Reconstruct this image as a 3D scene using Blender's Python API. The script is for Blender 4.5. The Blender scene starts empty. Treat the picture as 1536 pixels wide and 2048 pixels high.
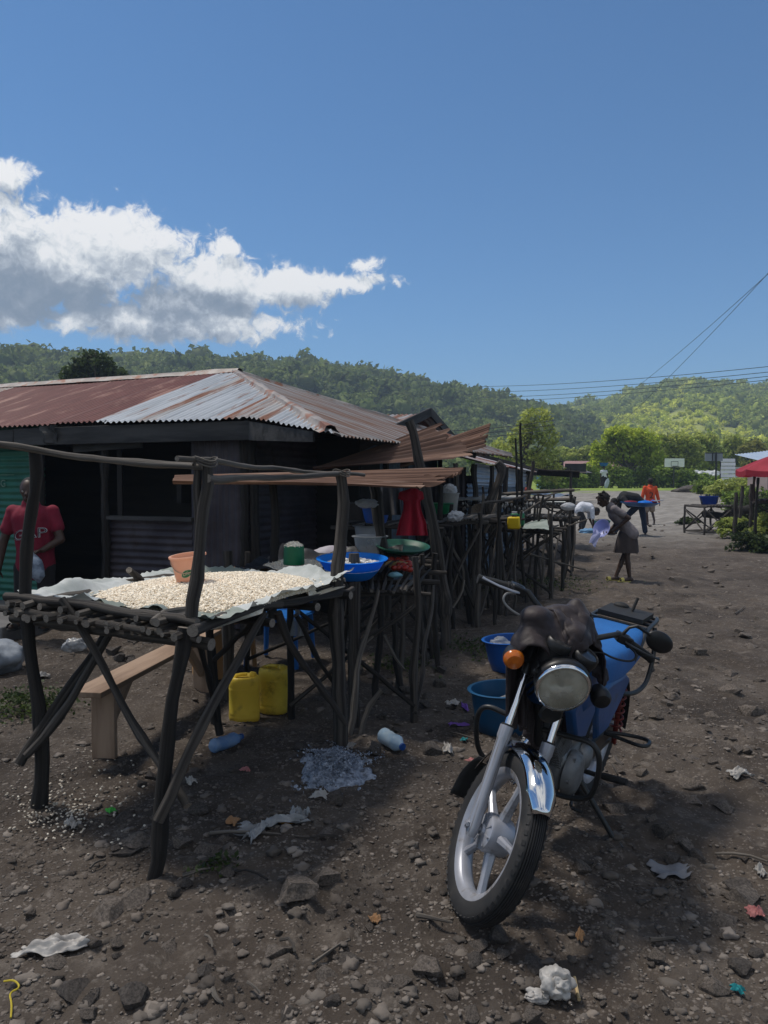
import bpy, math, random
import numpy as np
from math import radians, sin, cos, pi

# ------------------------------------------------------------------ camera, sky, sun
SC = bpy.context.scene
COL = SC.collection
CAMZ = 1.6
PITCH = math.atan(64 / 1540)          # horizon line sits at y = 960 of 2048
FPX = 1540.0
cam_d = bpy.data.cameras.new('camera'); cam = bpy.data.objects.new('camera', cam_d); COL.objects.link(cam)
cam.location = (0, 0, CAMZ); cam.rotation_euler = (pi / 2 - PITCH, 0, 0)
cam_d.sensor_fit = 'VERTICAL'; cam_d.sensor_height = 36; cam_d.sensor_width = 27; cam_d.lens = 36 * FPX / 2048
cam_d.clip_start = 0.05; cam_d.clip_end = 5000
SC.camera = cam
SC.view_settings.view_transform = 'Standard'; SC.view_settings.look = 'None'
SC.view_settings.gamma = 1.0; SC.view_settings.exposure = 0.0
SC.cycles.max_bounces = 6; SC.cycles.diffuse_bounces = 4; SC.cycles.glossy_bounces = 3
SC.cycles.transmission_bounces = 4; SC.cycles.transparent_max_bounces = 8; SC.cycles.volume_bounces = 0
SC.cycles.caustics_reflective = False; SC.cycles.caustics_refractive = False

SUN = np.array([-0.42, 0.24, 1.0]); SUN /= np.linalg.norm(SUN)
sl = bpy.data.lights.new('sun', 'SUN'); sl.energy = 3.3; sl.angle = radians(9.0); sl.color = (1.0, 0.93, 0.84)
so = bpy.data.objects.new('sun', sl); COL.objects.link(so)
import mathutils
so.rotation_euler = mathutils.Vector(SUN).to_track_quat('Z', 'Y').to_euler(); so.location = (-20, 16, 50)

W_ = bpy.data.worlds.new('World'); SC.world = W_; W_.use_nodes = True
def build_world():
    nt = W_.node_tree; nd = nt.nodes; ln = nt.links; nd.clear()
    def N(t, **k):
        n = nd.new(t)
        for a, b in k.items(): setattr(n, a, b)
        return n
    def M(op, a, b=None, c=None, clamp=False):
        n = N('ShaderNodeMath', operation=op); n.use_clamp = clamp
        for i, v in enumerate((a, b, c)):
            if v is None: continue
            if isinstance(v, (int, float)): n.inputs[i].default_value = v
            else: ln.new(v, n.inputs[i])
        return n.outputs[0]
    out = N('ShaderNodeOutputWorld'); bg = N('ShaderNodeBackground'); ln.new(bg.outputs[0], out.inputs[0])
    sky = N('ShaderNodeTexSky', sky_type='NISHITA', sun_disc=False)
    sky.sun_elevation = math.asin(SUN[2]); sky.sun_rotation = math.atan2(SUN[0], SUN[1])
    sky.altitude = 1200; sky.air_density = 1.0; sky.dust_density = 0.6; sky.ozone_density = 1.5
    STR = 0.098
    bg.inputs['Strength'].default_value = STR
    tc = N('ShaderNodeTexCoord'); sp = N('ShaderNodeSeparateXYZ'); ln.new(tc.outputs['Generated'], sp.inputs[0])
    az = M('ARCTAN2', sp.outputs[0], sp.outputs[1]); el = M('ARCSINE', sp.outputs[2])
    # cloud masses: azimuth, elevation, half widths (degrees)
    def deg(px, py): return (math.degrees(math.atan((px - 768) / FPX)), math.degrees(math.atan((945 - py) / FPX) * 0.985))
    blobs = [(250, 500, 118, 52, 1.65), (90, 565, 170, 66, 1.7), (-150, 550, 250, 88, 1.7), (430, 560, 112, 52, 1.5), (570, 562, 105, 34, 1.4), (690, 552, 80, 22, 1.2),
             (790, 548, 110, 34, .22), (615, 475, 150, 80, .0), (745, 480, 90, 80, -.06), (15, 392, 55, 30, 1.3), (300, 640, 260, 34, 1.5), (370, 600, 130, 36, 1.4), (450, 490, 60, 34, 1.0), (720, 515, 60, 24, .7)]
    shade = [(60, 610, 300, 80, 1.25), (330, 615, 200, 60, 1.25), (-120, 570, 230, 100, 1.25), (480, 610, 90, 24, 1.25)]
    def field(A, E, bl):
        acc = None
        for px, py, w, h, wt in bl:
            a, e = deg(px, py); wa = math.degrees(w / FPX); ha = math.degrees(h / FPX)
            da = M('MULTIPLY', M('SUBTRACT', A, radians(a)), 1 / radians(wa)); de = M('MULTIPLY', M('SUBTRACT', E, radians(e)), 1 / radians(ha))
            r = M('SQRT', M('ADD', M('MULTIPLY', da, da), M('MULTIPLY', de, de)))
            v = M('SUBTRACT', wt, r)
            acc = v if acc is None else M('SMOOTH_MAX', acc, v, 0.25)
        return acc
    def noise(A, E, scale, det, rough, seed, dist=0.0):
        cb = N('ShaderNodeCombineXYZ'); ln.new(A, cb.inputs[0]); ln.new(E, cb.inputs[1]); cb.inputs[2].default_value = seed
        n = N('ShaderNodeTexNoise'); ln.new(cb.outputs[0], n.inputs['Vector'])
        n.inputs['Scale'].default_value = scale; n.inputs['Detail'].default_value = det; n.inputs['Roughness'].default_value = rough
        n.inputs['Distortion'].default_value = dist
        return n.outputs['Fac']
    def dens(A, E):
        f = field(A, E, blobs)
        n1 = M('SUBTRACT', noise(A, E, 13, 7, 0.56, 3.1, 0.35), 0.5); n2 = M('SUBTRACT', noise(A, E, 48, 7, 0.64, 7.7, 0.7), 0.5)
        return M('ADD', f, M('ADD', M('MULTIPLY', n1, 2.2), M('MULTIPLY', n2, 2.0)))
    d0 = dens(az, el)
    d1 = dens(M('SUBTRACT', az, 0.006), M('ADD', el, 0.018))
    alpha = N('ShaderNodeMapRange', interpolation_type='SMOOTHERSTEP'); ln.new(d0, alpha.inputs[0])
    alpha.inputs[1].default_value = 0.10; alpha.inputs[2].default_value = 0.75
    # what thickens towards the sun darkens
    sh = M('MULTIPLY', M('SUBTRACT', d0, d1), 0.5)
    fs = N('ShaderNodeMapRange', interpolation_type='SMOOTHERSTEP')
    ln.new(M('ADD', field(az, el, shade), M('MULTIPLY', M('SUBTRACT', noise(az, el, 15, 6, 0.55, 11.0, 0.3), 0.5), 2.4)), fs.inputs[0])
    fs.inputs[1].default_value = 0.15; fs.inputs[2].default_value = 1.0
    lit = M('SUBTRACT', M('ADD', 0.82, sh), M('MULTIPLY', fs.outputs[0], 0.60), clamp=True)
    rp = N('ShaderNodeValToRGB'); ln.new(lit, rp.inputs[0]); cr = rp.color_ramp
    k = 1 / STR
    cr.elements[0].position = 0.0; cr.elements[0].color = (0.22, 0.28, 0.36, 1)
    cr.elements[1].position = 1.0; cr.elements[1].color = (1.0, 1.0, 1.0, 1)
    e = cr.elements.new(0.3); e.color = (0.29, 0.345, 0.42, 1)
    e = cr.elements.new(0.62); e.color = (0.55, 0.60, 0.66, 1)
    e = cr.elements.new(0.85); e.color = (0.85, 0.88, 0.90, 1)
    sc = N('ShaderNodeVectorMath', operation='SCALE'); ln.new(rp.outputs[0], sc.inputs[0]); sc.inputs['Scale'].default_value = k * 1.0
    tint = N('ShaderNodeMix', data_type='RGBA', blend_type='MULTIPLY'); tint.inputs[0].default_value = 1.0
    ln.new(sky.outputs[0], tint.inputs[6]); tint.inputs[7].default_value = SKYTINT
    # broken white cloud added overhead and behind, out of view, to lift the shade
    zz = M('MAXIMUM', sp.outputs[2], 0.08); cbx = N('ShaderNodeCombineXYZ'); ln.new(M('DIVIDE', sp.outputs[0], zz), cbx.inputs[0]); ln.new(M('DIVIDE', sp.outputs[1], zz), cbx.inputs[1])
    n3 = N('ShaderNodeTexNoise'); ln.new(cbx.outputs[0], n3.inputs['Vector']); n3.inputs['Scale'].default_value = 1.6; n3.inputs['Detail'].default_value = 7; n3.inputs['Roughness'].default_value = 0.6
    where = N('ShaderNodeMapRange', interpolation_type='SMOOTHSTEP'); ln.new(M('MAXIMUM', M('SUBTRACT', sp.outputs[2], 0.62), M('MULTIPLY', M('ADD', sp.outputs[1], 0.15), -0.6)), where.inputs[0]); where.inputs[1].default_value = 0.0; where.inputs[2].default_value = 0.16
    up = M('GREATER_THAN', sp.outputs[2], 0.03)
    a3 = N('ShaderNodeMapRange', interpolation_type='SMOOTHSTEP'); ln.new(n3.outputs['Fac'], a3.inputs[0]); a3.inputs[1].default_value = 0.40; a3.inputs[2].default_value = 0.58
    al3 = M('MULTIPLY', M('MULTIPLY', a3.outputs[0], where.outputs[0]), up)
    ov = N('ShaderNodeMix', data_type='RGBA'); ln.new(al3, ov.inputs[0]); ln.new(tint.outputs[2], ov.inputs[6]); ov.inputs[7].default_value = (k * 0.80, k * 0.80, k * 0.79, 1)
    mx = N('ShaderNodeMix', data_type='RGBA'); ln.new(alpha.outputs[0], mx.inputs[0])
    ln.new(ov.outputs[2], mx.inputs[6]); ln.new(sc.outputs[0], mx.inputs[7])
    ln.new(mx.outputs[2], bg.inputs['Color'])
SKYTINT = (0.58, 0.93, 1.16, 1)
build_world()

# ------------------------------------------------------------------ helpers
def rng(s): return np.random.default_rng(s)
_pr = rng(77).permutation(256); _pv = rng(78).uniform(-1, 1, 256)
def vnoise(P):
    P = np.asarray(P, float); i = np.floor(P).astype(int); f = P - i; u = f * f * (3 - 2 * f)
    def h(dx, dy, dz): return _pv[_pr[(_pr[(_pr[(i[:, 0] + dx) & 255] + i[:, 1] + dy) & 255] + i[:, 2] + dz) & 255]]
    x00 = h(0,0,0) + u[:,0]*(h(1,0,0)-h(0,0,0)); x10 = h(0,1,0) + u[:,0]*(h(1,1,0)-h(0,1,0))
    x01 = h(0,0,1) + u[:,0]*(h(1,0,1)-h(0,0,1)); x11 = h(0,1,1) + u[:,0]*(h(1,1,1)-h(0,1,1))
    y0 = x00 + u[:,1]*(x10-x00); y1 = x01 + u[:,1]*(x11-x01)
    return y0 + u[:,2]*(y1-y0)
def fbm(P, o=4, g=0.5):
    P = np.asarray(P, float); s = 0; a = 1.0; t = 0
    for k in range(o): s = s + a * vnoise(P * 2**k + 13.7 * k); t += a; a *= g
    return s / t
def sst(a, b, x): t = np.clip((np.asarray(x, float) - a) / (b - a), 0, 1); return t * t * (3 - 2 * t)

_f = np.array([0, cos(PITCH), -sin(PITCH)]); _u = np.array([0, sin(PITCH), cos(PITCH)]); _r = np.array([1., 0, 0])
def ray(px, py): return _f + _r * (px - 768) / FPX + _u * (1024 - py) / FPX
def W(px, py, d): return np.array([0, 0, CAMZ]) + d * ray(px, py)           # a point d metres ahead of where the photographer stood
def HZ(px, py, z):                                                           # where the sight line meets height z
    r = ray(px, py); return np.array([0, 0, CAMZ]) + r * ((z - CAMZ) / r[2])
def gz0(x, y):
    x = np.asarray(x, float); y = np.asarray(y, float)
    z = 0.92 * sst(30, 53, y) + 0.35 * sst(7.5, 12, x - 0.02 * y) * sst(14, 19, y) * (1 - sst(40, 60, y))
    z = z + 0.6 * sst(60, 110, y)
    return z
def gz(x, y):
    x = np.asarray(x, float); y = np.asarray(y, float); sh = x.shape
    P = np.stack([x.ravel(), y.ravel(), np.zeros(x.size)], 1)
    n = 0.035 * fbm(P * 0.8 + 5, 3); R = np.hypot(P[:,0], P[:,1]); near = 1 - sst(14, 45, R)
    a = 0.022 * fbm(P * 3.1 + 3, 3); cl = fbm(P * 9 + 9, 3); a = a + 0.022 * np.where(cl > 0, cl, cl * 0.4)
    bl = 1 - np.abs(fbm(P * 4.3 + 31, 3)) * 3.2; a = a + 0.030 * np.clip(bl, 0, 1) ** 2 * sst(-.1, .35, fbm(P * 0.9 + 17, 2))
    a = a + 0.008 * vnoise(P * 24) * (1 - sst(6, 12, R)); path = sst(0.2, 1.4, P[:,0] - 0.34 * P[:,1] + 0.2); rut = 1 - np.abs(fbm(np.stack([P[:,0] * 1.1 - P[:,1] * .35, P[:,1] * .55, P[:,0] * 0 + 4], 1), 4)) * 2.6; n = n + .055 * np.clip(rut, 0, 1) * sst(4, 8, R) * (1 - sst(30, 45, R))     # the trodden road is smoother
    n = n + a * near * (1.15 - 0.45 * path) + (1 - near) * 0.05 * fbm(P * 0.25, 3)
    return gz0(x, y) + n.reshape(sh)
def G(px, py):
    p = HZ(px, py, 0.0)
    for k in range(12): p = HZ(px, py, float(gz(p[0], p[1])))
    return p
def on(x, y, dz=0.0): return np.array([x, y, float(gz(x, y)) + dz])

def rotm(axis, a):
    axis = np.array(axis, float); axis /= np.linalg.norm(axis)
    K = np.array([[0,-axis[2],axis[1]],[axis[2],0,-axis[0]],[-axis[1],axis[0],0]])
    return np.eye(3) + sin(a) * K + (1 - cos(a)) * K @ K
def rotz(a): return rotm((0,0,1), a)
def frame(d):
    d = np.array(d, float); d /= np.linalg.norm(d)
    a = np.array([0,0,1.]) if abs(d[2]) < 0.9 else np.array([1.,0,0])
    x = np.cross(a, d); x /= np.linalg.norm(x); return x, np.cross(d, x), d

def _ico(sub):
    t = (1 + 5**.5) / 2
    v = [(-1,t,0),(1,t,0),(-1,-t,0),(1,-t,0),(0,-1,t),(0,1,t),(0,-1,-t),(0,1,-t),(t,0,-1),(t,0,1),(-t,0,-1),(-t,0,1)]
    f = [(0,11,5),(0,5,1),(0,1,7),(0,7,10),(0,10,11),(1,5,9),(5,11,4),(11,10,2),(10,7,6),(7,1,8),(3,9,4),(3,4,2),(3,2,6),(3,6,8),(3,8,9),(4,9,5),(2,4,11),(6,2,10),(8,6,7),(9,8,1)]
    v = [np.array(p, float) / np.linalg.norm(p) for p in v]
    for _ in range(sub):
        c = {}; nf = []
        def mid(a, b):
            k = (min(a,b), max(a,b))
            if k not in c: m = v[a] + v[b]; v.append(m / np.linalg.norm(m)); c[k] = len(v) - 1
            return c[k]
        for a, b, d in f:
            x, y, z = mid(a,b), mid(b,d), mid(d,a); nf += [(a,x,z),(b,y,x),(d,z,y),(x,y,z)]
        f = nf
    return np.array(v), np.array(f)
ICO = [_ico(k) for k in range(5)]

class MB:
    """collects vertices, faces, a texture coordinate and a material index, and links them as one mesh object"""
    def __init__(s): s.V = []; s.F3 = []; s.F4 = []; s.T = []; s.M3 = []; s.M4 = []; s.n = 0; s.m = 0
    def add(s, V, F, tc=None, m=None):
        V = np.asarray(V, float).reshape(-1, 3); F = np.asarray(F, int)
        s.V.append(V); s.T.append(V if tc is None else np.asarray(tc, float).reshape(-1, 3))
        mi = s.m if m is None else m
        mi = np.full(len(F), mi) if np.isscalar(mi) else np.asarray(mi)
        if len(F):
            if F.shape[1] == 3: s.F3.append(F + s.n); s.M3.append(mi)
            else: s.F4.append(F + s.n); s.M4.append(mi)
        s.n += len(V); return s
    def more(s, F):                                       # extra faces on the last added vertices
        F = np.asarray(F, int); base = s.n - len(s.V[-1])
        (s.F3 if F.shape[1] == 3 else s.F4).append(F + base); (s.M3 if F.shape[1] == 3 else s.M4).append(np.full(len(F), s.m))
    def box(s, c, size, R=None):
        h = np.array(size, float) / 2
        v = np.array([[x,y,z] for x in (-1,1) for y in (-1,1) for z in (-1,1)], float) * h
        f = [(0,1,3,2),(4,6,7,5),(0,4,5,1),(2,3,7,6),(0,2,6,4),(1,5,7,3)]
        k = int(np.argmax(h)); t = v.copy(); t[:, k] *= 0.12
        off = np.array(c, float) * 3.3
        if R is not None: v = v @ np.asarray(R).T
        return s.add(v + np.array(c, float), f, t + off)
    def beam(s, a, b, w, t, up=(0,0,1)):                  # a plank from a to b, w wide, t thick
        a = np.array(a, float); b = np.array(b, float); d = b - a; L = np.linalg.norm(d); d /= L
        u = np.array(up, float); y = np.cross(u, d); y /= np.linalg.norm(y); z = np.cross(d, y)
        return s.box((a + b) / 2, (L, w, t), np.stack([d, y, z], 1))
    def tube(s, pts, r, n=8, cap=True, closed=False, flat=1.0, up=None, capm=None):
        P = np.array(pts, float); k = len(P); r = np.full(k, r) if np.isscalar(r) else np.array(r, float)
        if closed: tg = np.roll(P, -1, 0) - np.roll(P, 1, 0)
        else: tg = np.gradient(P, axis=0)
        tg /= np.linalg.norm(tg, axis=1)[:, None] + 1e-12
        x, y, _ = frame(tg[0])
        if up is not None:
            y = np.array(up, float); y = y - tg[0] * (y @ tg[0]); y /= np.linalg.norm(y); x = np.cross(y, tg[0])
        th = np.linspace(0, 2*pi, n, endpoint=False); V = []; T = []
        sl_ = 0; off = (P[0] * 7.7)
        for i in range(k):
            x = x - tg[i] * (x @ tg[i]); x /= np.linalg.norm(x); y = np.cross(tg[i], x)
            V.append(P[i] + r[i] * (np.cos(th)[:,None] * x + flat * np.sin(th)[:,None] * y))
            if i: sl_ += np.linalg.norm(P[i] - P[i-1])
            T.append(np.stack([np.cos(th) * r[i] * 7 + off[0], np.sin(th) * r[i] * 7 + off[1], np.full(n, sl_ * 0.12 + off[2])], 1))
        V = np.concatenate(V); T = np.concatenate(T); F = []
        kk = k if closed else k - 1
        for i in range(kk):
            j = (i + 1) % k
            for a in range(n):
                b = (a + 1) % n; F.append((i*n+a, i*n+b, j*n+b, j*n+a))
        if cap and not closed:
            V = np.concatenate([V, P[:1], P[-1:]]); T = np.concatenate([T, T[:1], T[-1:]])
            s.add(V, F, T)
            m0 = s.m; s.m = m0 if capm is None else capm
            s.more([((a+1) % n, a, k*n) for a in range(n)] + [((k-1)*n+a, (k-1)*n+(a+1) % n, k*n+1) for a in range(n)]); s.m = m0
        else: s.add(V, F, T)
        return s
    def stick(s, pts, r0, r1=None, seed=0, n=8, wob=0.35, step=0.09):
        """a crooked natural pole"""
        g = rng(seed); P = np.array(pts, float); r1 = r0 * 0.8 if r1 is None else r1
        L = np.r_[0, np.cumsum(np.linalg.norm(np.diff(P, axis=0), axis=1))]; m = max(4, int(L[-1] / step) + 1)
        t = np.linspace(0, L[-1], m)
        Q = np.stack([np.interp(t, L, P[:, k]) for k in range(3)], 1)
        for _ in range(2):
            if m > 4: Q[1:-1] = (Q[:-2] + 2 * Q[1:-1] + Q[2:]) / 4
        ph = g.uniform(0, 50); amp = r0 * wob
        for k in range(3):
            w = vnoise(np.stack([t * 2.6 + ph + 31 * k, np.full(m, seed % 97 * 1.37), np.full(m, 3.3 * k)], 1)) * amp * 1.6 + vnoise(np.stack([t * 8 + ph + 11 * k, np.full(m, 2.2), np.full(m, 1.3 * k)], 1)) * amp * .5
            w[0] = 0; w[-1] = 0; Q[:, k] += w
        rr = np.linspace(r0, r1, m) * (1 + 0.16 * vnoise(np.stack([t * 7 + ph, np.zeros(m), np.zeros(m)], 1)))
        for _ in range(int(L[-1] / 0.55)):
            if m > 5: rr[g.integers(1, m - 1)] *= 1.18
        return s.tube(Q, rr, n, capm=1)
    def lathe(s, prof, c=(0,0,0), R=None, n=28, a0=0.0, a1=2*pi, sq=(1, 1)):
        prof = np.array(prof, float); full = abs(a1 - a0 - 2*pi) < 1e-6
        th = np.linspace(a0, a1, n, endpoint=not full)
        V = np.stack([prof[:,0][:,None] * np.cos(th) * sq[0], prof[:,0][:,None] * np.sin(th) * sq[1], np.repeat(prof[:,1][:,None], n, 1)], 2).reshape(-1, 3)
        T = V.copy()
        if R is not None: V = V @ np.asarray(R).T
        F = []; k = len(prof)
        for i in range(k-1):
            for a in range(n if full else n-1):
                b = (a+1) % n; F.append((i*n+a, i*n+b, (i+1)*n+b, (i+1)*n+a))
        return s.add(V + np.array(c, float), F, T + np.array(c, float) * 2.1)
    def grid(s, P, tc=None, m=None, closeu=False):
        P = np.asarray(P, float); a, b = P.shape[:2]
        i = np.arange(a if closeu else a-1)[:,None]; j = np.arange(b-1)[None]
        i2 = (i + 1) % a
        F = np.stack([i*b+j, i2*b+j, i2*b+j+1, i*b+j+1], 2).reshape(-1, 4)
        return s.add(P.reshape(-1,3), F, None if tc is None else np.asarray(tc).reshape(-1,3), m)
    def ico(s, c, r, sub=2, R=None, amp=0.0, fr=1.5, seed=0):
        v, f = ICO[sub]; r = np.array([r, r, r] if np.isscalar(r) else r, float)
        k = 1 + amp * fbm(v * fr + seed * 3.17, 3) if amp else np.ones(len(v))
        V = v * k[:, None] * r
        if R is not None: V = V @ np.asarray(R).T
        return s.add(V + np.array(c, float), f, V + np.array(c, float) * 1.7)
    def cap(s, a, b, ra, rb=None, n=12):                  # a rounded tapered limb between two joints
        rb = ra if rb is None else rb; a = np.array(a, float); b = np.array(b, float)
        s.ico(a, ra, 2); s.ico(b, rb, 2); return s.tube([a, b], [ra, rb], n)
    def chain(s, pts, rs):
        for i in range(len(pts) - 1): s.cap(pts[i], pts[i+1], rs[i], rs[i+1])
        return s
    def xf(s, R, t=(0,0,0)):                              # turn and shift everything collected so far
        s.V = [v @ np.asarray(R).T + np.array(t, float) for v in s.V]; return s
    def mesh(s, name, off=(0,0,0), smooth=True, ang=40):
        me = bpy.data.meshes.new(name)
        V = np.concatenate(s.V) - np.array(off, float); T = np.concatenate(s.T)
        F3 = np.concatenate(s.F3) if s.F3 else np.zeros((0,3), int); F4 = np.concatenate(s.F4) if s.F4 else np.zeros((0,4), int)
        M_ = np.concatenate([np.concatenate(s.M3) if s.M3 else np.zeros(0,int), np.concatenate(s.M4) if s.M4 else np.zeros(0,int)])
        me.vertices.add(len(V)); me.vertices.foreach_set('co', V.ravel().astype(np.float32))
        nl = F3.size + F4.size; me.loops.add(nl); me.loops.foreach_set('vertex_index', np.r_[F3.ravel(), F4.ravel()].astype(np.int32))
        me.polygons.add(len(F3) + len(F4))
        st = np.r_[np.arange(len(F3)) * 3, len(F3) * 3 + np.arange(len(F4)) * 4]
        me.polygons.foreach_set('loop_start', st.astype(np.int32))
        me.polygons.foreach_set('material_index', M_.astype(np.int32))
        me.update(calc_edges=True)
        a = me.attributes.new('tc', 'FLOAT_VECTOR', 'POINT'); a.data.foreach_set('vector', T.ravel().astype(np.float32))
        me.validate()
        if smooth:
            me.polygons.foreach_set('use_smooth', np.ones(len(me.polygons), bool))
            if ang < 180: me.set_sharp_from_angle(angle=radians(ang))
        return me

WL = {}
def thing(name, label, cat, base, group=None):
    o = bpy.data.objects.new(name, None); COL.objects.link(o); o.empty_display_size = 0.1
    o.location = tuple(base); WL[o] = np.array(base, float); o['label'] = label; o['category'] = cat
    if group: o['group'] = group
    return o
def link(o, mats, parent, base):
    COL.objects.link(o)
    for m in (mats if isinstance(mats, (list, tuple)) else [mats]): o.data.materials.append(m)
    if parent is not None:
        o.parent = parent; o.location = tuple(np.array(base) - WL[parent])
    else: o.location = tuple(base)
    WL[o] = np.array(base, float); return o
def part(name, mb, mats, parent, label=None, smooth=True, ang=40, bevel=0, base=None, kind=None):
    base = WL[parent] if base is None else np.array(base, float)
    o = bpy.data.objects.new(name, mb if isinstance(mb, bpy.types.Mesh) else mb.mesh(name, base, smooth, ang))
    link(o, mats, parent, base)
    if label: o['label'] = label
    if kind: o['kind'] = kind
    if bevel: _bev(o, bevel)
    return o
def _bev(o, w):
    b = o.modifiers.new('bevel', 'BEVEL'); b.width = w; b.segments = 2; b.limit_method = 'ANGLE'; b.angle_limit = radians(50)
def solo(name, label, cat, mb, mats, base=None, group=None, kind=None, smooth=True, ang=40, bevel=0):
    if base is None:
        V = np.concatenate(mb.V); base = np.array([V[:,0].mean(), V[:,1].mean(), V[:,2].min()])
    o = bpy.data.objects.new(name, mb if isinstance(mb, bpy.types.Mesh) else mb.mesh(name, base, smooth, ang))
    link(o, mats, None, base)
    if label: o['label'] = label
    if cat: o['category'] = cat
    if group: o['group'] = group
    if kind: o['kind'] = kind
    if bevel: _bev(o, bevel)
    return o
def copy_tree(o, parent=None):
    c = o.copy(); COL.objects.link(c); c.parent = parent
    for ch in o.children: copy_tree(ch, c)
    return c
def melt(mb, voxel, smooth=4, disp=0.0, dscale=10.0, seed=0, fn=None):
    """fuse overlapping shapes into one continuous skin and hand it back as an MB"""
    me = mb.mesh('tmp', smooth=False); o = bpy.data.objects.new('tmp', me); COL.objects.link(o)
    r = o.modifiers.new('r', 'REMESH'); r.mode = 'VOXEL'; r.voxel_size = voxel; r.adaptivity = 0
    if smooth: q = o.modifiers.new('s', 'SMOOTH'); q.iterations = smooth; q.factor = 0.5
    dg = bpy.context.evaluated_depsgraph_get(); dg.update()
    m2 = bpy.data.meshes.new_from_object(o.evaluated_get(dg))
    V = np.zeros(len(m2.vertices) * 3); m2.vertices.foreach_get('co', V); V = V.reshape(-1, 3)
    Nn = np.zeros(len(m2.vertices) * 3); m2.vertices.foreach_get('normal', Nn); Nn = Nn.reshape(-1, 3)
    F3 = [p.vertices[:] for p in m2.polygons if len(p.vertices) == 3]; F4 = [p.vertices[:] for p in m2.polygons if len(p.vertices) == 4]
    bpy.data.objects.remove(o); bpy.data.meshes.remove(me); bpy.data.meshes.remove(m2)
    if disp: V = V + Nn * (disp * fbm(V * dscale + seed * 5.1, 3))[:, None]
    if fn is not None: V = fn(V, Nn)
    b = MB(); b.add(V, F4 if F4 else np.zeros((0,4), int))
    if F3: b.more(F3)
    return b

# ------------------------------------------------------------------ materials
def mat(name, c1, c2=None, scale=6.0, detail=5, lo=0.35, hi=0.65, c3=None, s3=3.0, lo3=0.55, hi3=0.7, rough=0.75, rough2=None, metal=0.0,
        bump=0.0, bscale=None, bdist=0.01, coord='tc', stretch=(1,1,1), spec=0.35, isl=0.0, transl=0.0, alpha=1.0, trans=0.0, coat=0.0, wave=None, dist=0.0, sheen=0.0):
    m = bpy.data.materials.new(name); m.use_nodes = True; nt = m.node_tree; nd = nt.nodes; ln = nt.links
    b = nd['Principled BSDF']; out = nd['Material Output']
    c1 = (*c1, 1); c2 = (*(c2 if c2 is not None else c1[:3]), 1)
    if coord == 'tc': a = nd.new('ShaderNodeAttribute'); a.attribute_name = 'tc'; src = a.outputs['Vector']
    else: a = nd.new('ShaderNodeTexCoord'); src = a.outputs['Object' if coord == 'obj' else 'Generated']
    mp = nd.new('ShaderNodeMapping'); mp.inputs['Scale'].default_value = stretch; ln.new(src, mp.inputs[0])
    def noise(sc, det=detail, rg=0.6):
        n = nd.new('ShaderNodeTexNoise'); n.inputs['Scale'].default_value = sc; n.inputs['Detail'].default_value = det
        n.inputs['Roughness'].default_value = rg; n.inputs['Distortion'].default_value = dist; ln.new(mp.outputs[0], n.inputs['Vector']); return n.outputs['Fac']
    def mr(x, a, bb):
        r = nd.new('ShaderNodeMapRange'); r.interpolation_type = 'SMOOTHSTEP'; ln.new(x, r.inputs[0]); r.inputs[1].default_value = a; r.inputs[2].default_value = bb; return r.outputs[0]
    def mix(f, A, B):
        x = nd.new('ShaderNodeMix'); x.data_type = 'RGBA'; ln.new(f, x.inputs[0])
        for k, v in ((6, A), (7, B)):
            if isinstance(v, tuple): x.inputs[k].default_value = v
            else: ln.new(v, x.inputs[k])
        return x.outputs[2]
    f1 = mr(noise(scale), lo, hi); col = mix(f1, c1, c2)
    if c3 is not None:
        f3 = mr(noise(s3, 6, 0.62), lo3, hi3); col = mix(f3, col, (*c3, 1))
    if isl:
        g = nd.new('ShaderNodeNewGeometry'); r = nd.new('ShaderNodeMapRange'); ln.new(g.outputs['Random Per Island'], r.inputs[0])
        r.inputs[3].default_value = 1 - isl; r.inputs[4].default_value = 1 + isl
        s_ = nd.new('ShaderNodeVectorMath'); s_.operation = 'SCALE'; ln.new(col, s_.inputs[0]); ln.new(r.outputs[0], s_.inputs['Scale']); col = s_.outputs[0]
    ln.new(col, b.inputs['Base Color'])
    if rough2 is not None:
        r = nd.new('ShaderNodeMapRange'); ln.new(f1 if c3 is None else f3, r.inputs[0]); r.inputs[3].default_value = rough; r.inputs[4].default_value = rough2; ln.new(r.outputs[0], b.inputs['Roughness'])
    else: b.inputs['Roughness'].default_value = rough
    b.inputs['Metallic'].default_value = metal; b.inputs['Specular IOR Level'].default_value = spec
    b.inputs['Coat Weight'].default_value = coat; b.inputs['Transmission Weight'].default_value = trans; b.inputs['Alpha'].default_value = alpha
    b.inputs['Sheen Weight'].default_value = sheen
    if bump:
        bp = nd.new('ShaderNodeBump'); bp.inputs['Strength'].default_value = bump; bp.inputs['Distance'].default_value = bdist
        ln.new(noise(bscale or scale * 3, 6, 0.65), bp.inputs['Height']); ln.new(bp.outputs[0], b.inputs['Normal'])
    if transl:
        t = nd.new('ShaderNodeBsdfTranslucent'); ln.new(col, t.inputs['Color']); ms = nd.new('ShaderNodeMixShader'); ms.inputs[0].default_value = transl
        ln.new(b.outputs[0], ms.inputs[1]); ln.new(t.outputs[0], ms.inputs[2]); ln.new(ms.outputs[0], out.inputs[0])
    return m
def plain(name, c, **k): return mat(name, c, tuple(x * 0.82 for x in c), **k)

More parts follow.
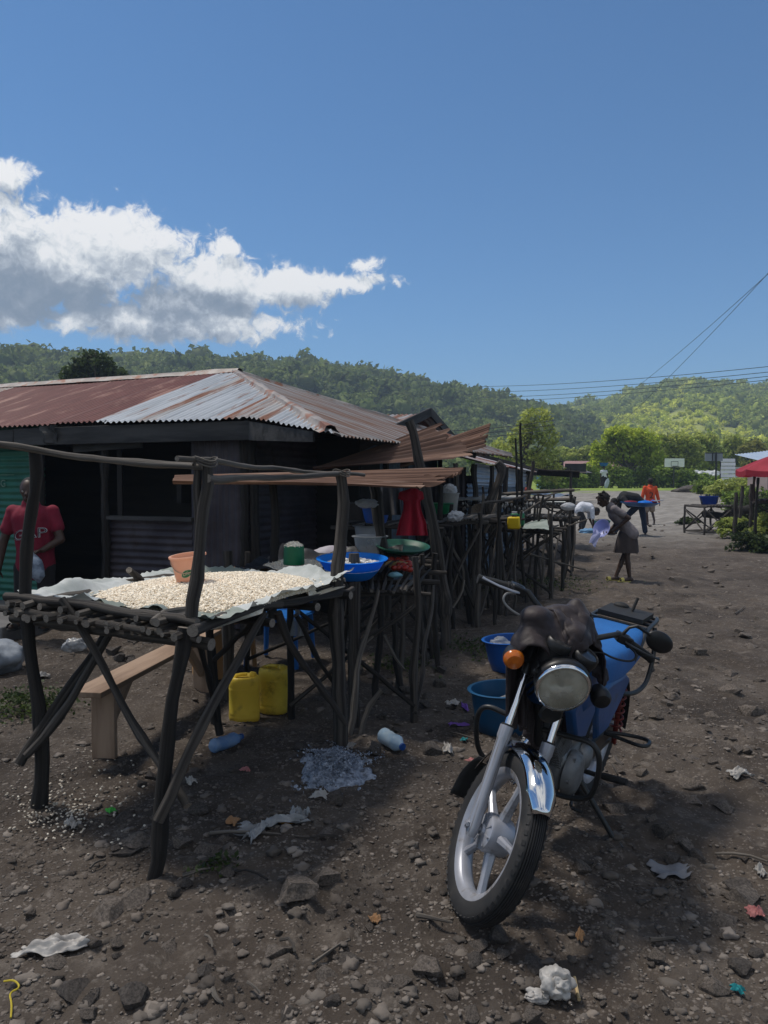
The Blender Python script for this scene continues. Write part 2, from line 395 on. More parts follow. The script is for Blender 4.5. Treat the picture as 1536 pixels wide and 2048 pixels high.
M_ = {}
M_['pole'] = mat('weathered_pole', (0.020,0.017,0.015), (0.095,0.083,0.072), scale=7, lo=0.35, hi=0.7, c3=(0.015,0.013,0.012), s3=5, rough=0.88, bump=0.9, bscale=13, bdist=0.008)
M_['pole2'] = mat('dark_pole', (0.012,0.0105,0.0095), (0.036,0.031,0.027), scale=7, lo=0.4, hi=0.75, rough=0.88, bump=0.9, bscale=13, bdist=0.008)
M_['polepale'] = mat('bare_pole', (0.055,0.047,0.04), (0.17,0.15,0.128), scale=9, lo=0.35, hi=0.7, c3=(0.04,0.035,0.03), s3=5, rough=0.82, bump=0.8, bscale=13, bdist=0.006)
M_['cut'] = mat('cut_wood', (0.13,0.11,0.09), (0.22,0.19,0.16), scale=20, rough=0.85)
M_['plank'] = mat('bench_plank', (0.20,0.13,0.085), (0.33,0.23,0.16), scale=10, rough=0.7, bump=0.3, bscale=30, bdist=0.003)
M_['fascia'] = mat('fascia_board', (0.024,0.024,0.025), (0.062,0.060,0.059), scale=7, c3=(0.02,0.02,0.02), s3=8, rough=0.85, bump=0.4, bscale=30)
M_['black'] = plain('black_plastic', (0.012,0.012,0.013), scale=30, rough=0.42)
M_['blackrough'] = plain('black_rubber', (0.016,0.016,0.016), scale=30, rough=0.7, c3=(0.03,0.028,0.025), s3=9)
M_['chrome'] = mat('chrome', (0.75,0.76,0.78), (0.68,0.69,0.71), scale=25, rough=0.07, metal=1.0)
M_['skin'] = mat('dark_skin', (0.040,0.022,0.015), (0.055,0.030,0.021), scale=20, rough=0.5)
M_['hair'] = mat('black_hair', (0.008,0.007,0.007), (0.016,0.014,0.013), scale=80, rough=0.8, bump=0.6, bscale=120)

# ------------------------------------------------------------------ ground
def axis_pts(lo, hi, dlo, dhi, fine, grow=1.09):
    a = list(np.arange(dlo, dhi + 1e-6, fine)); st = fine; x = a[0]
    left = []
    while x > lo: st *= grow; x -= st; left.append(x)
    st = fine; x = a[-1]; right = []
    while x < hi: st *= grow; x += st; right.append(x)
    return np.array(left[::-1] + a + right)
def build_ground():
    xs = axis_pts(-900, 900, -3.0, 6.5, 0.034, 1.05); ys = axis_pts(-60, 1100, 1.0, 8.0, 0.032, 1.014)
    X, Y = np.meshgrid(xs, ys, indexing='ij'); P = np.stack([X.ravel(), Y.ravel(), np.zeros(X.size)], 1)
    Z = gz(X, Y).ravel(); R = np.hypot(P[:,0], P[:,1])
    mb = MB(); mb.grid(np.stack([X.ravel(), Y.ravel(), Z], 1).reshape(*X.shape, 3))
    # volcanic dirt, paler dry gravel further up the road, green verge beyond it
    m = bpy.data.materials.new('volcanic_dirt'); m.use_nodes = True; nt = m.node_tree; nd = nt.nodes; ln = nt.links; b = nd['Principled BSDF']
    tc = nd.new('ShaderNodeTexCoord')
    def nz(sc, det=6, rg=0.62, d=0.0):
        n = nd.new('ShaderNodeTexNoise'); n.inputs['Scale'].default_value = sc; n.inputs['Detail'].default_value = det; n.inputs['Roughness'].default_value = rg
        n.inputs['Distortion'].default_value = d; ln.new(tc.outputs['Object'], n.inputs['Vector']); return n.outputs['Fac']
    def mr(x, a, c, p=0., q=1.):
        r = nd.new('ShaderNodeMapRange'); r.interpolation_type = 'SMOOTHSTEP'; ln.new(x, r.inputs[0]); r.inputs[1].default_value = a; r.inputs[2].default_value = c; r.inputs[3].default_value = p; r.inputs[4].default_value = q; return r.outputs[0]
    def mix(f, A, B):
        x = nd.new('ShaderNodeMix'); x.data_type = 'RGBA'; ln.new(f, x.inputs[0])
        for k, v in ((6, A), (7, B)):
            if isinstance(v, tuple): x.inputs[k].default_value = (*v, 1)
            else: ln.new(v, x.inputs[k])
        return x.outputs[2]
    def mth(op, a, c):
        n = nd.new('ShaderNodeMath'); n.operation = op
        for i, v in enumerate((a, c)):
            if isinstance(v, (int, float)): n.inputs[i].default_value = v
            else: ln.new(v, n.inputs[i])
        return n.outputs[0]
    sp = nd.new('ShaderNodeSeparateXYZ'); ln.new(tc.outputs['Object'], sp.inputs[0]); y = sp.outputs[1]; x = sp.outputs[0]
    col = mix(mr(nz(1.3), 0.35, 0.68), (0.053,0.042,0.034), (0.090,0.074,0.061))
    col = mix(mr(nz(7, 8, 0.7), 0.5, 0.72), col, (0.150,0.128,0.109))
    col = mix(mr(nz(30, 5, 0.7), 0.56, 0.7), col, (0.19,0.165,0.144))
    col = mix(mr(nz(0.6, 4), 0.5, 0.68), col, (0.036,0.029,0.024))
    v = nd.new('ShaderNodeTexVoronoi'); v.inputs['Scale'].default_value = 46; ln.new(tc.outputs['Object'], v.inputs['Vector'])
    col = mix(mr(v.outputs['Distance'], 0.28, 0.12), col, (0.145,0.123,0.105))
    far = mth('ADD', y, mth('MULTIPLY', nz(0.35, 5), 8.0)); far = mr(far, 19.0, 31.0)
    gravel = mix(mr(nz(2.2, 8, 0.7), 0.38, 0.66), (0.17,0.157,0.14), (0.27,0.253,0.23))
    col = mix(far, col, gravel)
    # grass begins where the gravel ends
    gy = mth('ADD', y, mth('MULTIPLY', nz(0.3, 5), 9.0)); gr = mr(gy, 49.0, 50.6)
    grass = mix(mr(nz(0.8, 6), 0.35, 0.65), (0.14,0.20,0.035), (0.24,0.31,0.06))
    col = mix(gr, col, grass)
    ln.new(col, b.inputs['Base Color']); b.inputs['Roughness'].default_value = 0.92; b.inputs['Specular IOR Level'].default_value = 0.2
    b1 = nd.new('ShaderNodeBump'); b1.inputs['Strength'].default_value = 0.9; b1.inputs['Distance'].default_value = 0.012; ln.new(nz(55, 8, 0.72), b1.inputs['Height'])
    b2 = nd.new('ShaderNodeBump'); b2.inputs['Strength'].default_value = 0.6; b2.inputs['Distance'].default_value = 0.03; ln.new(nz(14, 6, 0.65), b2.inputs['Height']); ln.new(b1.outputs[0], b2.inputs['Normal'])
    ln.new(b2.outputs[0], b.inputs['Normal'])
    solo('ground', None, None, mb, m, base=(0,0,0), kind='structure', ang=180)
build_ground()

# ------------------------------------------------------------------ hills
def sil(pts):
    px = np.array([p[0] for p in pts], float); py = np.array([p[1] for p in pts], float)
    a = np.arctan((px - 768) / FPX); s = (960 - py) / FPX * np.cos(a)
    return lambda A: np.interp(A, a, s)
S_L = sil([(-900,640),(-300,668),(0,686),(110,690),(200,697),(400,712),(520,722),(620,731),(700,742),(800,760),(900,775),(960,784),(1010,800),(1060,815),(1110,826),(1180,850),(1300,900),(1500,945),(2600,958)])
S_R = sil([(-900,960),(850,958),(950,905),(1000,858),(1050,822),(1090,812),(1130,806),(1200,794),(1250,782),(1300,768),(1345,757),(1390,752),(1415,755),(1440,761),(1480,766),(1536,766),(1700,780),(2000,800),(2700,800)])
RL, RR = 330.0, 520.0
def hill(A, r):
    sl_ = (S_L(A) - .0165 - .016 * sst(-.05, -.5, A)) * RL; t = np.clip((r - 95) / (RL - 95), 0, 1.6)
    nz_ = 0.05 * fbm(np.stack([A * 14, r * 0.02, A * 0], 1), 4)
    prof = 0.30 * sst(0, 0.55, t) + 0.36 * sst(0.46 + nz_, 0.64 + nz_, t) + 0.34 * sst(0.55, 1.0, t)
    hl = sl_ * prof - np.where(t > 1, (t - 1) * 40, 0)
    t2 = np.clip((r - 130) / (RR - 130), 0, 1.5)
    pr2 = 0.22 * sst(0, 0.35, t2) + 0.18 * sst(0.3, 0.5, t2) + 0.60 * sst(0.35, 1.0, t2)
    hr = (S_R(A) - .0145) * RR * pr2 - np.where(t2 > 1, (t2 - 1) * 60, 0)
    P = np.stack([np.sin(A) * r, np.cos(A) * r, A * 0], 1)
    bump = 2.4 * fbm(P * 0.03, 4) * sst(95, 180, r)
    return np.maximum(np.maximum(hl, hr) + bump + 0.9, -1.5), hl > hr
def build_hills():
    A = np.linspace(radians(-50), radians(50), 420); r = np.concatenate([np.linspace(92, 340, 120), np.linspace(343, 760, 110)])
    AA, RR_ = np.meshgrid(A, r, indexing='ij'); z, left = hill(AA.ravel(), RR_.ravel())
    z[RR_.ravel() < 93] = -2
    P = np.stack([np.sin(AA).ravel() * RR_.ravel(), np.cos(AA).ravel() * RR_.ravel(), z], 1)
    mb = MB(); mb.grid(P.reshape(*AA.shape, 3))
    ml = mat('hillside', (0.12,0.15,0.045), (0.34,0.37,0.085), scale=0.05, c3=(0.085,0.075,0.060), s3=0.03, lo3=0.56, hi3=0.66, coord='obj', stretch=(1,1,2.5), rough=0.95, bump=0.8, bscale=0.5, bdist=1.0)
    solo('hills', None, None, mb, ml, base=(0,0,0), kind='structure', ang=180)
build_hills()

def leaf_quads(C, size, g, up=0.5):
    """one small kite-shaped leaf clump per centre"""
    n = len(C); size = np.broadcast_to(size, n)
    N = g.normal(size=(n,3)); N[:,2] += up; N /= np.linalg.norm(N, axis=1)[:,None]
    T = g.normal(size=(n,3)); T -= N * (T * N).sum(1)[:,None]; T /= np.linalg.norm(T, axis=1)[:,None]; B = np.cross(N, T)
    w = size * g.uniform(0.45, 0.75, n)
    V = np.stack([C + T * size[:,None], C + B * w[:,None] + N * (size * .18)[:,None], C - T * size[:,None], C - B * w[:,None] + N * (size * .18)[:,None]], 1).reshape(-1, 3)
    return V, np.arange(4 * n).reshape(n, 4)

def scatter_hill_wood(name, n, sel, crown, m, seed, thr):
    g = rng(seed); A = g.uniform(radians(-38), radians(38), n * 4); r = np.sqrt(g.uniform(100**2, 560**2, n * 4))
    P = np.stack([np.sin(A) * r, np.cos(A) * r, A * 0], 1)
    z, left = hill(A, r); ok = sel(A, r, left) & (fbm(P * 0.02 + seed, 3) + g.uniform(-.25, .25, len(A)) > thr(A, r))
    A, r, P, z = A[ok][:n], r[ok][:n], P[ok][:n], z[ok][:n]; k = len(A); P[:,2] = z
    s = crown * g.lognormal(0, 0.30, k) * np.clip(r / 260, 0.45, 1.1); hgt = s * g.uniform(0.8, 1.25, k)
    v, f = ICO[1]; q = len(v)
    d = 1 + 0.3 * g.uniform(-1, 1, (k, q))
    V = P[:,None,:] + v[None] * d[:,:,None] * np.stack([s, s, hgt], 1)[:,None,:] * 0.62 + np.array([0,0,1.]) * (hgt * 0.75)[:,None,None]
    mb = MB(); mb.add(V.reshape(-1,3), (f[None] + (np.arange(k) * q)[:,None,None]).reshape(-1,3))
    L = 40; dr = g.normal(size=(k, L, 3)); dr /= np.linalg.norm(dr, axis=2)[:,:,None]; dr[:,:,2] = np.abs(dr[:,:,2]) * 1.0 - 0.15
    C = P[:,None,:] + dr * np.stack([s, s, hgt], 1)[:,None,:] * g.uniform(0.72, 1.08, (k, L, 1)) + np.array([0,0,1.]) * (hgt * 0.75)[:,None,None]
    V, F = leaf_quads(C.reshape(-1,3), np.repeat(s * 0.25, L), g, 0.6); mb.add(V, F)
    return solo(name, None, None, mb, m, base=(0,0,0), kind='stuff', smooth=False)
M_['wood_far'] = mat('far_foliage', (0.10,0.14,0.04), (0.20,0.245,0.065), scale=0.04, coord='obj', rough=0.8, isl=0.42, transl=0.4, spec=0.2)
M_['wood_farR'] = mat('far_foliage_light', (0.22,0.28,0.06), (0.36,0.42,0.09), scale=0.04, coord='obj', rough=0.8, isl=0.4, transl=0.4, spec=0.2)
M_['shrub_far'] = mat('far_scrub', (0.50,0.56,0.07), (0.70,0.72,0.10), scale=0.03, coord='obj', rough=0.8, isl=0.35, transl=0.3, spec=0.2)
o = scatter_hill_wood('ridge_wood', 11000, lambda A, r, l: l & (r < 352), 2.2, M_['wood_far'], 3, lambda A, r: -0.5)
o['label'] = 'dense dark green woodland covering the long ridge on the left'; o['category'] = 'woodland'
o = scatter_hill_wood('hill_wood', 3000, lambda A, r, l: (~l) & (A > radians(4)), 1.9, M_['wood_farR'], 5, lambda A, r: np.where(r < 235, -0.30, np.where(r > 380, -0.02, 0.12)))
o['label'] = 'scattered green trees over the lighter grassy hill on the right'; o['category'] = 'woodland'
o = scatter_hill_wood('hill_scrub', 7000, lambda A, r, l: (~l) & (A > radians(4)) & (r > 170), 0.95, M_['shrub_far'], 6, lambda A, r: -0.35)
o['label'] = 'low yellow green scrub between the trees of the right hill'; o['category'] = 'scrub'

# ------------------------------------------------------------------ trees and hedges
def leafmat(name, a, b, isl=0.4, tr=0.45): return mat(name, a, b, scale=1.2, coord='obj', rough=0.55, isl=isl, transl=tr, spec=0.3)
M_['leaf_bright'] = leafmat('bright_leaves', (0.28,0.36,0.04), (0.48,0.55,0.075), tr=0.55)
M_['leaf_mid'] = leafmat('mid_leaves', (0.25,0.31,0.07), (0.42,0.46,0.11))
M_['leaf_dark'] = leafmat('dark_leaves', (0.035,0.055,0.018), (0.07,0.10,0.03))
M_['leaf_hedge'] = leafmat('hedge_leaves', (0.13,0.20,0.035), (0.25,0.34,0.06))
M_['leaf_yellow'] = leafmat('yellowish_leaves', (0.20,0.21,0.05), (0.30,0.29,0.07))
M_['bark'] = mat('bark', (0.05,0.042,0.035), (0.10,0.088,0.075), scale=8, rough=0.9, bump=0.6, bscale=30)
def tree(name, label, base, trunk_h, blobs, tr, leaf, nleaf, lm, seed, group=None, cat='tree', dens=1.0, solid=True):
    g = rng(seed); base = np.array(base, float); t = thing(name, label, cat, base, group)
    mb = MB(); top = base + np.array([g.normal() * tr, g.normal() * tr, trunk_h])
    if trunk_h > 0:
        mb.stick([base - [0,0,.2], (base + top) / 2 + [g.normal() * tr, 0, 0], top], tr, tr * 0.7, seed, 8, 0.5, 0.3)
        for c, r in blobs:
            c = base + np.array(c, float); k = max(1, int(2 + g.integers(0, 2)))
            for _ in range(k):
                e = c + g.normal(size=3) * np.array(r) * 0.45
                s_ = top + (base - top) * g.uniform(0, 0.25); md = s_ * 0.45 + e * 0.55 + np.array([0, 0, -0.12 * np.linalg.norm(e - s_)])
                mb.stick([s_, md, e], tr * 0.5, tr * 0.10, seed + 7, 6, 0.6, 0.4)
        part('trunk', mb, M_['bark'], t)
    Cs = []; tot = sum(r[0] * r[1] + r[0] * r[2] for _, r in blobs)
    for c, r in blobs:
        r = np.array(r, float); n = int(nleaf * (r[0] * r[1] + r[0] * r[2]) / tot)
        d = g.normal(size=(n * 3, 3)); d /= np.linalg.norm(d, axis=1)[:,None]
        rad = g.uniform(0.25, 1, n * 3) ** 0.5
        p = d * rad[:,None]
        ns = fbm(d * 2.3 + seed + c[0], 3)
        p = p * (1 + 0.34 * ns)[:,None] * r + base + np.array(c, float)
        lump = fbm(p * (1.7 / max(r.mean(), .5)) + seed * 1.9, 3)
        Cs.append(p[lump + g.uniform(-.12,.12,len(p)) > -0.12 / dens][:n])
    C = np.concatenate(Cs); V, F = leaf_quads(C, leaf * g.uniform(0.6, 1.3, len(C)), g, 1.1)
    mb = MB(); mb.add(V, F); part('crown', mb, lm, t, smooth=False)
    return t
def at(px, d): x = (px - 768) / FPX * d; return on(x, d)
def rb(g, n, sx, sy, z0, z1, r0, r1):
    return [((g.uniform(-sx, sx), g.uniform(-sy, sy), g.uniform(z0, z1)), (g.uniform(r0, r1), g.uniform(r0, r1), g.uniform(r0, r1) * .8)) for _ in range(n)]

b = at(190, 42)
tree('dark_tree', 'dark spreading tree rising behind the rusty roof ridge of the hut', b, 5.0,
     [((0.1,0,7.3),(1.1,1.1,.75)),((-1.0,.2,6.7),(.85,.9,.6)),((1.1,0,6.6),(.9,.9,.6)),((.3,.3,6.3),(1.5,1.2,.6)),((-.4,-.2,7.0),(.8,.8,.6)),((1.9,0,5.9),(.7,.7,.45)),((-1.6,.1,6.1),(.5,.6,.4)),((-.2,0,5.4),(1.3,1.2,.6))], 0.2, 0.15, 5200, M_['leaf_dark'], 11, dens=.8)
b = at(1052, 40)
tree('airy_tree', 'loose airy tree with yellow green leaves behind the blue grey shed', b, 2.6,
     [((-1.2,0,2.6),(.75,.75,.8)),((-.3,.2,3.4),(.7,.7,.6)),((.55,0,4.4),(.85,.8,.55)),((.2,.2,3.6),(.6,.7,.5)),((1.1,0,3.4),(.65,.7,.6)),((.9,0,2.3),(.8,.8,.75)),((.1,0,2.2),(.8,.7,.6)),((-1.5,.3,1.6),(.6,.7,.7)),((1.5,.2,1.6),(.6,.6,.6)),((-.1,.2,4.0),(.4,.4,.4))], 0.11, 0.10, 4300, M_['leaf_mid'], 12, dens=.55)
b = at(1252, 62)
tree('round_tree', 'big round bright green tree with forked trunk above the hedge', b, 1.5,
     [((-.3,0,3.9),(1.6,1.6,1.1)),((-1.8,.2,3.0),(1.15,1.3,.95)),((1.3,0,3.6),(1.3,1.4,1.1)),((-2.3,0,1.9),(.85,1.0,.75)),((.2,.2,2.6),(1.7,1.6,.9)),((2.0,0,2.4),(1.0,1.2,.9)),((-.9,-.5,4.3),(1.1,1.1,.65)),((.8,0,4.2),(1.0,1.0,.6))], 0.16, 0.16, 8000, M_['leaf_bright'], 13, dens=.9)
g = rng(40)
b = at(1345, 70)
tree('broad_tree', 'dark green broad tree standing right of the big round tree', b, 1.8, [((-1.4,0,3.6),(1.4,1.4,1.1)),((.5,0,3.9),(1.5,1.4,1.0)),((1.7,0,3.0),(1.2,1.2,1.1)),((0,0,2.4),(2.3,1.6,1.1)),((-1.9,.2,2.4),(1,1.2,1))], 0.18, 0.17, 7500, M_['leaf_mid'], 14)
for i, (px, d, h, w, lm, lab) in enumerate([
    (1418, 76, 5.4, 1.9, 'leaf_mid', 'grey green tree directly behind the back of the basketball board'),
    (1462, 84, 6.0, 2.1, 'leaf_mid', 'tall grey green tree above the white slatted board'),
    (1512, 80, 4.7, 2.2, 'leaf_yellow', 'yellowish tree at the right edge above the small metal roof'),
    (1568, 88, 6.0, 2.6, 'leaf_mid', 'green tree cut by the right edge of the view'),
    (1490, 108, 6.6, 2.4, 'leaf_dark', 'dark tree further back between the two right hand trees'),
    (1390, 112, 6.0, 2.4, 'leaf_dark', 'dark tree further back behind the broad dark green tree'),
    (1158, 88, 4.0, 2.0, 'leaf_mid', 'low grey green tree behind the pink roofed house, left of the round tree'),
    (1125, 100, 4.4, 1.8, 'leaf_mid', 'hazy green tree between the airy tree and the pink roofed house'),
    (980, 70, 3.6, 2.0, 'leaf_hedge', 'bright bushy tree above the tip of the rusty sheets')]):
    g = rng(200 + i); b = at(px, d)
    tree('field_tree', lab, b, h * 0.3, [((g.uniform(-.6,.6) * w, g.uniform(-.3,.3) * w, h * g.uniform(.45,.86)), (w * g.uniform(.42,.6), w * .5, h * g.uniform(.13,.2))) for _ in range(8)] + [((0,0,h*.45),(w*.8,w*.7,h*.25))], 0.18, 0.19, 5200, M_[lm], 300 + i, group='trees beyond the field')
# the hedge along the field
hl = ['hedge bush beside the woman with the basin on her head, pale tips', 'tall hedge bush right of the woman carrying a basin', 'rounded hedge bush under the big round tree', 'leafy hedge bush below the white basketball board',
      'darker hedge bush right of the white basketball board', 'low hedge bush behind the pole of the farther basketball board', 'small hedge bush between the airy tree and the woman with a basin', 'hedge bush by the blue wall of the far house', 'hedge bush behind the white slatted board', 'hedge bush beside the small painted notice board']
for i, (px, d, w, h) in enumerate([(1182, 58, 1.5, 1.75), (1235, 60, 1.3, 1.9), (1290, 61, 1.7, 1.9), (1345, 60, 1.6, 2.1), (1388, 61, 1.3, 1.5), (1425, 64, 1.3, 1.2), (1150, 54, 0.9, 1.1), (1105, 50, 1.1, 1.2), (1462, 56, 1.5, 1.0), (1500, 52, 1.3, 1.6)]):
    g = rng(400 + i); b = at(px, d)
    tree('hedge_bush', hl[i], b, 0, [((g.uniform(-.6,.6) * w, g.uniform(-.3,.3), h * g.uniform(.35,.8)), (w * .5, .6, h * .28)) for _ in range(6)] + [((0,0,h*.3),(w*.95,.7,h*.4))], 0, 0.13, 2600, M_['leaf_hedge'], 420 + i, group='bushes along the field', cat='bush')

# ------------------------------------------------------------------ the big corrugated hut
E2 = np.array([-0.92, 0.39, 0]); E2 /= np.linalg.norm(E2); N2 = np.array([-E2[1] * -1, 0, 0]); N2 = np.array([E2[1], -E2[0], 0])
HC = np.array([-0.40, 6.44, 0])
def hp(a, b, z): return HC + E2 * a + N2 * b + np.array([0, 0, z])
SLP = 0.352
M_['galv'] = mat('galvanised_sheet', (0.32,0.345,0.37), (0.45,0.475,0.505), scale=7, c3=(0.17,0.075,0.045), s3=4.5, lo3=0.54, hi3=0.63, stretch=(1.6,0.16,1), rough=0.42, rough2=0.8, metal=0.35, spec=0.5)
M_['galvrust'] = mat('rusting_sheet', (0.27,0.272,0.275), (0.39,0.387,0.385), scale=7, c3=(0.19,0.085,0.055), s3=5, lo3=0.42, hi3=0.58, stretch=(1.6,0.14,1), rough=0.5, rough2=0.85, metal=0.25, spec=0.4)
M_['redsheet'] = mat('faded_red_sheet', (0.088,0.022,0.020), (0.125,0.036,0.032), scale=6, c3=(0.27,0.145,0.115), s3=2.6, lo3=0.52, hi3=0.66, stretch=(1.5,0.3,1), rough=0.62, spec=0.3)
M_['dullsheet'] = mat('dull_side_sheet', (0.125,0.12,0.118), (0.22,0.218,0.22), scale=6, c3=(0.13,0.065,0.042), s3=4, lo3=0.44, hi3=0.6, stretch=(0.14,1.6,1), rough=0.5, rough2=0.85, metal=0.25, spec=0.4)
M_['caprust'] = mat('ridge_cap_sheet', (0.20,0.175,0.16), (0.29,0.265,0.25), scale=5, c3=(0.20,0.09,0.055), s3=6, lo3=0.5, hi3=0.62, rough=0.6, metal=0.2)
M_['wallsheet'] = mat('dark_wall_sheet', (0.034,0.027,0.034), (0.062,0.053,0.062), scale=3, c3=(0.035,0.024,0.022), s3=2.5, rough=0.6, metal=0.15)  # dark purplish tone with browner patches at random
M_['greensheet'] = mat('green_wall_sheet', (0.010,0.085,0.055), (0.016,0.12,0.078), scale=3, c3=(0.015,0.09,0.06), s3=2.2, rough=0.5)
M_['bluesheet'] = mat('blue_grey_sheet', (0.075,0.115,0.17), (0.12,0.17,0.235), scale=2, c3=(0.075,0.075,0.085), s3=3, lo3=0.5, hi3=0.7, rough=0.5, metal=0.2)
M_['silversheet'] = mat('silvery_sheet', (0.33,0.40,0.50), (0.40,0.47,0.56), scale=2, rough=0.4, metal=0.3)
M_['concrete'] = mat('worn_concrete', (0.085,0.083,0.085), (0.14,0.137,0.135), scale=5, rough=0.9, bump=0.4)
M_['interior'] = mat('dark_planks', (0.014,0.013,0.013), (0.026,0.024,0.023), scale=4, rough=0.95)  # near-black tone for inner walls, doors and windows
M_['dress'] = mat('red_cloth', (0.36,0.010,0.03), (0.28,0.008,0.022), scale=12, rough=0.85, bump=0.2, transl=0.15)
def corr_grid(us, vs, fn, pitch, amp, jag=None):
    """corrugated sheet: ripples across u, fn(u, v) gives the smooth surface, its normal is taken as nrm"""
def wave(u, pitch, amp): return amp * np.sin(2 * pi * u / pitch)

def build_hut():
    t = thing('corrugated_hut', 'large dark hut with a rusty hipped corrugated iron roof and open doorway', 'hut', hp(4, 2.5, 0))
    # front slope
    pitch = 0.076; a = np.arange(0.02, 11.5, pitch / 6)
    g = rng(5); sh = np.floor(a / 0.76).astype(int); jag = rng(6).uniform(-0.05, 0.04, 40)[sh]
    b0 = np.where(a < 1.26, 0.489 * a, 0.616 + np.where(a > 1.3, jag, 0)); b1 = np.minimum(a, 3.04)
    v = np.linspace(0, 1, 9); B = b0[:,None] + (np.maximum(b1, b0 + 0.001) - b0)[:,None] * v[None]
    lift = rng(8).uniform(0, 0.008, 40)[sh]
    Z = 1.98 + SLP * B + wave(a, pitch, 0.011)[:,None] + lift[:,None] + 0.012 * vnoise(np.stack([a * 0.7, a * 0, a * 0], 1))[:,None]
    P = HC + E2 * a[:,None,None] + N2 * B[:,:,None]; P[:,:,2] += Z
    T = np.stack([np.repeat(a[:,None], 9, 1), B, np.zeros_like(B)], 2)
    mi = np.where(a > 3.19, 2, np.where((a > 2.42) & (a < 2.62), 1, np.where((a > 1.55) & (a < 2.3), 0, np.where(a < 1.55, 1, 0))))
    mi = np.where((a < 0.95), 0, mi)
    mi = np.where((a > 6.9) & (a < 7.7), 3, mi)
    mb = MB(); mb.grid(P, T, m=np.repeat(mi[:-1], 8))
    rf = part('roof_front', mb, [M_['galv'], M_['galvrust'], M_['redsheet'], M_['caprust']], t, ang=60)
    mb = MB(); b = np.arange(0.02, 6.06, pitch / 6); vv = np.linspace(0, 1, 7); e_ = np.minimum(b, 6.08 - b)
    A = -0.03 + (e_ + 0.03)[:,None] * vv[None]; P = HC + E2 * A[:,:,None] + N2 * b[:,None,None]; P[:,:,2] += 1.98 + SLP * np.maximum(A, -1) + wave(b, pitch, 0.011)[:,None]
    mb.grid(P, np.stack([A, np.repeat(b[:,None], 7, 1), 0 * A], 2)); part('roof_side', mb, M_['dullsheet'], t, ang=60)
    mb = MB(); aa = np.arange(0.02, 11.5, pitch / 3); bb = np.minimum(aa, 3.04); B = 6.08 - bb[:,None] * np.linspace(0, 1, 3)[None]
    P = HC + E2 * aa[:,None,None] + N2 * B[:,:,None]; P[:,:,2] += 1.98 + SLP * (6.08 - B) + wave(aa, pitch, 0.011)[:,None]
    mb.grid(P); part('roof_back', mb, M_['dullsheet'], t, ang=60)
    # caps
    mb = MB()
    def capline(p, q, w, mbx):
        p = np.array(p); q = np.array(q); d = (q - p) / np.linalg.norm(q - p); s = np.cross(d, [0,0,1.]); s /= np.linalg.norm(s)
        k = 24; tt = np.linspace(0, 1, k); pr = [(-w, -0.045), (-w * .55, -0.008), (-0.04, 0.022), (0, 0.034), (0.04, 0.022), (w * .55, -0.008), (w, -0.045)]
        nz_ = rng(3).normal(size=(k, len(pr))) * 0.004
        P = np.stack([np.stack([p + (q - p) * x + s * u + np.array([0,0,1.]) * (z + 0.012 + nz_[i, j]) for j, (u, z) in enumerate(pr)]) for i, x in enumerate(tt)])
        mbx.grid(P)
    capline(hp(.10, .10, 2.025), hp(3.04, 3.04, 1.98 + SLP * 3.04), 0.10, mb); capline(hp(3.04, 3.04, 1.98 + SLP * 3.04), hp(0, 6.08, 1.98), 0.10, mb)
    part('hip_cap', mb, M_['caprust'], t)
    mb = MB(); capline(hp(2.95, 3.04, 1.985 + SLP * 3.04), hp(11.4, 3.04, 1.985 + SLP * 3.04), 0.15, mb); part('ridge_cap', mb, M_['caprust'], t)
    # fascia boards
    mb = MB(); up = np.array([0,0,1.])
    for i, (u0, u1) in enumerate([(1.27, 4.4), (4.41, 8.0), (8.01, 11.4)]):
        mb.beam(hp(u0, 0.66, 2.085 - .01 * i), hp(u1, 0.66, 2.085 - .02 * i), 0.19, 0.025, up=N2)
    part('fascia_board', mb, M_['fascia'], t, bevel=0.004)
    mb = MB(); p = hp(1.25, 0.645, 0); q = hp(0.30, 0.19, 0); d = q - p
    for z0, z1, s0 in ((2.0, 2.165, 0),):
        V = []
        nn = np.cross(d / np.linalg.norm(d), up) * 0.022
        for x, lo, hi in ((0, 1.985, 2.17), (1, 1.93, 2.02)):
            for o_ in (0, 1): V += [p + d * x + up * lo + nn * o_, p + d * x + up * hi + nn * o_]
        mb.add(V, [(0,1,3,2),(4,6,7,5),(0,4,5,1),(2,3,7,6),(0,2,6,4),(1,5,7,3)])
    part('corner_fascia', mb, M_['fascia'], t)
    # rafters showing under the eaves
    mb = MB()
    for k in range(14): e3 = min(2.9, 1.3 + .72 * k); mb.beam(hp(1.5 + 0.72 * k, 0.70, 2.14), hp(1.5 + .72 * k, e3, 2.14 + SLP * (e3 - .7)), 0.05, 0.07)
    for k in range(4): mb.beam(hp(0.1, 1.5 + 1.0 * k, 1.93), hp(1.3, 1.5 + 1.0 * k, 1.93 + SLP * 1.2), 0.05, 0.07)
    part('rafters', mb, M_['fascia'], t)
    # walls: corrugations lie flat
    def wall(u0, u1, z0, z1, along, off, m, name, horiz=True, ph=0.0, par=t, amp=0.010):
        if horiz:
            z = np.arange(z0, z1, 0.076 / 6); u = np.linspace(u0, u1, max(3, int(abs(u1 - u0) / .25)))
            Z, U = np.meshgrid(z, u, indexing='ij'); w_ = wave(Z, 0.076, amp)
        else:
            u = np.arange(u0, u1, 0.076 / 6); z = np.linspace(z0, z1, 4); U, Z = np.meshgrid(u, z, indexing='ij'); w_ = wave(U, 0.076, amp)
        w_ = w_ + 0.008 * vnoise(np.stack([U.ravel() * 2, Z.ravel() * 2, U.ravel() * 0 + ph], 1)).reshape(U.shape)
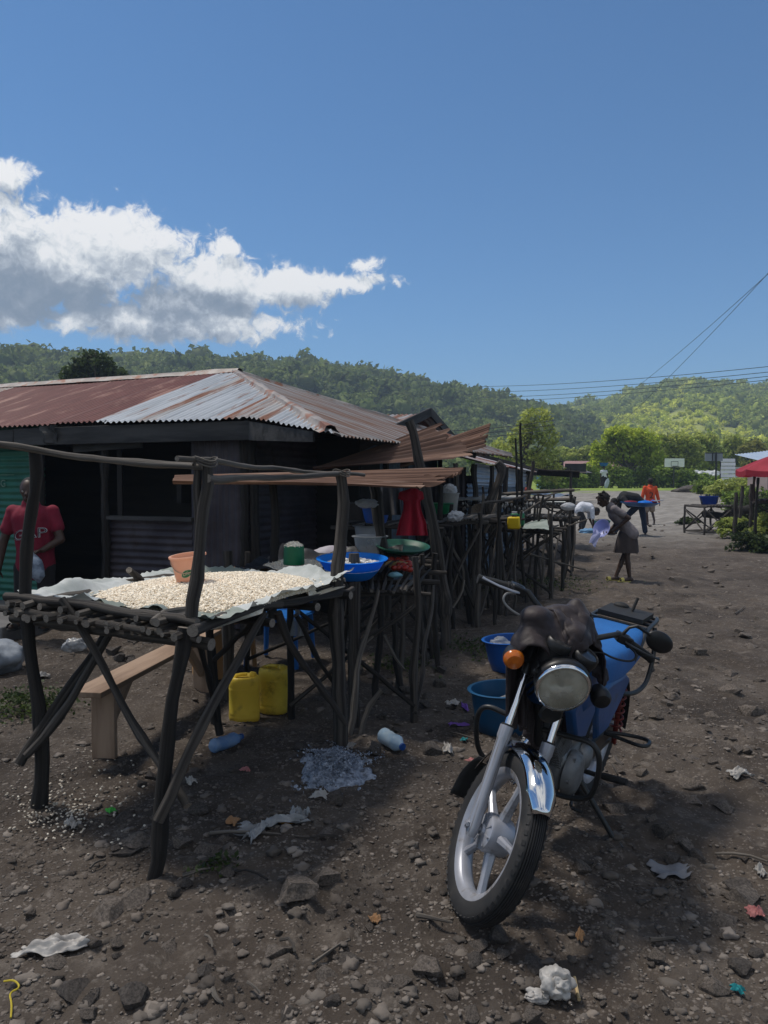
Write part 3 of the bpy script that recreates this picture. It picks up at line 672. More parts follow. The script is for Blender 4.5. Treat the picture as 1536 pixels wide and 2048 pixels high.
        P = (HC + E2 * U[:,:,None] + N2 * (off - w_)[:,:,None]) if along == 'e' else (HC + N2 * U[:,:,None] + E2 * (off - w_)[:,:,None])
        P[:,:,2] += Z; mb = MB(); mb.grid(P, np.stack([U, Z, 0 * U], 2)); return part(name, mb, m, par, ang=60)
    K = 1.4; BF = 0.84
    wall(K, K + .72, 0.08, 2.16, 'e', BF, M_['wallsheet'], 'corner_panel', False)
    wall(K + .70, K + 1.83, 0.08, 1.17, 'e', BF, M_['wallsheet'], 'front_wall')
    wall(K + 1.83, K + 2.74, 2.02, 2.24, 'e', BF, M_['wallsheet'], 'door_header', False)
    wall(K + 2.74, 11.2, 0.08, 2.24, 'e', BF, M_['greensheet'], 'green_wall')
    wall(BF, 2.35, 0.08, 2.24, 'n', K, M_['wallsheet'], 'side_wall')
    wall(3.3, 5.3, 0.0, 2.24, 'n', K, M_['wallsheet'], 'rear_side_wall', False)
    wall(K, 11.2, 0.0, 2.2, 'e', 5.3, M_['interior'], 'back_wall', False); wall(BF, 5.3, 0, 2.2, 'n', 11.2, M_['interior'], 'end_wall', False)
    mb = MB(); mb.box(hp(K + 2.2, 2.3, 1.05), (5.5, 0.03, 2.1), np.stack([E2, N2, up], 1)); part('inner_partition', mb, M_['interior'], t)
    mb = MB(); mb.beam(hp(K + .66, BF - .02, 1.19), hp(K + 1.84, BF - .02, 1.19), 0.10, 0.04); part('window_sill', mb, M_['fascia'], t)
    mb = MB(); mb.box(hp(K + 1.70, BF + .06, 1.55), (0.05, 0.05, 0.8)); part('shelf_jamb', mb, M_['interior'], t); mb = MB(); mb.box(hp(K + 0.98, BF + .3, 1.5), (.06, .3, .3), np.stack([E2, N2, up], 1)); part('shelf', mb, M_['interior'], t)
    mb = MB(); mb.beam(hp(K + 1.3, BF - .05, 2.0), hp(K + 2.25, BF - .05, 1.96), 0.03, 0.11, up=up); part('lintel_board', mb, M_['fascia'], t)
    for nm, u in (('door_jamb', K + 1.83), ('door_jamb', K + 2.74), ('corner_post', K + .05)):
        mb = MB(); mb.stick([hp(u, BF - .03, 0.0), hp(u, BF - .03, 2.14)], 0.045, 0.04, int(u * 10)); part(nm, mb, M_['pole2'], t)
    mb = MB(); mb.stick([hp(K - .06, BF + .04, 0.0), hp(K - .03, BF + .02, 2.14)], 0.05, 0.045, 91); part('corner_post', mb, M_['pole2'], t)
    for u in (2.38, 3.28):
        mb = MB(); mb.stick([hp(K - .04, u, 0.0), hp(K - .02, u, 2.2)], 0.045, 0.04, int(u * 31)); part('side_post', mb, M_['pole2'], t)
    mb = MB(); mb.box(hp(7.3, 0.20, 0.075), (7.8, 1.24, 0.21), np.stack([E2, N2, up], 1)); part('plinth', mb, M_['concrete'], t, bevel=0.015)
    # a rag caught under the eave, and the sheet metal lettering on the green wall
    mb = MB(); gu = np.linspace(0, 1, 9); gv = np.linspace(0, 1, 9); U, Vv = np.meshgrid(gu, gv, indexing='ij')
    P = HC + E2 * (3.72 + .22 * U + 0.02 * np.sin(Vv * 9))[:,:,None] + N2 * (0.625 - 0.03 * np.sin(U * 7 + Vv * 4))[:,:,None]; P[:,:,2] += 2.2 - .19 * Vv
    mb.grid(P); part('rag', mb, M_['fascia'], t)
    tx = text_mesh('FITTING', 0.12, 0.003); V, F = tx
    R = np.stack([-E2, up, -N2], 1); mb = MB(); mb.add(V @ R.T + hp(K + 3.78, BF - 0.018, 1.52), F)
    mb.beam(hp(K + 3.8, BF - .018, 1.66), hp(K + 3.2, BF - .018, 1.66), 0.004, 0.010, up=up)
    part('lettering', mb, mat('faded_paint', (0.16,0.24,0.20), (0.08,0.17,0.12), scale=30, lo=0.4, hi=0.6), t, label='faded pale hand painted letters', smooth=False)
    return t
def text_mesh(s, size, ext, align='LEFT'):
    c = bpy.data.curves.new('t', 'FONT'); c.body = s; c.size = size; c.extrude = ext; c.align_x = align; c.resolution_u = 3
    o = bpy.data.objects.new('t', c); COL.objects.link(o); dg = bpy.context.evaluated_depsgraph_get(); dg.update()
    me = bpy.data.meshes.new_from_object(o.evaluated_get(dg)); V = np.zeros(len(me.vertices) * 3); me.vertices.foreach_get('co', V); V = V.reshape(-1, 3)
    me.calc_loop_triangles(); F = np.array([x.vertices[:] for x in me.loop_triangles])
    bpy.data.objects.remove(o); bpy.data.curves.remove(c); bpy.data.meshes.remove(me); return V, F
build_hut()

# ------------------------------------------------------------------ the sheds further along the row
D2 = np.array([0.35, 0.937, 0]); D2 /= np.linalg.norm(D2); Q2 = np.array([-D2[1], D2[0], 0])      # along the row, and away from the road
def ripple(mb, o, u, v, nu, amp=0.011, pitch=0.076, nv=3, axis='u', seed=0, m=None, sag=0.0):
    """a corrugated sheet spanned by vectors u and v from corner o; the ripples repeat along u"""
    o, u, v = (np.array(x, float) for x in (o, u, v)); L = np.linalg.norm(u); s = np.linspace(0, L, max(4, int(L / pitch * 6))); tt = np.linspace(0, 1, nv)
    n = np.cross(u, v); n /= np.linalg.norm(n); S, T = np.meshgrid(s, tt, indexing='ij')
    h = wave(S, pitch, amp) + 0.01 * vnoise(np.stack([S.ravel() * 1.7, T.ravel() * 2, S.ravel() * 0 + seed], 1)).reshape(S.shape) - sag * 4 * T * (1 - T)
    P = o + u * (S / L)[:,:,None] + v * T[:,:,None] + n * h[:,:,None]
    mb.grid(P, np.stack([S + seed, T * np.linalg.norm(v), 0 * S + seed], 2), m)
    return mb
UP = np.array([0,0,1.])
def build_sheds():
    # shed with gable, straight after the hut
    o = np.array([-0.55, 9.4, 0]); t = thing('gabled_shed', 'dark gabled shed squeezed between the big hut and the blue grey shed', 'shed', o + D2 * 2)
    mb = MB(); ripple(mb, o, D2 * 4.2, UP * 2.15, 0, seed=3); part('road_wall', mb, M_['bluesheet'], t, ang=60)
    mb = MB(); ripple(mb, o + Q2 * 3, D2 * 4.2, UP * 2.1, 0, seed=4); part('back_wall', mb, M_['wallsheet'], t, ang=60)
    mb = MB(); ripple(mb, o, Q2 * 3, UP * 2.1, 0, seed=5); ripple(mb, o + D2 * 4.2, Q2 * 3, UP * 2.1, 0, seed=6); part('end_wall', mb, M_['wallsheet'], t, ang=60)
    pk = o + D2 * 2.75 + UP * 2.62 - Q2 * .3; e1 = o - D2 * .2 + UP * 1.98 - Q2 * .3; e2 = o + D2 * 4.7 + UP * 2.16 - Q2 * .3
    mb = MB(); ripple(mb, e1, Q2 * 3.5, pk - e1, 0, seed=7); part('roof_slope', mb, M_['galvrust'], t, ang=60)
    mb = MB(); ripple(mb, pk, Q2 * 3.5, e2 - pk, 0, seed=8); part('roof_slope', mb, M_['galvrust'], t, ang=60)
    mb = MB(); mb.beam(e1 - Q2 * .02, pk - Q2 * .02 + UP * .02, 0.03, 0.13, up=UP); mb.beam(pk - Q2 * .02 + UP * .02, e2 - Q2 * .02, 0.03, 0.13, up=UP); part('barge_board', mb, M_['fascia'], t)
    mb = MB(); mb.box(o + D2 * .9 - Q2 * .05 + UP * 0.95, (.7, .02, 1.9), np.stack([D2, Q2, UP], 1)); part('door', mb, M_['interior'], t)
    for k, u in enumerate((0.1, 1.5, 2.9, 4.1)):
        mb = MB(); mb.stick([o + D2 * u - Q2 * .08, o + D2 * u - Q2 * .08 + UP * 2.05], 0.05, 0.04, 50 + k); part('wall_post', mb, M_['pole'], t)
    # blue grey shed
    o = np.array([1.30, 12.2, 0]); L = 5.1; t = thing('blue_grey_shed', 'low shed of blue grey corrugated sheets with a sloping rusty roof', 'shed', o + D2 * 2.5)
    mb = MB(); ripple(mb, o + UP * 0.02, UP * 1.05, D2 * L, 0, seed=13); part('lower_wall', mb, M_['bluesheet'], t, ang=60)
    mb = MB(); ripple(mb, o + UP * 1.05 - Q2 * .02, UP * .50, D2 * L + UP * -.06, 0, seed=14); part('upper_wall', mb, M_['bluesheet'], t, ang=60)
    mb = MB(); ripple(mb, o + UP * 1.52 - Q2 * .045 + D2 * .4, UP * .36, D2 * (L - .4) - UP * .08, 0, seed=15); part('silver_strip', mb, M_['silversheet'], t, ang=60)
    mb = MB(); ripple(mb, o + D2 * L, Q2 * 2.6, UP * 1.7, 0, seed=16); ripple(mb, o, Q2 * 2.6, UP * 1.8, 0, seed=17); ripple(mb, o + Q2 * 2.6, D2 * L, UP * 2.2, 0, seed=18); part('other_walls', mb, M_['wallsheet'], t, ang=60)
    z0 = o - Q2 * .25 - D2 * .2 + UP * 1.88; v = Q2 * 3.0 + UP * .78
    for k in range(7):
        mb = MB(); ripple(mb, z0 + D2 * (k * .78) - UP * .016 * k + UP * .004 * (k % 2), D2 * .80 - UP * .012, v, 0, seed=20 + k); part('roof_sheet', mb, M_[['galvrust', 'galv', 'galvrust', 'redsheet'][k % 4]], t, ang=60)
    mb = MB(); mb.beam(z0 + D2 * 5.5 - UP * .10, z0 + D2 * 5.5 + v - UP * .08, 0.03, 0.16, up=UP); part('barge_board', mb, M_['fascia'], t)
    for k, u in enumerate((0.05, 1.3, 2.6, 3.9, 5.0)):
        mb = MB(); mb.stick([o + D2 * u - Q2 * .12, o + D2 * u - Q2 * .12 + UP * 1.85], 0.05, 0.04, 60 + k); part('wall_post', mb, M_['pole'], t)
build_sheds()

def far_house(name, label, px, d, w, dep, h, rh, wallm, roofm, ang, cat='house'):
    b = at(px, d); t = thing(name, label, cat, b); R = rotz(ang)
    def P(x, y, z): return b + R @ np.array([x, y, z], float)
    mb = MB(); mb.box(P(0,0,h/2), (w, dep, h), R); part('wall', mb, wallm, t)
    mb = MB(); hw, hd = w/2 + .3, dep/2 + .3
    V = [P(-hw,-hd,h),P(hw,-hd,h),P(hw,hd,h),P(-hw,hd,h),P(-hw*.55,0,h+rh),P(hw*.55,0,h+rh)]
    mb.add(V, [(0,1,5,4),(2,3,4,5)]); mb.more([(1,2,5),(3,0,4)]); part('roof', mb, roofm, t, smooth=False)
    mb = MB(); mb.box(P(-w*.25,-dep/2-.02,1.0), (.9,.05,2.0), R); part('door', mb, M_['interior'], t)
    for x in (0.1, .32):
        mb = MB(); mb.box(P(w*x,-dep/2-.02,1.4), (.9,.05,.8), R); part('window', mb, M_['interior'], t)
    return t
M_['pinkroof'] = mat('pink_tin_roof', (0.24,0.135,0.125), (0.29,0.17,0.155), scale=1, rough=0.6)
M_['bluewall'] = mat('blue_painted_wall', (0.12,0.26,0.42), (0.15,0.30,0.46), scale=2, rough=0.7)
M_['palewall'] = mat('pale_plaster', (0.36,0.32,0.31), (0.42,0.38,0.36), scale=2, rough=0.8)
far_house('pink_roofed_house', 'low house with a faded pink tin roof behind the hedge', 1180, 76, 8.4, 4, 1.25, 1.15, M_['palewall'], M_['pinkroof'], 0.12)
far_house('blue_house', 'small house with blue painted wall half hidden by bushes', 1122, 56, 2.9, 2.5, 1.15, 0.5, M_['bluewall'], M_['dullsheet'], 0.1)

# ------------------------------------------------------------------ the near stick stall, its frame and its goods
def Wp(l): return [W(*p) for p in l]
def build_near_stall():
    FL = np.array([-1.79, 3.69, 0]); FR = np.array([-0.776, 3.12, 0]); RRr = np.array([-0.23, 4.56, 0]); BL = FL + RRr - FR
    t = thing('drying_stall', 'near crooked stick stall with braced legs, white grain spread on its deck', 'stall', (FL + FR + RRr + BL) / 4)
    P = M_['pole']; D = M_['pole2']
    def st(name, pts, r0, r1, seed, m=P, wob=.35, n=10, lab=None):
        k = .74 if name != 'deck_stick' else .95; mb = MB(); mb.stick(pts, r0 * k, r1 * k, seed, n, wob * 1.5); return part(name, mb, [m, M_['cut']], t, lab)
    # posts
    st('post', [W(74,1640,3.70), W(82,1480,3.70), W(72,1400,3.69), W(52,1280,3.69), W(50,1200,3.69), W(60,1050,3.69), W(70,902,3.69)], .044, .036, 1, D, .25)
    st('post', [W(306,1765,3.10), W(330,1560,3.11), W(352,1400,3.11), W(372,1255,3.12)], .040, .040, 2, D, .3)
    st('post', [W(382,1245,3.16), W(396,1120,3.18), W(402,1010,3.18), W(413,922,3.18)], .037, .030, 3, P, .3)
    st('post', [W(400,1075,3.2), W(399,1000,3.21), W(397,932,3.215)], .026, .024, 33, P, .3)
    st('post', [W(682,1515,4.56), W(679,1350,4.56), W(677,1180,4.57), W(684,1080,4.57), W(681,945,4.57)], .060, .047, 4, P, .25)
    st('post', [W(431,1462,5.0), W(424,1350,5.0), W(418,1250,5.02), W(404,1148,5.05)], .040, .035, 5, D)
    st('post', [W(440,1470,4.55), W(432,1380,4.55), W(415,1290,4.5), W(414,1220,4.45)], .030, .03, 6, D)
    # bearers under the deck, then the deck sticks, then the rim poles
    up = UP
    for k, (f, r_) in enumerate(((0.03, .036), (0.36, .032), (0.68, .032), (0.97, .036))):
        a = FL + (BL - FL) * f; b = FR + (RRr - FR) * f; d = (b - a) / np.linalg.norm(b - a)
        st('bearer', [a - d * .06 + up * .925, (a + b) / 2 + up * .915, b + d * .06 + up * .925], r_, r_ * .9, 20 + k, D if k else P, .4)
    g = rng(12); n = 27
    for k in range(n):
        u = (k + .5) / n; a = FL + (FR - FL) * u; b = BL + (RRr - BL) * u; d = (b - a) / np.linalg.norm(b - a); r_ = g.uniform(.012, .021)
        lift = g.uniform(-.006, .012) + .955 + r_
        st('deck_stick', [a - d * g.uniform(.02, .11) + up * lift, (a + b) / 2 + up * (lift + g.uniform(-.01, .01)) + (FR - FL) * g.uniform(-.02, .02), b + d * g.uniform(0, .12) + up * (lift + g.uniform(-.01,.015))], r_, r_ * .75, 100 + k, [P, D, P, M_['polepale']][k % 4], .5, 7)
    for k in range(9):                                        # a second loose layer along the front edge
        u = g.uniform(0.03, .97); a = FL + (FR - FL) * u; d = (BL - FL) / np.linalg.norm(BL - FL); r_ = g.uniform(.013, .02)
        st('deck_stick', [a - d * g.uniform(.03, .10) + up * (1.0 + r_), a + d * g.uniform(.15, .4) + up * (1.0 + r_) + (FR - FL) * g.uniform(-.05, .05)], r_, r_ * .8, 160 + k, [P, M_['polepale']][k % 2], .5, 7)
    e = (FR - FL) / np.linalg.norm(FR - FL); h = (RRr - FR) / np.linalg.norm(RRr - FR)
    st('rim_pole', [FL - e * .05 + up * 1.035, (FL + FR) / 2 + up * 1.04, FR + e * .02 + up * 1.02], .028, .024, 41)
    st('rim_pole', [FL - e * .10 + up * .985 - h * .06, (FL + FR) / 2 + up * .975 - h * .05, FR + e * .05 + up * .96 - h * .03], .024, .02, 42)
    st('rim_pole', [W(385,1262,3.06), W(470,1228,3.45), W(560,1208,3.8)], .034, .030, 43)
    st('rim_pole', [W(540,1212,3.72), W(620,1196,4.1), W(705,1178,4.72)], .026, .024, 44)
    st('rim_pole', [FL + up * 1.02 - e * .05, W(200,1172,4.25), W(350,1152,4.75)], .024, .022, 45, M_['polepale'])
    st('rim_pole', [W(330,1150,4.9), W(450,1148,5.0), W(690,1160,4.72)], .022, .02, 46, M_['polepale'])
    st('rim_pole', [W(258,1140,4.35), W(285,1165,4.5)], .028, .025, 47)
    # braces
    st('brace', [W(38,1528,3.62), W(120,1400,3.72), W(235,1232,3.95)], .032, .027, 51, P, .25)
    st('brace', [W(52,1512,3.56), W(140,1405,3.66), W(248,1220,3.86)], .027, .024, 52, P, .25)
    st('brace', [W(124,1198,3.50), W(200,1320,3.42), W(270,1465,3.30), W(375,1612,3.10)], .022, .024, 53, P, .25)
    st('brace', [W(316,1642,3.04), W(380,1500,3.10), W(445,1370,3.30), W(530,1228,3.68)], .028, .026, 54, P, .3)
    st('brace', [W(556,1225,3.9), W(580,1300,4.0), W(640,1370,4.25), W(692,1448,4.45)], .027, .022, 55, P, .4)
    st('brace', [W(592,1230,4.3), W(640,1330,4.5), W(690,1395,4.75)], .020, .018, 56, D, .4)
    st('brace', [W(430,1318,4.3), W(455,1282,4.1), W(510,1240,3.8), W(520,1222,3.74)], .022, .018, 57, D, .6)
    st('brace', [W(392,1270,3.4), W(420,1380,4.2), W(432,1440,4.5)], .02, .02, 58, D, .4)
    # rails overhead
    st('top_rail', [W(-60,884,3.55), W(80,902,3.66), W(250,925,3.40), W(408,934,3.17)], .023, .018, 61, M_['polepale'], .3)
    st('top_rail', [W(354,917,3.05), W(450,926,3.36), W(590,943,4.1), W(728,950,4.85)], .017, .015, 62, M_['polepale'], .35)
    st('top_rail', [W(415,957,3.16), W(540,958,3.8), W(676,947,4.52)], .022, .020, 63, M_['polepale'], .3)
    mb = MB()
    for px, py, d in ((410,930,3.18), (683,950,4.56)):
        c = W(px, py, d)
        for k in range(3): mb.tube([c + np.array([.05 * cos(a), .05 * sin(a), .012 * k + .01 * sin(a * 2)]) for a in np.linspace(0, 2*pi, 14, endpoint=False)], .004, 5, closed=True)
    part('lashing', mb, M_['polepale'], t)
    return FL, FR, RRr, BL
FL, FR, RRr, BL = build_near_stall()

# the white woven sack sheet, its turned up edges
M_['sack'] = mat('woven_sack', (0.40,0.43,0.41), (0.56,0.58,0.57), scale=5, c3=(0.30,0.33,0.30), s3=3.5, rough=0.7, bump=0.25, bscale=140, bdist=0.002, transl=0.12)
M_['sackolive'] = mat('olive_sack', (0.17,0.20,0.17), (0.26,0.29,0.26), scale=5, rough=0.75, bump=0.3, bscale=120, bdist=0.002)
M_['grain'] = mat('white_grain', (0.78,0.67,0.51), (0.90,0.82,0.68), scale=40, c3=(0.55,0.43,0.30), s3=55, lo3=0.6, hi3=0.66, rough=0.6, isl=0.22)
M_['blacktarp'] = mat('black_tarpaulin', (0.014,0.015,0.017), (0.024,0.026,0.03), scale=6, rough=0.5, bump=0.4, bscale=25)
M_['kernel'] = M_['grain']
def tabpt(u, v): return FL * (1-u) * (1-v) + FR * u * (1-v) + BL * (1-u) * v + RRr * u * v
def heap_h(u, v):
    # the spread is thickest right of the middle and thins to the left rim
    r = np.hypot((u - 0.58) / 0.47, (v - 0.50) / 0.49); return 0.050 * np.clip(1 - r ** 2.2, 0, None) ** 0.7
def build_sheet():
    n = 90; U, V = np.meshgrid(np.linspace(-.02, 1.06, n), np.linspace(.03, 1.0, n), indexing='ij')
    P = (FL * ((1-U) * (1-V))[:,:,None] + FR * (U * (1-V))[:,:,None] + BL * ((1-U) * V)[:,:,None] + RRr * (U * V)[:,:,None])
    q = np.stack([P[:,:,0].ravel() * 4, P[:,:,1].ravel() * 4, np.zeros(P[:,:,0].size)], 1)
    w1 = fbm(q, 3).reshape(U.shape); w2 = fbm(q * 2.7 + 9, 3).reshape(U.shape); w3 = vnoise(q * 0.9 + 5).reshape(U.shape)
    edge = np.minimum.reduce([U + .02, 1.06 - U, V - .03, 1.0 - V])
    rise = sst(0.17, 0.0, edge)
    # left rim stands up in a fold, right corner points up, front edge droops in places
    zl = 0.022 * sst(.14, .0, U) * (0.3 + 0.9 * np.clip(w3 + .2, 0, 1)) ; zr = 0.035 * sst(.93, 1.06, U) * sst(.35, 1.0, V)
    Z = 1.005 + 0.018 * rise * (1 + w1 * 1.5) + zl * sst(1.0, .3, V) + zr + (0.014 * w1 + 0.010 * w2) * (0.35 + rise) + 0.02 * sst(.10, 0, 1.0 - V) * (0.5 + w1)
    cr = 1 - np.clip(np.abs(vnoise(q * 1.7 + 21)).reshape(U.shape) * 5, 0, 1); cr2 = 1 - np.clip(np.abs(vnoise(q * 3.9 + 41)).reshape(U.shape) * 5, 0, 1); Z += (0.016 * cr + 0.008 * cr2) * (.25 + rise)
    Z += 0.045 * sst(.13, .03, V) * np.clip(np.sin(U * 17 + 3 * w3) * .6 + .35, 0, 1) * sst(.2, .4, U)
    P[:,:,2] = Z
    fold = np.exp(-((U - .07) / .05) ** 2 - ((V - .20) / .12) ** 2); P[:,:,2] += .055 * fold
    mb = MB(); mi = np.where((V[:-1,:-1] < .20) & (U[:-1,:-1] > .45) | (V[:-1,:-1] > .75) & (U[:-1,:-1] < .35), 1, 0).ravel()
    mb.grid(P, None, m=mi); solo('sack_sheet', 'crumpled white woven sack sheet under the spread grain on the near stall', 'sack sheet', mb, [M_['sack'], M_['sackolive']], ang=180)
build_sheet()
def kernels(C, g, s=0.008):
    v, f = ICO[0]; k = len(C); S = s * g.uniform(.7, 1.35, (k, 1)) * np.array([1.35, 0.95, 0.62])
    A = g.uniform(0, 2*pi, k); B_ = g.normal(0, .5, k)
    X = v[None] * S[:,None,:]; ca, sa = np.cos(A)[:,None], np.sin(A)[:,None]; cb, sb = np.cos(B_)[:,None], np.sin(B_)[:,None]
    x = X[:,:,0] * cb - X[:,:,2] * sb; z = X[:,:,0] * sb + X[:,:,2] * cb; y = X[:,:,1]
    V = np.stack([x * ca - y * sa, x * sa + y * ca, z], 2) + C[:,None,:]
    return V.reshape(-1, 3), (f[None] + (np.arange(k) * 12)[:,None,None]).reshape(-1, 3)
def build_heap():
    g = rng(31); mb = MB(); n = 60; U, V = np.meshgrid(np.linspace(.12, 1.02, n), np.linspace(.06, .97, n), indexing='ij')
    P = (FL * ((1-U) * (1-V))[:,:,None] + FR * (U * (1-V))[:,:,None] + BL * ((1-U) * V)[:,:,None] + RRr * (U * V)[:,:,None]); h = heap_h(U, V)
    P[:,:,2] = 1.004 + h - .03 * (h < .003); mb.grid(P)
    k = 24000; u = g.uniform(.14, 1.02, k); v = g.uniform(.06, .96, k); h = heap_h(u, v); ok = (h > .004) | (g.random(k) < .03); u, v, h = u[ok], v[ok], h[ok]
    C = FL * ((1-u) * (1-v))[:,None] + FR * (u * (1-v))[:,None] + BL * ((1-u) * v)[:,None] + RRr * (u * v)[:,None]; C[:,2] = 1.008 + h + g.uniform(-.004, .005, len(u)) + .012 * (h < .004)
    Vk, Fk = kernels(C, g, .0057); mb.add(Vk, Fk)
    solo('grain_spread', 'wide heap of white grain drying on the near stall', 'grain', mb, M_['grain'], kind='stuff', smooth=False)
build_heap()

# peach bucket with leaf emblem
def bucket(name, label, c, r0, r1, h, m, rimw=.008, tilt=(0,0), group=None, cat='bucket', inner=None, n=40, hollow=True):
    t = thing(name, label, cat, c, group); R = rotm((1,0,0), tilt[0]) @ rotm((0,1,0), tilt[1])
    mb = MB(); th = .004
    prof = [(0, 0), (r0 * .96, 0), (r0, .006), (r0 + (r1 - r0) * .5, h * .5), (r1, h - .012), (r1 + rimw, h - .010), (r1 + rimw, h), (r1 - th, h), (r0 + (r1 - r0) * .5 - th, h * .5), (r0 - th, .008), (0, .008)]
    mb.lathe(prof, c, R, n); part('body', mb, m, t, ang=50)
    return t, R
def build_peach_bucket():
    c = W(381, 1168, 4.12); u = .62
    peach = mat('peach_plastic', (0.86,0.58,0.43), (0.82,0.52,0.38), scale=9, rough=0.45, transl=0.5)
    c[2] = 1.035; c = HZ(383, 1172, 1.035)
    r0, r1, h = .070, .090, .170
    t, R = bucket('plastic_bucket', 'peach plastic bucket with a green leaf emblem standing in the grain', c, r0, r1, h, peach, tilt=(.08, -.10))
    def onside(th, z, off=.0016):
        r = r0 + (r1 - r0) * z / h + off; return c + R @ np.array([r * cos(th), r * sin(th), z])
    th0 = math.atan2(-c[1], -c[0]) - .22
    def decal(pts, m, name, par=None, off=.0016):
        mb = MB(); V = [onside(th0 + x / .08, z, off) for x, z in pts]; ctr = onside(th0 + np.mean([p[0] for p in pts]) / .08, np.mean([p[1] for p in pts]), off)
        mb.add([ctr] + V, [(0, i + 1, (i + 1) % len(V) + 1) for i in range(len(V))]); return part(name, mb, m, t, smooth=False)
    green = mat('emblem_green', (0.02,0.13,0.05), (0.025,0.16,0.06), scale=20, rough=.5); cream = plain('emblem_cream', (0.62,0.55,0.40), rough=.5)
    leaf = []
    for k in range(28):
        a = 2*pi*k/28; x = .029 * cos(a); z = .0175 * sin(a) * (1 - .25 * cos(a) ** 2); 
        if k == 0: x += .006; z += .004
        ca, sa = cos(.5), sin(.5); leaf.append((x * ca - z * sa + .003, x * sa + z * ca + .082))
    decal([( .003 + (x-.003) * 1.13, .082 + (z - .082) * 1.13) for x, z in leaf], cream, 'emblem_edge'); decal(leaf, green, 'leaf_emblem', off=.0024)
    decal([(-.042,.026),(.044,.026),(.044,.042),(-.042,.042)], M_['black'], 'label_strip')
    V, F = text_mesh('Life', .026, 0, 'CENTER'); mb = MB(); mb.add(np.array([onside(th0 + (x + .002) / .08, .075 + y + x * .25, .0032) for x, y, z in V]), F); part('emblem_word', mb, cream, t, smooth=False)
    V, F = text_mesh('- - - - - - -', .014, 0, 'CENTER'); mb = MB(); mb.add(np.array([onside(th0 + x / .08, .0295 + y, .0024) for x, y, z in V]), F); part('strip_print', mb, plain('strip_print', (.35,.35,.36)), t, smooth=False)
    mb = MB(); mb.tube([onside(th0 - 1.5 + 3.0 * k / 14, .150 - .065 * sin(pi * k / 14), .004) for k in range(15)], .0026, 6); part('handle', mb, plain('handle_plastic', (.50,.36,.26)), t)
build_peach_bucket()

# under the stall: bench, chairs, jerrycans
def build_bench():
    a = HZ(185, 1382, .44); b = HZ(420, 1262, .44); d = (b - a); L = np.linalg.norm(d); d /= L; s = np.array([-d[1], d[0], 0])
    t = thing('wooden_bench', 'narrow plank bench of pale brown wood under the near stall', 'bench', on(*(a + b)[:2] / 2))
    mb = MB(); mb.beam(a - d * .08, b + d * .1, .19, .032); part('seat', mb, M_['plank'], t, bevel=.004)
    for p in (a + d * .12, b - d * .15):
        mb = MB(); mb.beam([p[0], p[1], .0], [p[0], p[1], .425], .14, .035, up=d); part('leg', mb, M_['plank'], t, bevel=.003)
    for p, q in ((a + d * .14, a + d * .42), (b - d * .17, b - d * .45)):
        mb = MB(); mb.beam([p[0], p[1], .16], [q[0], q[1], .41], .07, .025, up=s); part('brace', mb, M_['plank'], t)
build_bench()
def chair(name, label, base, rz, m, group):
    t = thing(name, label, 'chair', base, group); R = rotz(rz)
    def P(x, y, z): return base + R @ np.array([x, y, z], float)
    mb = MB(); n = 12; U, V = np.meshgrid(np.linspace(-.22,.22,n), np.linspace(-.22,.21,n), indexing='ij'); Z = .42 - .02 * np.exp(-(U**2 + V**2) / .03) - .02 * sst(.14,.22,V)
    G_ = np.array([[P(U[i,j], V[i,j], Z[i,j]) for j in range(n)] for i in range(n)]); mb.grid(G_); mb.grid(G_ - np.array([0,0,.02]))
    mb.tube([P(x,y,.405) for x, y in ((-.22,-.22),(.22,-.22),(.22,.21),(-.22,.21))], .018, 6, closed=True)
    part('seat', mb, m, t)
    for x in (-.2, .2):
        for y, z1 in ((.18, .42), (-.2, .42)):
            mb = MB(); mb.tube([P(x * 1.12, y * 1.15, 0), P(x, y, z1)], [.020, .026], 8); part('leg', mb, m, t)
        mb = MB(); mb.tube([P(x * 1.12, .2, .40), P(x * 1.2, .18, .60), P(x * 1.18, .05, .635), P(x * 1.1, -.18, .63)], .020, 8, flat=.7); part('armrest', mb, m, t)
    mb = MB(); mb.tube([P(-.2,-.2,.42), P(-.2,-.27,.72), P(-.12,-.29,.80), P(.12,-.29,.80), P(.2,-.27,.72), P(.2,-.2,.42)], .02, 8)
    for x in (-.1, 0, .1): mb.beam(P(x,-.22,.42), P(x,-.285,.79), .05, .008, up=R @ np.array([0,1.,0]))
    part('backrest', mb, m, t)
M_['cream'] = mat('cream_plastic', (0.40,0.33,0.24), (0.35,0.28,0.2), scale=6, rough=.5)
M_['orangeplastic'] = mat('tan_plastic', (0.40,0.22,0.09), (0.34,0.18,0.075), scale=6, rough=.5)
M_['bluechair'] = mat('blue_plastic', (0.01,0.13,0.42), (0.01,0.10,0.34), scale=6, rough=.4)
def stool_table(name, label, c, w, h, m):
    t = thing(name, label, 'side table', c); mb = MB(); mb.box(c + np.array([0,0,h-.02]), (w, w, .035), rotz(.5)); part('top', mb, m, t, bevel=.01)
chair('plastic_chair', 'tan plastic armchair pushed in behind the bench', on(*HZ(432, 1300, .2)[:2]), 2.7, M_['orangeplastic'], None)
chair('plastic_chair', 'blue plastic armchair behind the yellow jerrycans', on(*HZ(560, 1310, .1)[:2]), 2.9, M_['bluechair'], None)
def build_box_table():
    c = on(*HZ(420, 1330, .15)[:2]); t = thing('cream_crate', 'cream plastic crate with a flat lid beside the tan chair', 'crate', c); R = rotz(.35)
    mb = MB(); mb.box(c + np.array([0,0,.20]), (.25,.26,.40), R); part('body', mb, M_['orangeplastic'], t, bevel=.012)
    mb = MB(); mb.box(c + np.array([0,0,.42]), (.30,.30,.05), R); part('lid', mb, M_['cream'], t, bevel=.012)
build_box_table()

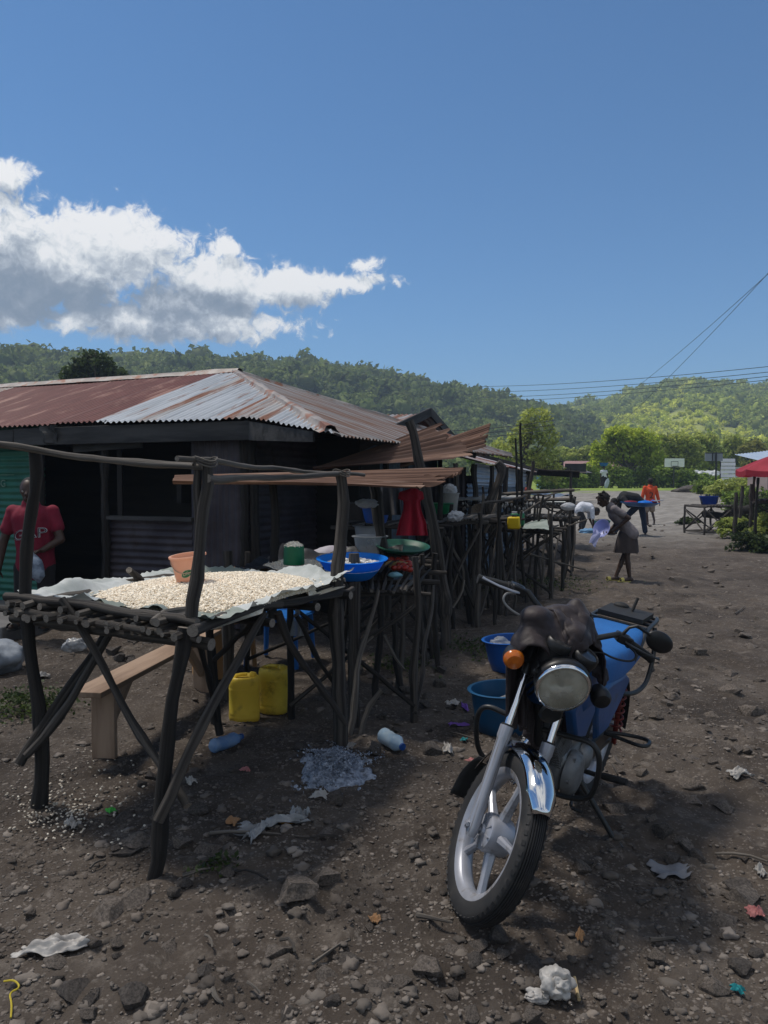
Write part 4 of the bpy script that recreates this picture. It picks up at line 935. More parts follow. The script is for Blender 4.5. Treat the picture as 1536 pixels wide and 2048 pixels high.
M_['jerry'] = mat('yellow_jerrycan', (0.80,0.60,0.07), (0.72,0.53,0.06), scale=5, c3=(0.24,0.16,0.03), s3=7, lo3=.5, hi3=.75, rough=.45, transl=.25)
def jerrycan(label, base, h, w, rz, group='yellow jerrycans'):
    t = thing('jerrycan', label, 'jerrycan', base, group); R = rotz(rz)
    def sec(z, k, m=28):
        out = []
        for a in np.linspace(0, 2*pi, m, endpoint=False):
            c, s = cos(a), sin(a); e = .78; out.append((np.sign(c) * abs(c)**e * w/2 * k, np.sign(s) * abs(s)**e * w * .42 * k, z))
        return np.array(out)
    pr = [(0,.0),(0,.88),(.012,.97),(.05,1.0),(.16*h/.36,1.0),(.17*h/.36-.01,.985),(.2*h/.36-.03,.985),(h*.18,.985),(h*.2,1.0),(h*.22,.985),(h*.24,.985),(h*.70,.985),(h*.72,1.0),(h*.74,.985),(h*.86,.985),(h*.93,.95),(h*.965,.86),(h*.975,.74),(h*.945,.66),(h*.94,0.0)]
    pr = [(0,0),(0,.88),(.010,.97),(.035,1.0),(h*.16,1.0),(h*.18,.975),(h*.20,1.0),(h*.22,.985),(h*.70,.985),(h*.72,1.0),(h*.74,.97),(h*.76,.985),(h*.87,.98),(h*.94,.94),(h*.97,.86),(h*.972,.78),(h*.94,.68),(h*.935,0.001)]
    P = np.stack([sec(z, k) for z, k in pr], 1); P = P @ R.T + base
    mb = MB(); mb.grid(P, closeu=True); part('body', mb, M_['jerry'], t, ang=60)
    mb = MB(); mb.tube([base + R @ np.array([x, 0, z]) for x, z in ((-w*.28,h*.93),(-w*.24,h*.985),(-w*.1,h*1.0),(w*.10,h*1.0))], .014, 8, flat=.8); part('handle', mb, M_['jerry'], t)
    mb = MB(); mb.lathe([(.0,.0),(.022,0),(.022,.022),(.019,.026),(0,.026)], base + R @ np.array([w*.27, 0, h*.95]), R @ rotm((0,1,0), .2), 16); part('cap', mb, M_['jerry'], t)
    return t
b1 = on(*HZ(489, 1438, 0.0)[:2]); b2 = on(*HZ(549, 1423, 0.0)[:2])
jerrycan('yellow jerrycan with raised handle, left one of the pair under the near stall', b1, .315, .205, .25)
jerrycan('yellow jerrycan with dusty base, right one of the pair under the near stall', b2, .32, .215, -.35)

# ------------------------------------------------------------------ the second table: grain, cup, basin
M_['bluebasin'] = mat('bright_blue_plastic', (0.012,0.28,0.85), (0.012,0.24,0.78), scale=6, rough=.35, transl=.4)
M_['deepblue'] = mat('deep_blue_plastic', (0.010,0.075,0.30), (0.010,0.06,0.24), scale=6, rough=.4)
M_['teal'] = mat('teal_plastic', (0.006,0.065,0.15), (0.006,0.055,0.125), scale=6, rough=.4)
M_['greenp'] = mat('green_plastic', (0.008,0.16,0.06), (0.008,0.13,0.05), scale=6, rough=.4, transl=.1)
M_['clear'] = mat('clear_plastic', (0.42,0.45,0.48), (0.36,0.39,0.42), scale=6, rough=.3, alpha=.45)
M_['whitep'] = mat('white_plastic_film', (0.55,0.56,0.58), (0.45,0.46,0.48), scale=9, rough=.4, transl=.35)
M_['foodwhite'] = mat('white_flakes', (0.62,0.60,0.56), (0.75,0.73,0.70), scale=30, rough=.8, isl=.15)
def basin(name, label, c, r0, r1, h, m, tilt=None, group=None, cat='basin', parts=True):
    c = np.array(c, float); R = np.eye(3) if tilt is None else rotm(tilt[0], tilt[1]); t = thing(name, label, cat, c, group)
    th = .004; prof = [(0,0),(r0*.92,0),(r0,.008),(r0+(r1-r0)*.45,h*.35),(r1*.985,h-.022),(r1,h-.012),(r1+.016,h-.010),(r1+.02,h-.003),(r1+.012,h),(r1-th,h-.002),(r0+(r1-r0)*.45-th,h*.37),(r0-th,.014),(0,.012)]
    mb = MB(); mb.lathe(prof, c, R, 44); part('shell', mb, m, t, ang=55); return t, R
def fill(par_label, cat, c, R, r, z, m, seed, n=260, s=.012, name='flaked_meal', hump=.03, sub=0, sz=(1.3,.9,.7)):
    g = rng(seed); mb = MB(); mb.lathe([(0, z + hump), (r*.5, z + hump*.7), (r*.9, z), (r, z - .02)], c, R, 24)
    a = g.uniform(0, 2*pi, n); q = r * np.sqrt(g.uniform(0, .95, n)); 
    for i in range(n):
        zz = z + hump * (1 - (q[i]/r)**2) + g.uniform(0, .012); mb.ico(np.array(c) + R @ np.array([q[i]*cos(a[i]), q[i]*sin(a[i]), zz]), s * g.uniform(.6,1.4) * np.array(sz), sub, rotz(g.uniform(0, 6)))
    return solo(name, par_label, cat, mb, m, base=c, kind='stuff', smooth=False)
def stick_table(name, label, c4, ztop, seed, nd=16, legr=.035, skip=(), deckm='pole', braces=True, zleg=None, cat='stall', over=.12, deck_dir=0, tall=None):
    """four corners on the ground (front left, front right, back right, back left), a deck of sticks, crooked legs, braces"""
    legr = legr * .68; g = rng(seed); c4 = [np.array([p[0], p[1], 0.]) for p in c4]; ctr = sum(c4) / 4; t = thing(name, label, cat, on(ctr[0], ctr[1]))
    A, B, C, Dd = c4
    for i, p in enumerate(c4):
        gz_ = float(gz(p[0], p[1])) - .05; j = g.normal(size=2) * .07; hi = ztop + (g.uniform(.02, .16) if tall is None else tall[i])
        mb = MB(); mb.stick([[p[0] + j[0], p[1] + j[1], gz_], [p[0] + j[0] * .3 + g.normal() * .03, p[1], ztop * .5], [p[0], p[1], hi]], legr, legr * .85, seed * 10 + i, 9, .4); part('leg', mb, M_['pole' if i % 2 else 'pole2'], t)
    for k, f in enumerate((.04, .5, .96)):
        a, b = (A + (Dd - A) * f, B + (C - B) * f) if deck_dir == 0 else (A + (B - A) * f, Dd + (C - Dd) * f)
        d = (b - a) / np.linalg.norm(b - a); mb = MB(); mb.stick([a - d * .1 + UP * (ztop - .055), b + d * .1 + UP * (ztop - .055)], legr * .8, legr * .7, seed * 10 + 20 + k, 8, .4); part('bearer', mb, M_['pole'], t)
    for k in range(nd):
        u = (k + .5) / nd; a, b = (A + (B - A) * u, Dd + (C - Dd) * u) if deck_dir == 0 else (A + (Dd - A) * u, B + (C - B) * u)
        d = (b - a) / np.linalg.norm(b - a); r_ = g.uniform(.55, .85) * legr * .7
        mb = MB(); mb.stick([a - d * g.uniform(.02, over) + UP * (ztop - .03 + r_), b + d * g.uniform(.02, over) + UP * (ztop - .03 + r_ + g.uniform(-.01, .01))], r_, r_ * .8, seed * 10 + 40 + k, 6, .5, .16); part('deck_stick', mb, M_[[deckm, 'pole2', 'polepale', deckm][k % 4]], t)
    if braces:
        for k, (p, q) in enumerate(((A, B), (B, A), (B, C), (Dd, C))):
            mb = MB(); mb.stick([p + UP * (.06 + .1 * g.random()), (p + q) / 2 + UP * ztop * .5 + g.normal(size=3) * .02, q + UP * (ztop - .12)], legr * .62, legr * .5, seed * 10 + 80 + k, 7, .5); part('brace', mb, M_['pole2' if k % 2 else 'pole'], t)
    return t
T2Z = .90
stick_table('stick_table', 'second stick table in the shade with a blue basin and grain on it', [(-.62, 5.05), (.20, 5.00), (.42, 6.3), (-1.10, 6.2)], T2Z, 71, 22, .036, tall=(.13, .20, .1, .12))
def build_t2_goods():
    # black tarp with turned up edges, the second heap, the green cup and the big basin
    x0, x1, y0, y1 = -1.0, -.02, 5.12, 6.2; n = 50; U, V = np.meshgrid(np.linspace(0,1,n), np.linspace(0,1,n), indexing='ij')
    X = x0 + (x1 - x0) * U + .18 * V; Y = y0 + (y1 - y0) * V; q = np.stack([X.ravel()*4, Y.ravel()*4, X.ravel()*0], 1); w = fbm(q, 4).reshape(U.shape)
    ed = np.minimum.reduce([U, 1-U, V, 1-V]); Z = T2Z + .028 + .10 * sst(.14, 0, ed) * (0.75 + w) + .008 * w + .05 * sst(.2, 0, 1 - V)
    mb = MB(); mb.grid(np.stack([X, Y, Z], 2)); solo('tarpaulin', 'black tarpaulin with turned up edges under the farther grain heap', 'tarpaulin', mb, M_['blacktarp'], ang=180)
    g = rng(8); c = np.array([HZ(590, 1138, .95)[0], HZ(590, 1138, .95)[1], T2Z + .03]); mb = MB(); mb.lathe([(0,.085),(.15,.07),(.27,.035),(.36,0)], c, None, 32)
    k = 3600; a = g.uniform(0, 2*pi, k); r = .35 * np.sqrt(g.random(k)); h = np.interp(r, [0,.15,.27,.36], [.085,.07,.035,0]); Vk, Fk = kernels(c + np.stack([r*np.cos(a), r*np.sin(a), h + .003], 1), g, .0085); mb.add(Vk, Fk)
    solo('grain_pile', 'smaller heap of white grain on the black tarpaulin', 'grain', mb, M_['grain'], kind='stuff', smooth=False)
    cc = np.array([HZ(588, 1138, 1.0)[0], HZ(588, 1138, 1.0)[1], 1.03]); t = thing('measuring_cup', 'green plastic cup heaped with white grain', 'cup', cc)
    mb = MB(); mb.lathe([(0,0),(.068,0),(.072,.004),(.068,.12),(.066,.128),(.062,.128),(.062,.118),(0,.11)], cc, None, 32); part('body', mb, M_['greenp'], t)
    mb = MB(); mb.lathe([(0,.152),(.025,.148),(.05,.132),(.062,.120)], cc, None, 20); k = 320; a = g.uniform(0,2*pi,k); r = .06*np.sqrt(g.random(k)); h = np.interp(r, [0,.025,.05,.062], [.152,.148,.132,.12]); Vk, Fk = kernels(cc + np.stack([r*np.cos(a), r*np.sin(a), h], 1), g, .0085); mb.add(Vk, Fk); 
    solo('cup_grain', 'white grain heaped in the green cup', 'grain', mb, M_['grain'], kind='stuff', smooth=False)
    cb = HZ(704, 1156, T2Z + .06); t, R = basin('wide_basin', 'large bright blue basin with white flakes on the second table', cb, .135, .215, .135, M_['bluebasin'], ((1,.1,0), .07))
    fill('white flaked meal inside the bright blue basin', 'food', cb, R, .185, .085, M_['foodwhite'], 5, 300, .010)
    for px, py, d, h, nm in ((708, 1175, 4.95, .22, 'a'), (456, 1170, 5.6, .25, 'b')):
        p = W(px, py, d); mb = MB(); mb.stick([p - UP * .9, p + UP * h], .038, .036, int(px), 10, .15)
        solo('stub_post', {'a': 'short round stub post in front of the blue basin', 'b': 'short round stub post left of the black tarpaulin'}[nm], 'post', mb, M_['pole'])
build_t2_goods()

# ------------------------------------------------------------------ rusty awning sheets over the second table
M_['rust'] = mat('rusty_iron', (0.085,0.042,0.028), (0.19,0.105,0.07), scale=7, c3=(0.33,0.22,0.165), s3=8, lo3=0.54, hi3=0.66, stretch=(2.4,0.10,1), rough=0.85, bump=0.3, bscale=30)
M_['rustdark'] = mat('dark_rusty_iron', (0.055,0.030,0.022), (0.12,0.066,0.046), scale=7, c3=(0.25,0.155,0.11), s3=8, lo3=0.56, hi3=0.68, stretch=(2.4,0.10,1), rough=0.9, bump=0.3, bscale=30)
def rag_sheet(name, label, a, b, c, d, m, seed, pitch=0.052, amp=.013, twist=0.0, rag=.10):
    """a bent corrugated sheet: ripples run from edge a-d to edge b-c; the b-c end is torn and ragged"""
    a, b, c, d = (np.array(x, float) for x in (a, b, c, d)); Lw = np.linalg.norm(d - a); s = np.linspace(0, 1, max(8, int(Lw / pitch * 9))); k = 26; tt = np.linspace(0, 1, k)
    S, T = np.meshgrid(s, tt, indexing='ij'); jag = rag * vnoise(np.stack([s * Lw * 9, s * 0 + seed, s * 0], 1)) + rag * .6 * vnoise(np.stack([s * Lw * 31, s * 0 + seed, s * 0], 1))
    T2 = T * (1 - np.clip(jag, -0.02, 1)[:,None] * sst(.5, 1, T))
    P = a * ((1-S)*(1-T2))[:,:,None] + d * (S*(1-T2))[:,:,None] + b * ((1-S)*T2)[:,:,None] + c * (S*T2)[:,:,None]
    n = np.cross(b - a, d - a); n /= np.linalg.norm(n)
    ra = 1 + .7 * vnoise(np.stack([s * Lw * 13, s * 0 + seed, s * 0 + 4], 1)); h = amp * ra[:,None] * np.sin(2*pi*S*Lw/pitch + 1.2 * vnoise(np.stack([S.ravel() * Lw * 5, S.ravel() * 0 + seed, S.ravel() * 0], 1)).reshape(S.shape)) + .020 * fbm(np.stack([S.ravel()*2.4, T.ravel()*2, S.ravel()*0+seed], 1), 3).reshape(S.shape) + twist * (S - .5) * (T - .5)
    mb = MB(); P = P + n * h[:,:,None]; mb.grid(P, np.stack([S*Lw + seed, T*np.linalg.norm(b-a), 0*S+seed], 2))
    return solo(name, label, 'metal sheet', mb, m, ang=60)
rag_sheet('rusty_sheet', 'flat rusty corrugated sheet laid as an awning over the blue basin table', W(345,964,4.9), W(868,974,5.35), W(922,938,6.3), W(350,957,5.9), M_['rust'], 3)
rag_sheet('rusty_sheet', 'dark rusty corrugated sheet tilted up behind the leaning post, ragged right end', W(626,944,7.0), W(945,912,7.25), W(882,850,8.0), W(626,934,7.4), M_['rustdark'], 9, twist=.1, rag=.16)
rag_sheet('rusty_sheet', 'pale rusty corrugated sheet sticking up farthest right behind the dark one', W(800,935,7.6), W(968,893,7.9), W(978,849,8.6), W(810,905,8.4), M_['rust'], 15, rag=.12)
def free_post(name, label, pts, r0, r1, seed, m='pole', group=None, cat='post', wob=.3):
    mb = MB(); mb.stick(pts, r0, r1, seed, 10, wob); return solo(name, label, cat, mb, M_[m], group=group)
free_post('leaning_post', 'thick weathered post leaning left up through the rusty sheets', [W(892,1318,7.0), W(886,1190,6.95), W(862,1040,6.85), W(845,950,6.8), W(818,842,6.7)], .052, .044, 3)
free_post('awning_post', 'rough barked post holding up the flat rusty awning beside the green tray', [W(770,1235,6.2), W(766,1110,6.2), W(757,1040,6.2), W(748,968,6.2)], .05, .045, 5)
free_post('awning_post', 'thin post carrying the left end of the flat rusty awning', [W(545,1240,5.6), W(548,1080,5.6), W(545,965,5.6)], .035, .03, 6, 'pole2')

# ------------------------------------------------------------------ shaded counter and small goods behind the blue basin
def build_back_goods():
    c = [(-.42, 7.35), (.45, 7.2), (.70, 7.95), (-.25, 8.1)]
    stick_table('counter', 'dark high counter in the shade below the rusty sheets', c, 1.20, 72, 12, .034)
    stick_table('stick_table', 'low stick table with clear tubs and tomatoes behind the blue basin', [(-.30, 6.55), (.32, 6.45), (.45, 7.15), (-.25, 7.2)], .93, 73, 12, .032)
    # on the counter
    p = HZ(722, 1040, 1.23); t = thing('storage_crate', 'black plastic crate with a pale rim on the shaded counter', 'crate', p); mb = MB(); mb.lathe([(0,0),(.12,0),(.15,.15),(.158,.15),(.158,.16),(.145,.16),(.115,.01),(0,.01)], p, None, 28, sq=(1.05,.75)); part('body', mb, M_['black'], t)
    basin('small_basin', 'small deep blue basin on the shaded counter', HZ(752, 1046, 1.23), .09, .12, .14, M_['deepblue'])
    g = rng(4)
    for i, (px, py, z, s, lab) in enumerate(((733, 1012, 1.40, .055, 'white plastic bag tucked on top of the black crate'), (697, 1031, 1.24, .06, 'white plastic bag left of the black crate on the counter'))):
        mb = MB(); mb.ico(HZ(px, py, z) + UP * .02, (s*1.5, s, s*.6), 3, None, .45, 3.2, i + 5); solo('plastic_bag', lab, 'bag', mb, M_['whitep'])
    # tubs, sack, tray, vegetables on the low table
    def tub(label, c, r0, r1, h, m, lidm=None):
        t, R = basin('clear_tub', label, c, r0, r1, h, m, cat='tub'); return t
    tub('clear plastic tub with a rolled rim, upper one by the awning post', HZ(735, 1082, 1.02), .10, .125, .15, M_['clear']); tub('clear ribbed plastic bucket standing behind the bright blue basin', HZ(740, 1118, .96), .10, .13, .19, M_['clear'])
    mb = MB(); c = HZ(672, 1112, .97); mb.ico(c, (.20,.14,.085), 3, rotz(.3), .25, 1.6, 3); solo('filled_sack', 'pale lumpy sack lying behind the bright blue basin', 'sack', mb, mat('pale_sack', (.34,.31,.36), (.42,.40,.43), scale=6, bump=.3), ang=180)
    mb = MB(); c = HZ(705, 1110, .97); mb.ico(c, (.09,.07,.06), 3, None, .3, 1.6, 8); solo('red_bundle', 'small red cloth bundle between the pale sack and the clear bucket', 'bundle', mb, M_['dress'], ang=180)
    c = HZ(805, 1112, .99); basin('green_tray', 'shallow green plastic tray propped above the tomatoes', c + UP * .04, .15, .20, .05, mat('dark_green_plastic', (.006,.085,.05), (.006,.07,.04), scale=6, rough=.4), ((1,.3,0), .16), cat='tray')
    red = mat('tomato_red', (0.32,0.018,0.012), (0.24,0.03,0.014), scale=20, rough=.3); g = rng(9)
    for i in range(16):
        px = 784 + 30 * (i % 4) / 3 * .95 + g.uniform(-3, 3) + (i // 4) * 2; py = 1110 + (i // 4) * 8 + g.uniform(-2, 2) + (i % 4) * 2; z = .96 - .008 * (i // 4) + .02
        c = HZ(px, py, z); t = thing('tomato', 'ripe red tomato in the heap below the green tray', 'tomato', c, 'tomatoes below the green tray'); mb = MB(); r = g.uniform(.024, .030); mb.ico(c, (r, r, r * .82), 2, None, .05, 2, i); part('fruit', mb, red, t)
        mb = MB(); 
        for a in range(5): mb.beam(c + UP * r * .8, c + UP * r * .78 + np.array([cos(a*1.26), sin(a*1.26), -.1]) * .011, .004, .002)
        part('stalk', mb, M_['leaf_dark'], t)
    ban = mat('banana_skin', (0.36,0.25,0.10), (0.28,0.18,0.08), scale=15, rough=.5)
    for i in range(5):
        c = HZ(784 + 6 * i, 1136 + 2 * (i % 2), .93); mb = MB(); pts = [c + np.array([-.05 * cos(a) + .008*i, .04 * sin(a) - .01 * i, .028 * sin(a) + .01]) for a in np.linspace(.1, pi - .1, 9)]; mb.tube(pts, [.006,.011,.014,.016,.016,.016,.014,.011,.006], 8); solo('banana', 'ripe banana lying in front of the tomatoes', 'banana', mb, ban, group='bananas in front of the tomatoes')
    mb = MB(); mb.ico(HZ(790, 1150, .92), (.05,.03,.02), 2, None, .3, 3, 2); solo('blue_wrapper', 'pale blue plastic wrapper at the end of the low stick table', 'wrapper', mb, plain('pale_blue_film', (.20,.42,.50), rough=.4), ang=180)
    # things hanging: the red dress, grey cloths
    def cloth(name, label, W0, outline, d, m, seed, cat='garment', th=.05):
        """a hanging garment: width profile from top to bottom, folds deepen downwards"""
        n = 30; k = 28; tt = np.linspace(0, 1, k); P = []
        for i, t in enumerate(tt):
            py = np.interp(t, [o[0] for o in outline], [o[1] for o in outline]); l = np.interp(t, [o[0] for o in outline], [o[2] for o in outline]); r = np.interp(t, [o[0] for o in outline], [o[3] for o in outline])
            a = np.linspace(0, 2*pi, n, endpoint=False); cx = (l + r) / 2; hw = (r - l) / 2; row = []
            for x in a:
                p = W(cx + hw * cos(x), py, d + th * (.5 + t) * sin(x) * (1 + .6 * sin(x * 6 + seed) * (.3 + t)) + .03 * t * sin(9 * x + seed)); row.append(p)
            P.append(row)
        mb = MB(); mb.grid(np.array(P).transpose(1, 0, 2), closeu=True); return solo(name, label, cat, mb, m, ang=180)
    cloth('red_dress', 'red dress with short sleeves hanging below the rusty awning', None, [(0,976,822,832),(.06,980,812,838),(.12,984,798,846),(.3,998,796,848),(.34,1002,808,840),(.5,1022,806,843),(.75,1045,798,852),(1,1071,792,856)], 5.75, M_['dress'], 1)
    cloth('hanging_cloth', 'dark grey cloth hanging left of the red dress', None, [(0,972,762,800),(.4,1000,762,803),(1,1030,765,806)], 6.3, mat('grey_cloth', (.05,.052,.06), (.07,.07,.08), scale=8, rough=.9), 4)
    cloth('hanging_bag', 'pale clear plastic bag hanging from the rail of the near stall', None, [(0,1212,592,598),(.4,1240,586,602),(1,1272,578,608)], 4.5, M_['clear'], 2, 'bag', .03)
build_back_goods()

# ------------------------------------------------------------------ stick stalls further along the road edge
def build_far_stalls():
    stick_table('stick_stall', 'tall crooked stick stall carrying a green basin and a white bucket', [(.58, 7.9), (1.02, 8.2), (1.35, 9.0), (.85, 9.2)], 1.20, 74, 12, .045, tall=(.35, .05, .1, .6))
    basin('green_basin', 'small green basin with greens on the tall crooked stick stall', HZ(880, 1028, 1.23), .085, .135, .12, M_['greenp'])
    c = HZ(899, 1024, 1.23); t, R = bucket('white_bucket', 'off white plastic bucket with a knotted bag on the tall stick stall', c, .085, .11, .22, mat('dull_white_plastic', (.26,.26,.25), (.21,.21,.20), scale=8, rough=.5))
    mb = MB(); mb.ico(c + UP * .25, (.085,.085,.07), 3, None, .35, 3, 4); solo('plastic_bag', 'white plastic bag stuffed in the top of the off white bucket', 'bag', mb, M_['whitep'], ang=180)
    mb = MB(); mb.ico(HZ(911, 1032, 1.26), (.07,.06,.05), 3, None, .5, 3, 6); solo('plastic_bag', 'crumpled white bag at the right corner of the tall stick stall', 'bag', mb, M_['whitep'], ang=180)
    for i, (pts, r, m, lab) in enumerate([
        ([W(945,1250,8.6), W(925,1120,8.6), W(905,1050,8.6)], .06, 'pole2', 'thick leaning prop on the road side of the tall stick stall'),
        ([W(928,1190,8.3), W(918,1120,8.2), W(895,1080,8.1), W(880,1035,8.0)], .03, 'pole', 'thin bent prop under the green basin'),
        ([W(905,1215,8.0), W(925,1190,8.0), W(928,1160,8.0)], .02, 'polepale', 'short pale bent stick leaning on the thick prop'),
        ([W(795,1402,5.8), W(800,1280,5.85), W(815,1130,5.9)], .025, 'pole', 'thin forked stick standing right of the second table'),
        ([W(800,1405,5.8), W(794,1300,5.8), W(785,1225,5.8)], .03, 'pole2', 'dark stake beside the forked stick'),
        ([W(720,1480,4.8), W(735,1420,4.85), W(763,1380,4.9)], .022, 'polepale', 'short broken branch leaning against the right post of the near stall'),
        ([W(698,1470,4.75), W(720,1300,4.9), W(757,1180,5.0)], .023, 'polepale', 'crooked pale prop right of the thick post of the near stall'),
        ([W(705,1350,5.0), W(725,1290,5.0), W(760,1260,5.05)], .014, 'polepale', 'forked twig caught between the props'),
        ([W(768,1270,5.3), W(800,1330,5.3), W(808,1338,5.3)], .014, 'polepale', 'short pale stick leaning in the shade right of the props'),
        ([W(752,1400,5.3), W(762,1290,5.3), W(758,1180,5.3)], .03, 'pole2', 'dark upright stake under the second table edge'),
        ([W(870,1330,6.6), W(850,1230,6.6), W(832,1130,6.6)], .03, 'pole2', 'dark stake leaning left below the leaning post'),
        ([W(990,1072,10.2), W(990,1000,10.2), W(994,925,10.2)], .085, 'pole', 'thick squared post in front of the blue grey shed'),
        ([W(1044,1075,11.8), W(1045,960,11.8), W(1041,846,11.8)], .028, 'pole2', 'tall thin dark pole before the end of the blue grey shed'),
        ([W(1034,1072,11.6), W(1034,970,11.6), W(1031,876,11.6)], .022, 'pole2', 'second thinner dark pole left of the tall one'),
        ([W(1052,1060,13.0), W(1058,980,13), W(1066,922,13)], .045, 'pole', 'grey pole leaning right at the shed corner'),
        ([W(968,1065,9.6), W(990,1020,9.6), W(1000,985,9.6)], .03, 'polepale', 'pale stick slanting across the thick squared post')]):
        mb = MB(); mb.stick(pts, r * .85, r * .65, 700 + i, 9, .55); solo('prop_stick', lab, 'pole', mb, M_[m])
    # the yellow container stall
    stick_table('stick_stall', 'stick stall with a yellow and a green container on its deck', [(1.32, 10.4), (2.15, 9.95), (2.5, 10.9), (1.5, 11.4)], .97, 75, 16, .042, tall=(.1, .2, .08, .35))
    c = HZ(1028, 1058, 1.0); t = thing('container', 'bright yellow square container on the stick stall', 'container', c); mb = MB(); mb.box(c + UP * .075, (.155,.13,.15), rotz(-.3)); part('body', mb, mat('bright_yellow', (.70,.50,.01), (.62,.43,.01), scale=6, rough=.4, transl=.2), t, bevel=.02); mb = MB(); mb.lathe([(0,.15),(.03,.15),(.03,.17),(0,.17)], c, None, 14); part('cap', mb, M_['black'], t)
    c = HZ(1034, 1053, 1.0) + np.array([.03, .12, 0]); t = thing('container', 'green and white container behind the yellow one', 'container', c); mb = MB(); mb.box(c + UP * .085, (.17,.13,.17), rotz(-.3)); part('body', mb, M_['greenp'], t, bevel=.02); mb = MB(); mb.box(c + UP * .178, (.15,.11,.02), rotz(-.3)); part('lid', mb, M_['whitep'], t, bevel=.006)
    mb = MB(); n = 24; U, V = np.meshgrid(np.linspace(0,1,n), np.linspace(0,1,n), indexing='ij'); a, b, c_, d = HZ(1045,1062,1.0), HZ(1098,1062,1.0), HZ(1094,1050,1.0) + UP * .06, HZ(1050,1050,1.0)
    P = a*((1-U)*(1-V))[:,:,None] + b*(U*(1-V))[:,:,None] + c_*(U*V)[:,:,None] + d*((1-U)*V)[:,:,None]; P[:,:,2] += .02 + .02 * fbm(np.stack([U.ravel()*4, V.ravel()*4, U.ravel()*0], 1), 3).reshape(U.shape); mb.grid(P); solo('sack_sheet', 'small olive sack sheet spread beside the yellow container', 'sack sheet', mb, M_['sackolive'], ang=180)
    # woven tray leaning
    c = W(968, 1040, 10.3); mb = MB(); x = np.array([.8,.25,-.42]); x /= np.linalg.norm(x); y = np.cross([.2,-1,.5], x); y /= np.linalg.norm(y); z = np.cross(x, y); R = np.stack([x, y, z], 1)
    mb.lathe([(0,0),(.12,.01),(.2,.03),(.25,.06),(.262,.07),(.255,.075),(.2,.045),(0,.012)], c, R, 36, sq=(1,.75)); solo('woven_tray', 'brown woven winnowing tray leaning on the stick stall', 'tray', mb, mat('woven_cane', (.055,.04,.03), (.11,.085,.06), scale=60, detail=2, bump=.6, bscale=110))
    # two more stalls behind it
    stick_table('stick_stall', 'narrow stick stall with a pale board deck before the thick post', [(1.05, 9.4), (1.35, 9.1), (1.75, 10.0), (1.4, 10.2)], 1.15, 76, 10, .035)
    stick_table('stick_stall', 'stick stall with a slatted side rail between two dark posts', [(1.95, 12.7), (2.95, 12.1), (3.25, 13.1), (2.25, 13.6)], 1.02, 77, 18, .045, tall=(.05, .35, .3, .1), deckm='polepale', over=.05)
    for z, dy in ((1.22, 0), (1.36, .05)):
        mb = MB(); mb.stick([[1.85, 12.75 + dy, z], [3.0, 12.1 + dy, z + .08]], .03, .025, int(z * 100), 8, .4); solo('side_rail', 'rail pole lashed above the slatted stick stall, %s one' % ('lower' if dy == 0 else 'upper'), 'pole', mb, M_['polepale'])
    stick_table('stick_stall', 'far stick stall with a white sheet and a parcel on its deck', [(2.45, 15.4), (3.55, 14.9), (3.9, 16.2), (2.8, 16.8)], 1.12, 78, 18, .05, tall=(.05, .12, .1, .1))
    mb = MB(); U, V = np.meshgrid(np.linspace(0,1,16), np.linspace(0,1,16), indexing='ij'); mb.grid(np.stack([2.6 + .92*U + .3*V, 15.4 - .45*U + 1.2*V, 1.17 + .02 * np.sin(U*9) * np.sin(V*7)], 2)); solo('white_sheet', 'dirty white sheet covering the far stick stall', 'sheet', mb, M_['sack'], ang=180)
    mb = MB(); mb.ico(HZ(1137, 1013, 1.22), (.11,.08,.055), 3, rotz(.3), .25, 2, 4); solo('white_parcel', 'white plastic parcel on the road end of the far stall', 'parcel', mb, M_['whitep'], ang=180)
    t = stick_table('canopy_stall', 'farthest stick stall under a flat stick roof at the road bend', [(2.9, 17.6), (4.15, 17.1), (4.6, 18.9), (3.4, 19.4)], 1.15, 79, 16, .05, tall=(.75, .7, .55, .6), braces=True)
    for k in range(10):
        a = np.array([2.85 + .06 * k, 17.5 + .2 * k, 1.84 - .01 * k]); b = np.array([4.3 + .05 * k, 16.95 + .2 * k, 1.78 - .012 * k]); mb = MB(); mb.stick([a, b], .03, .025, 900 + k, 6, .5, .3); part('roof_stick', mb, M_['pole2'], t)
    mb = MB(); U, V = np.meshgrid(np.linspace(0,1,24), np.linspace(0,1,24), indexing='ij'); q = np.stack([U.ravel()*5, V.ravel()*4, U.ravel()*0], 1)
    mb.grid(np.stack([3.0 + 1.1*U + .4*V, 17.6 - .45*U + 1.5*V, 1.22 + .08 * (fbm(q, 3).reshape(U.shape) + .3)], 2)); solo('blue_tarp', 'rumpled blue and grey tarpaulin on the farthest stall', 'tarpaulin', mb, mat('blue_tarp', (.07,.13,.24), (.16,.20,.27), scale=2.2, rough=.6), ang=180)
    mb = MB(); mb.ico([3.2, 17.75, 1.34], (.22,.16,.10), 3, None, .3, 2, 5); solo('red_sack', 'dull red sack on the left end of the farthest stall', 'sack', mb, plain('dull_red', (.26,.05,.04), rough=.8), ang=180)
    # brown hanging sheets at the shed corner
    mb = MB(); ripple(mb, [2.75, 17.4, .75], D2 * 1.0, UP * 1.0, 0, .03, .2, 8, seed=3); solo('brown_curtain', 'dark brown cloth curtain hanging at the far shed corner', 'curtain', mb, mat('brown_cloth', (.022,.014,.012), (.03,.02,.017), scale=4, rough=.9), ang=180)
    # pale flat boards on the shed counter
    stick_table('shed_counter', 'counter of pale flat boards along the blue grey shed', [(1.0, 11.6), (2.3, 11.75), (2.1, 13.2), (1.1, 12.6)], 1.25, 80, 8, .03, braces=False, deckm='polepale')
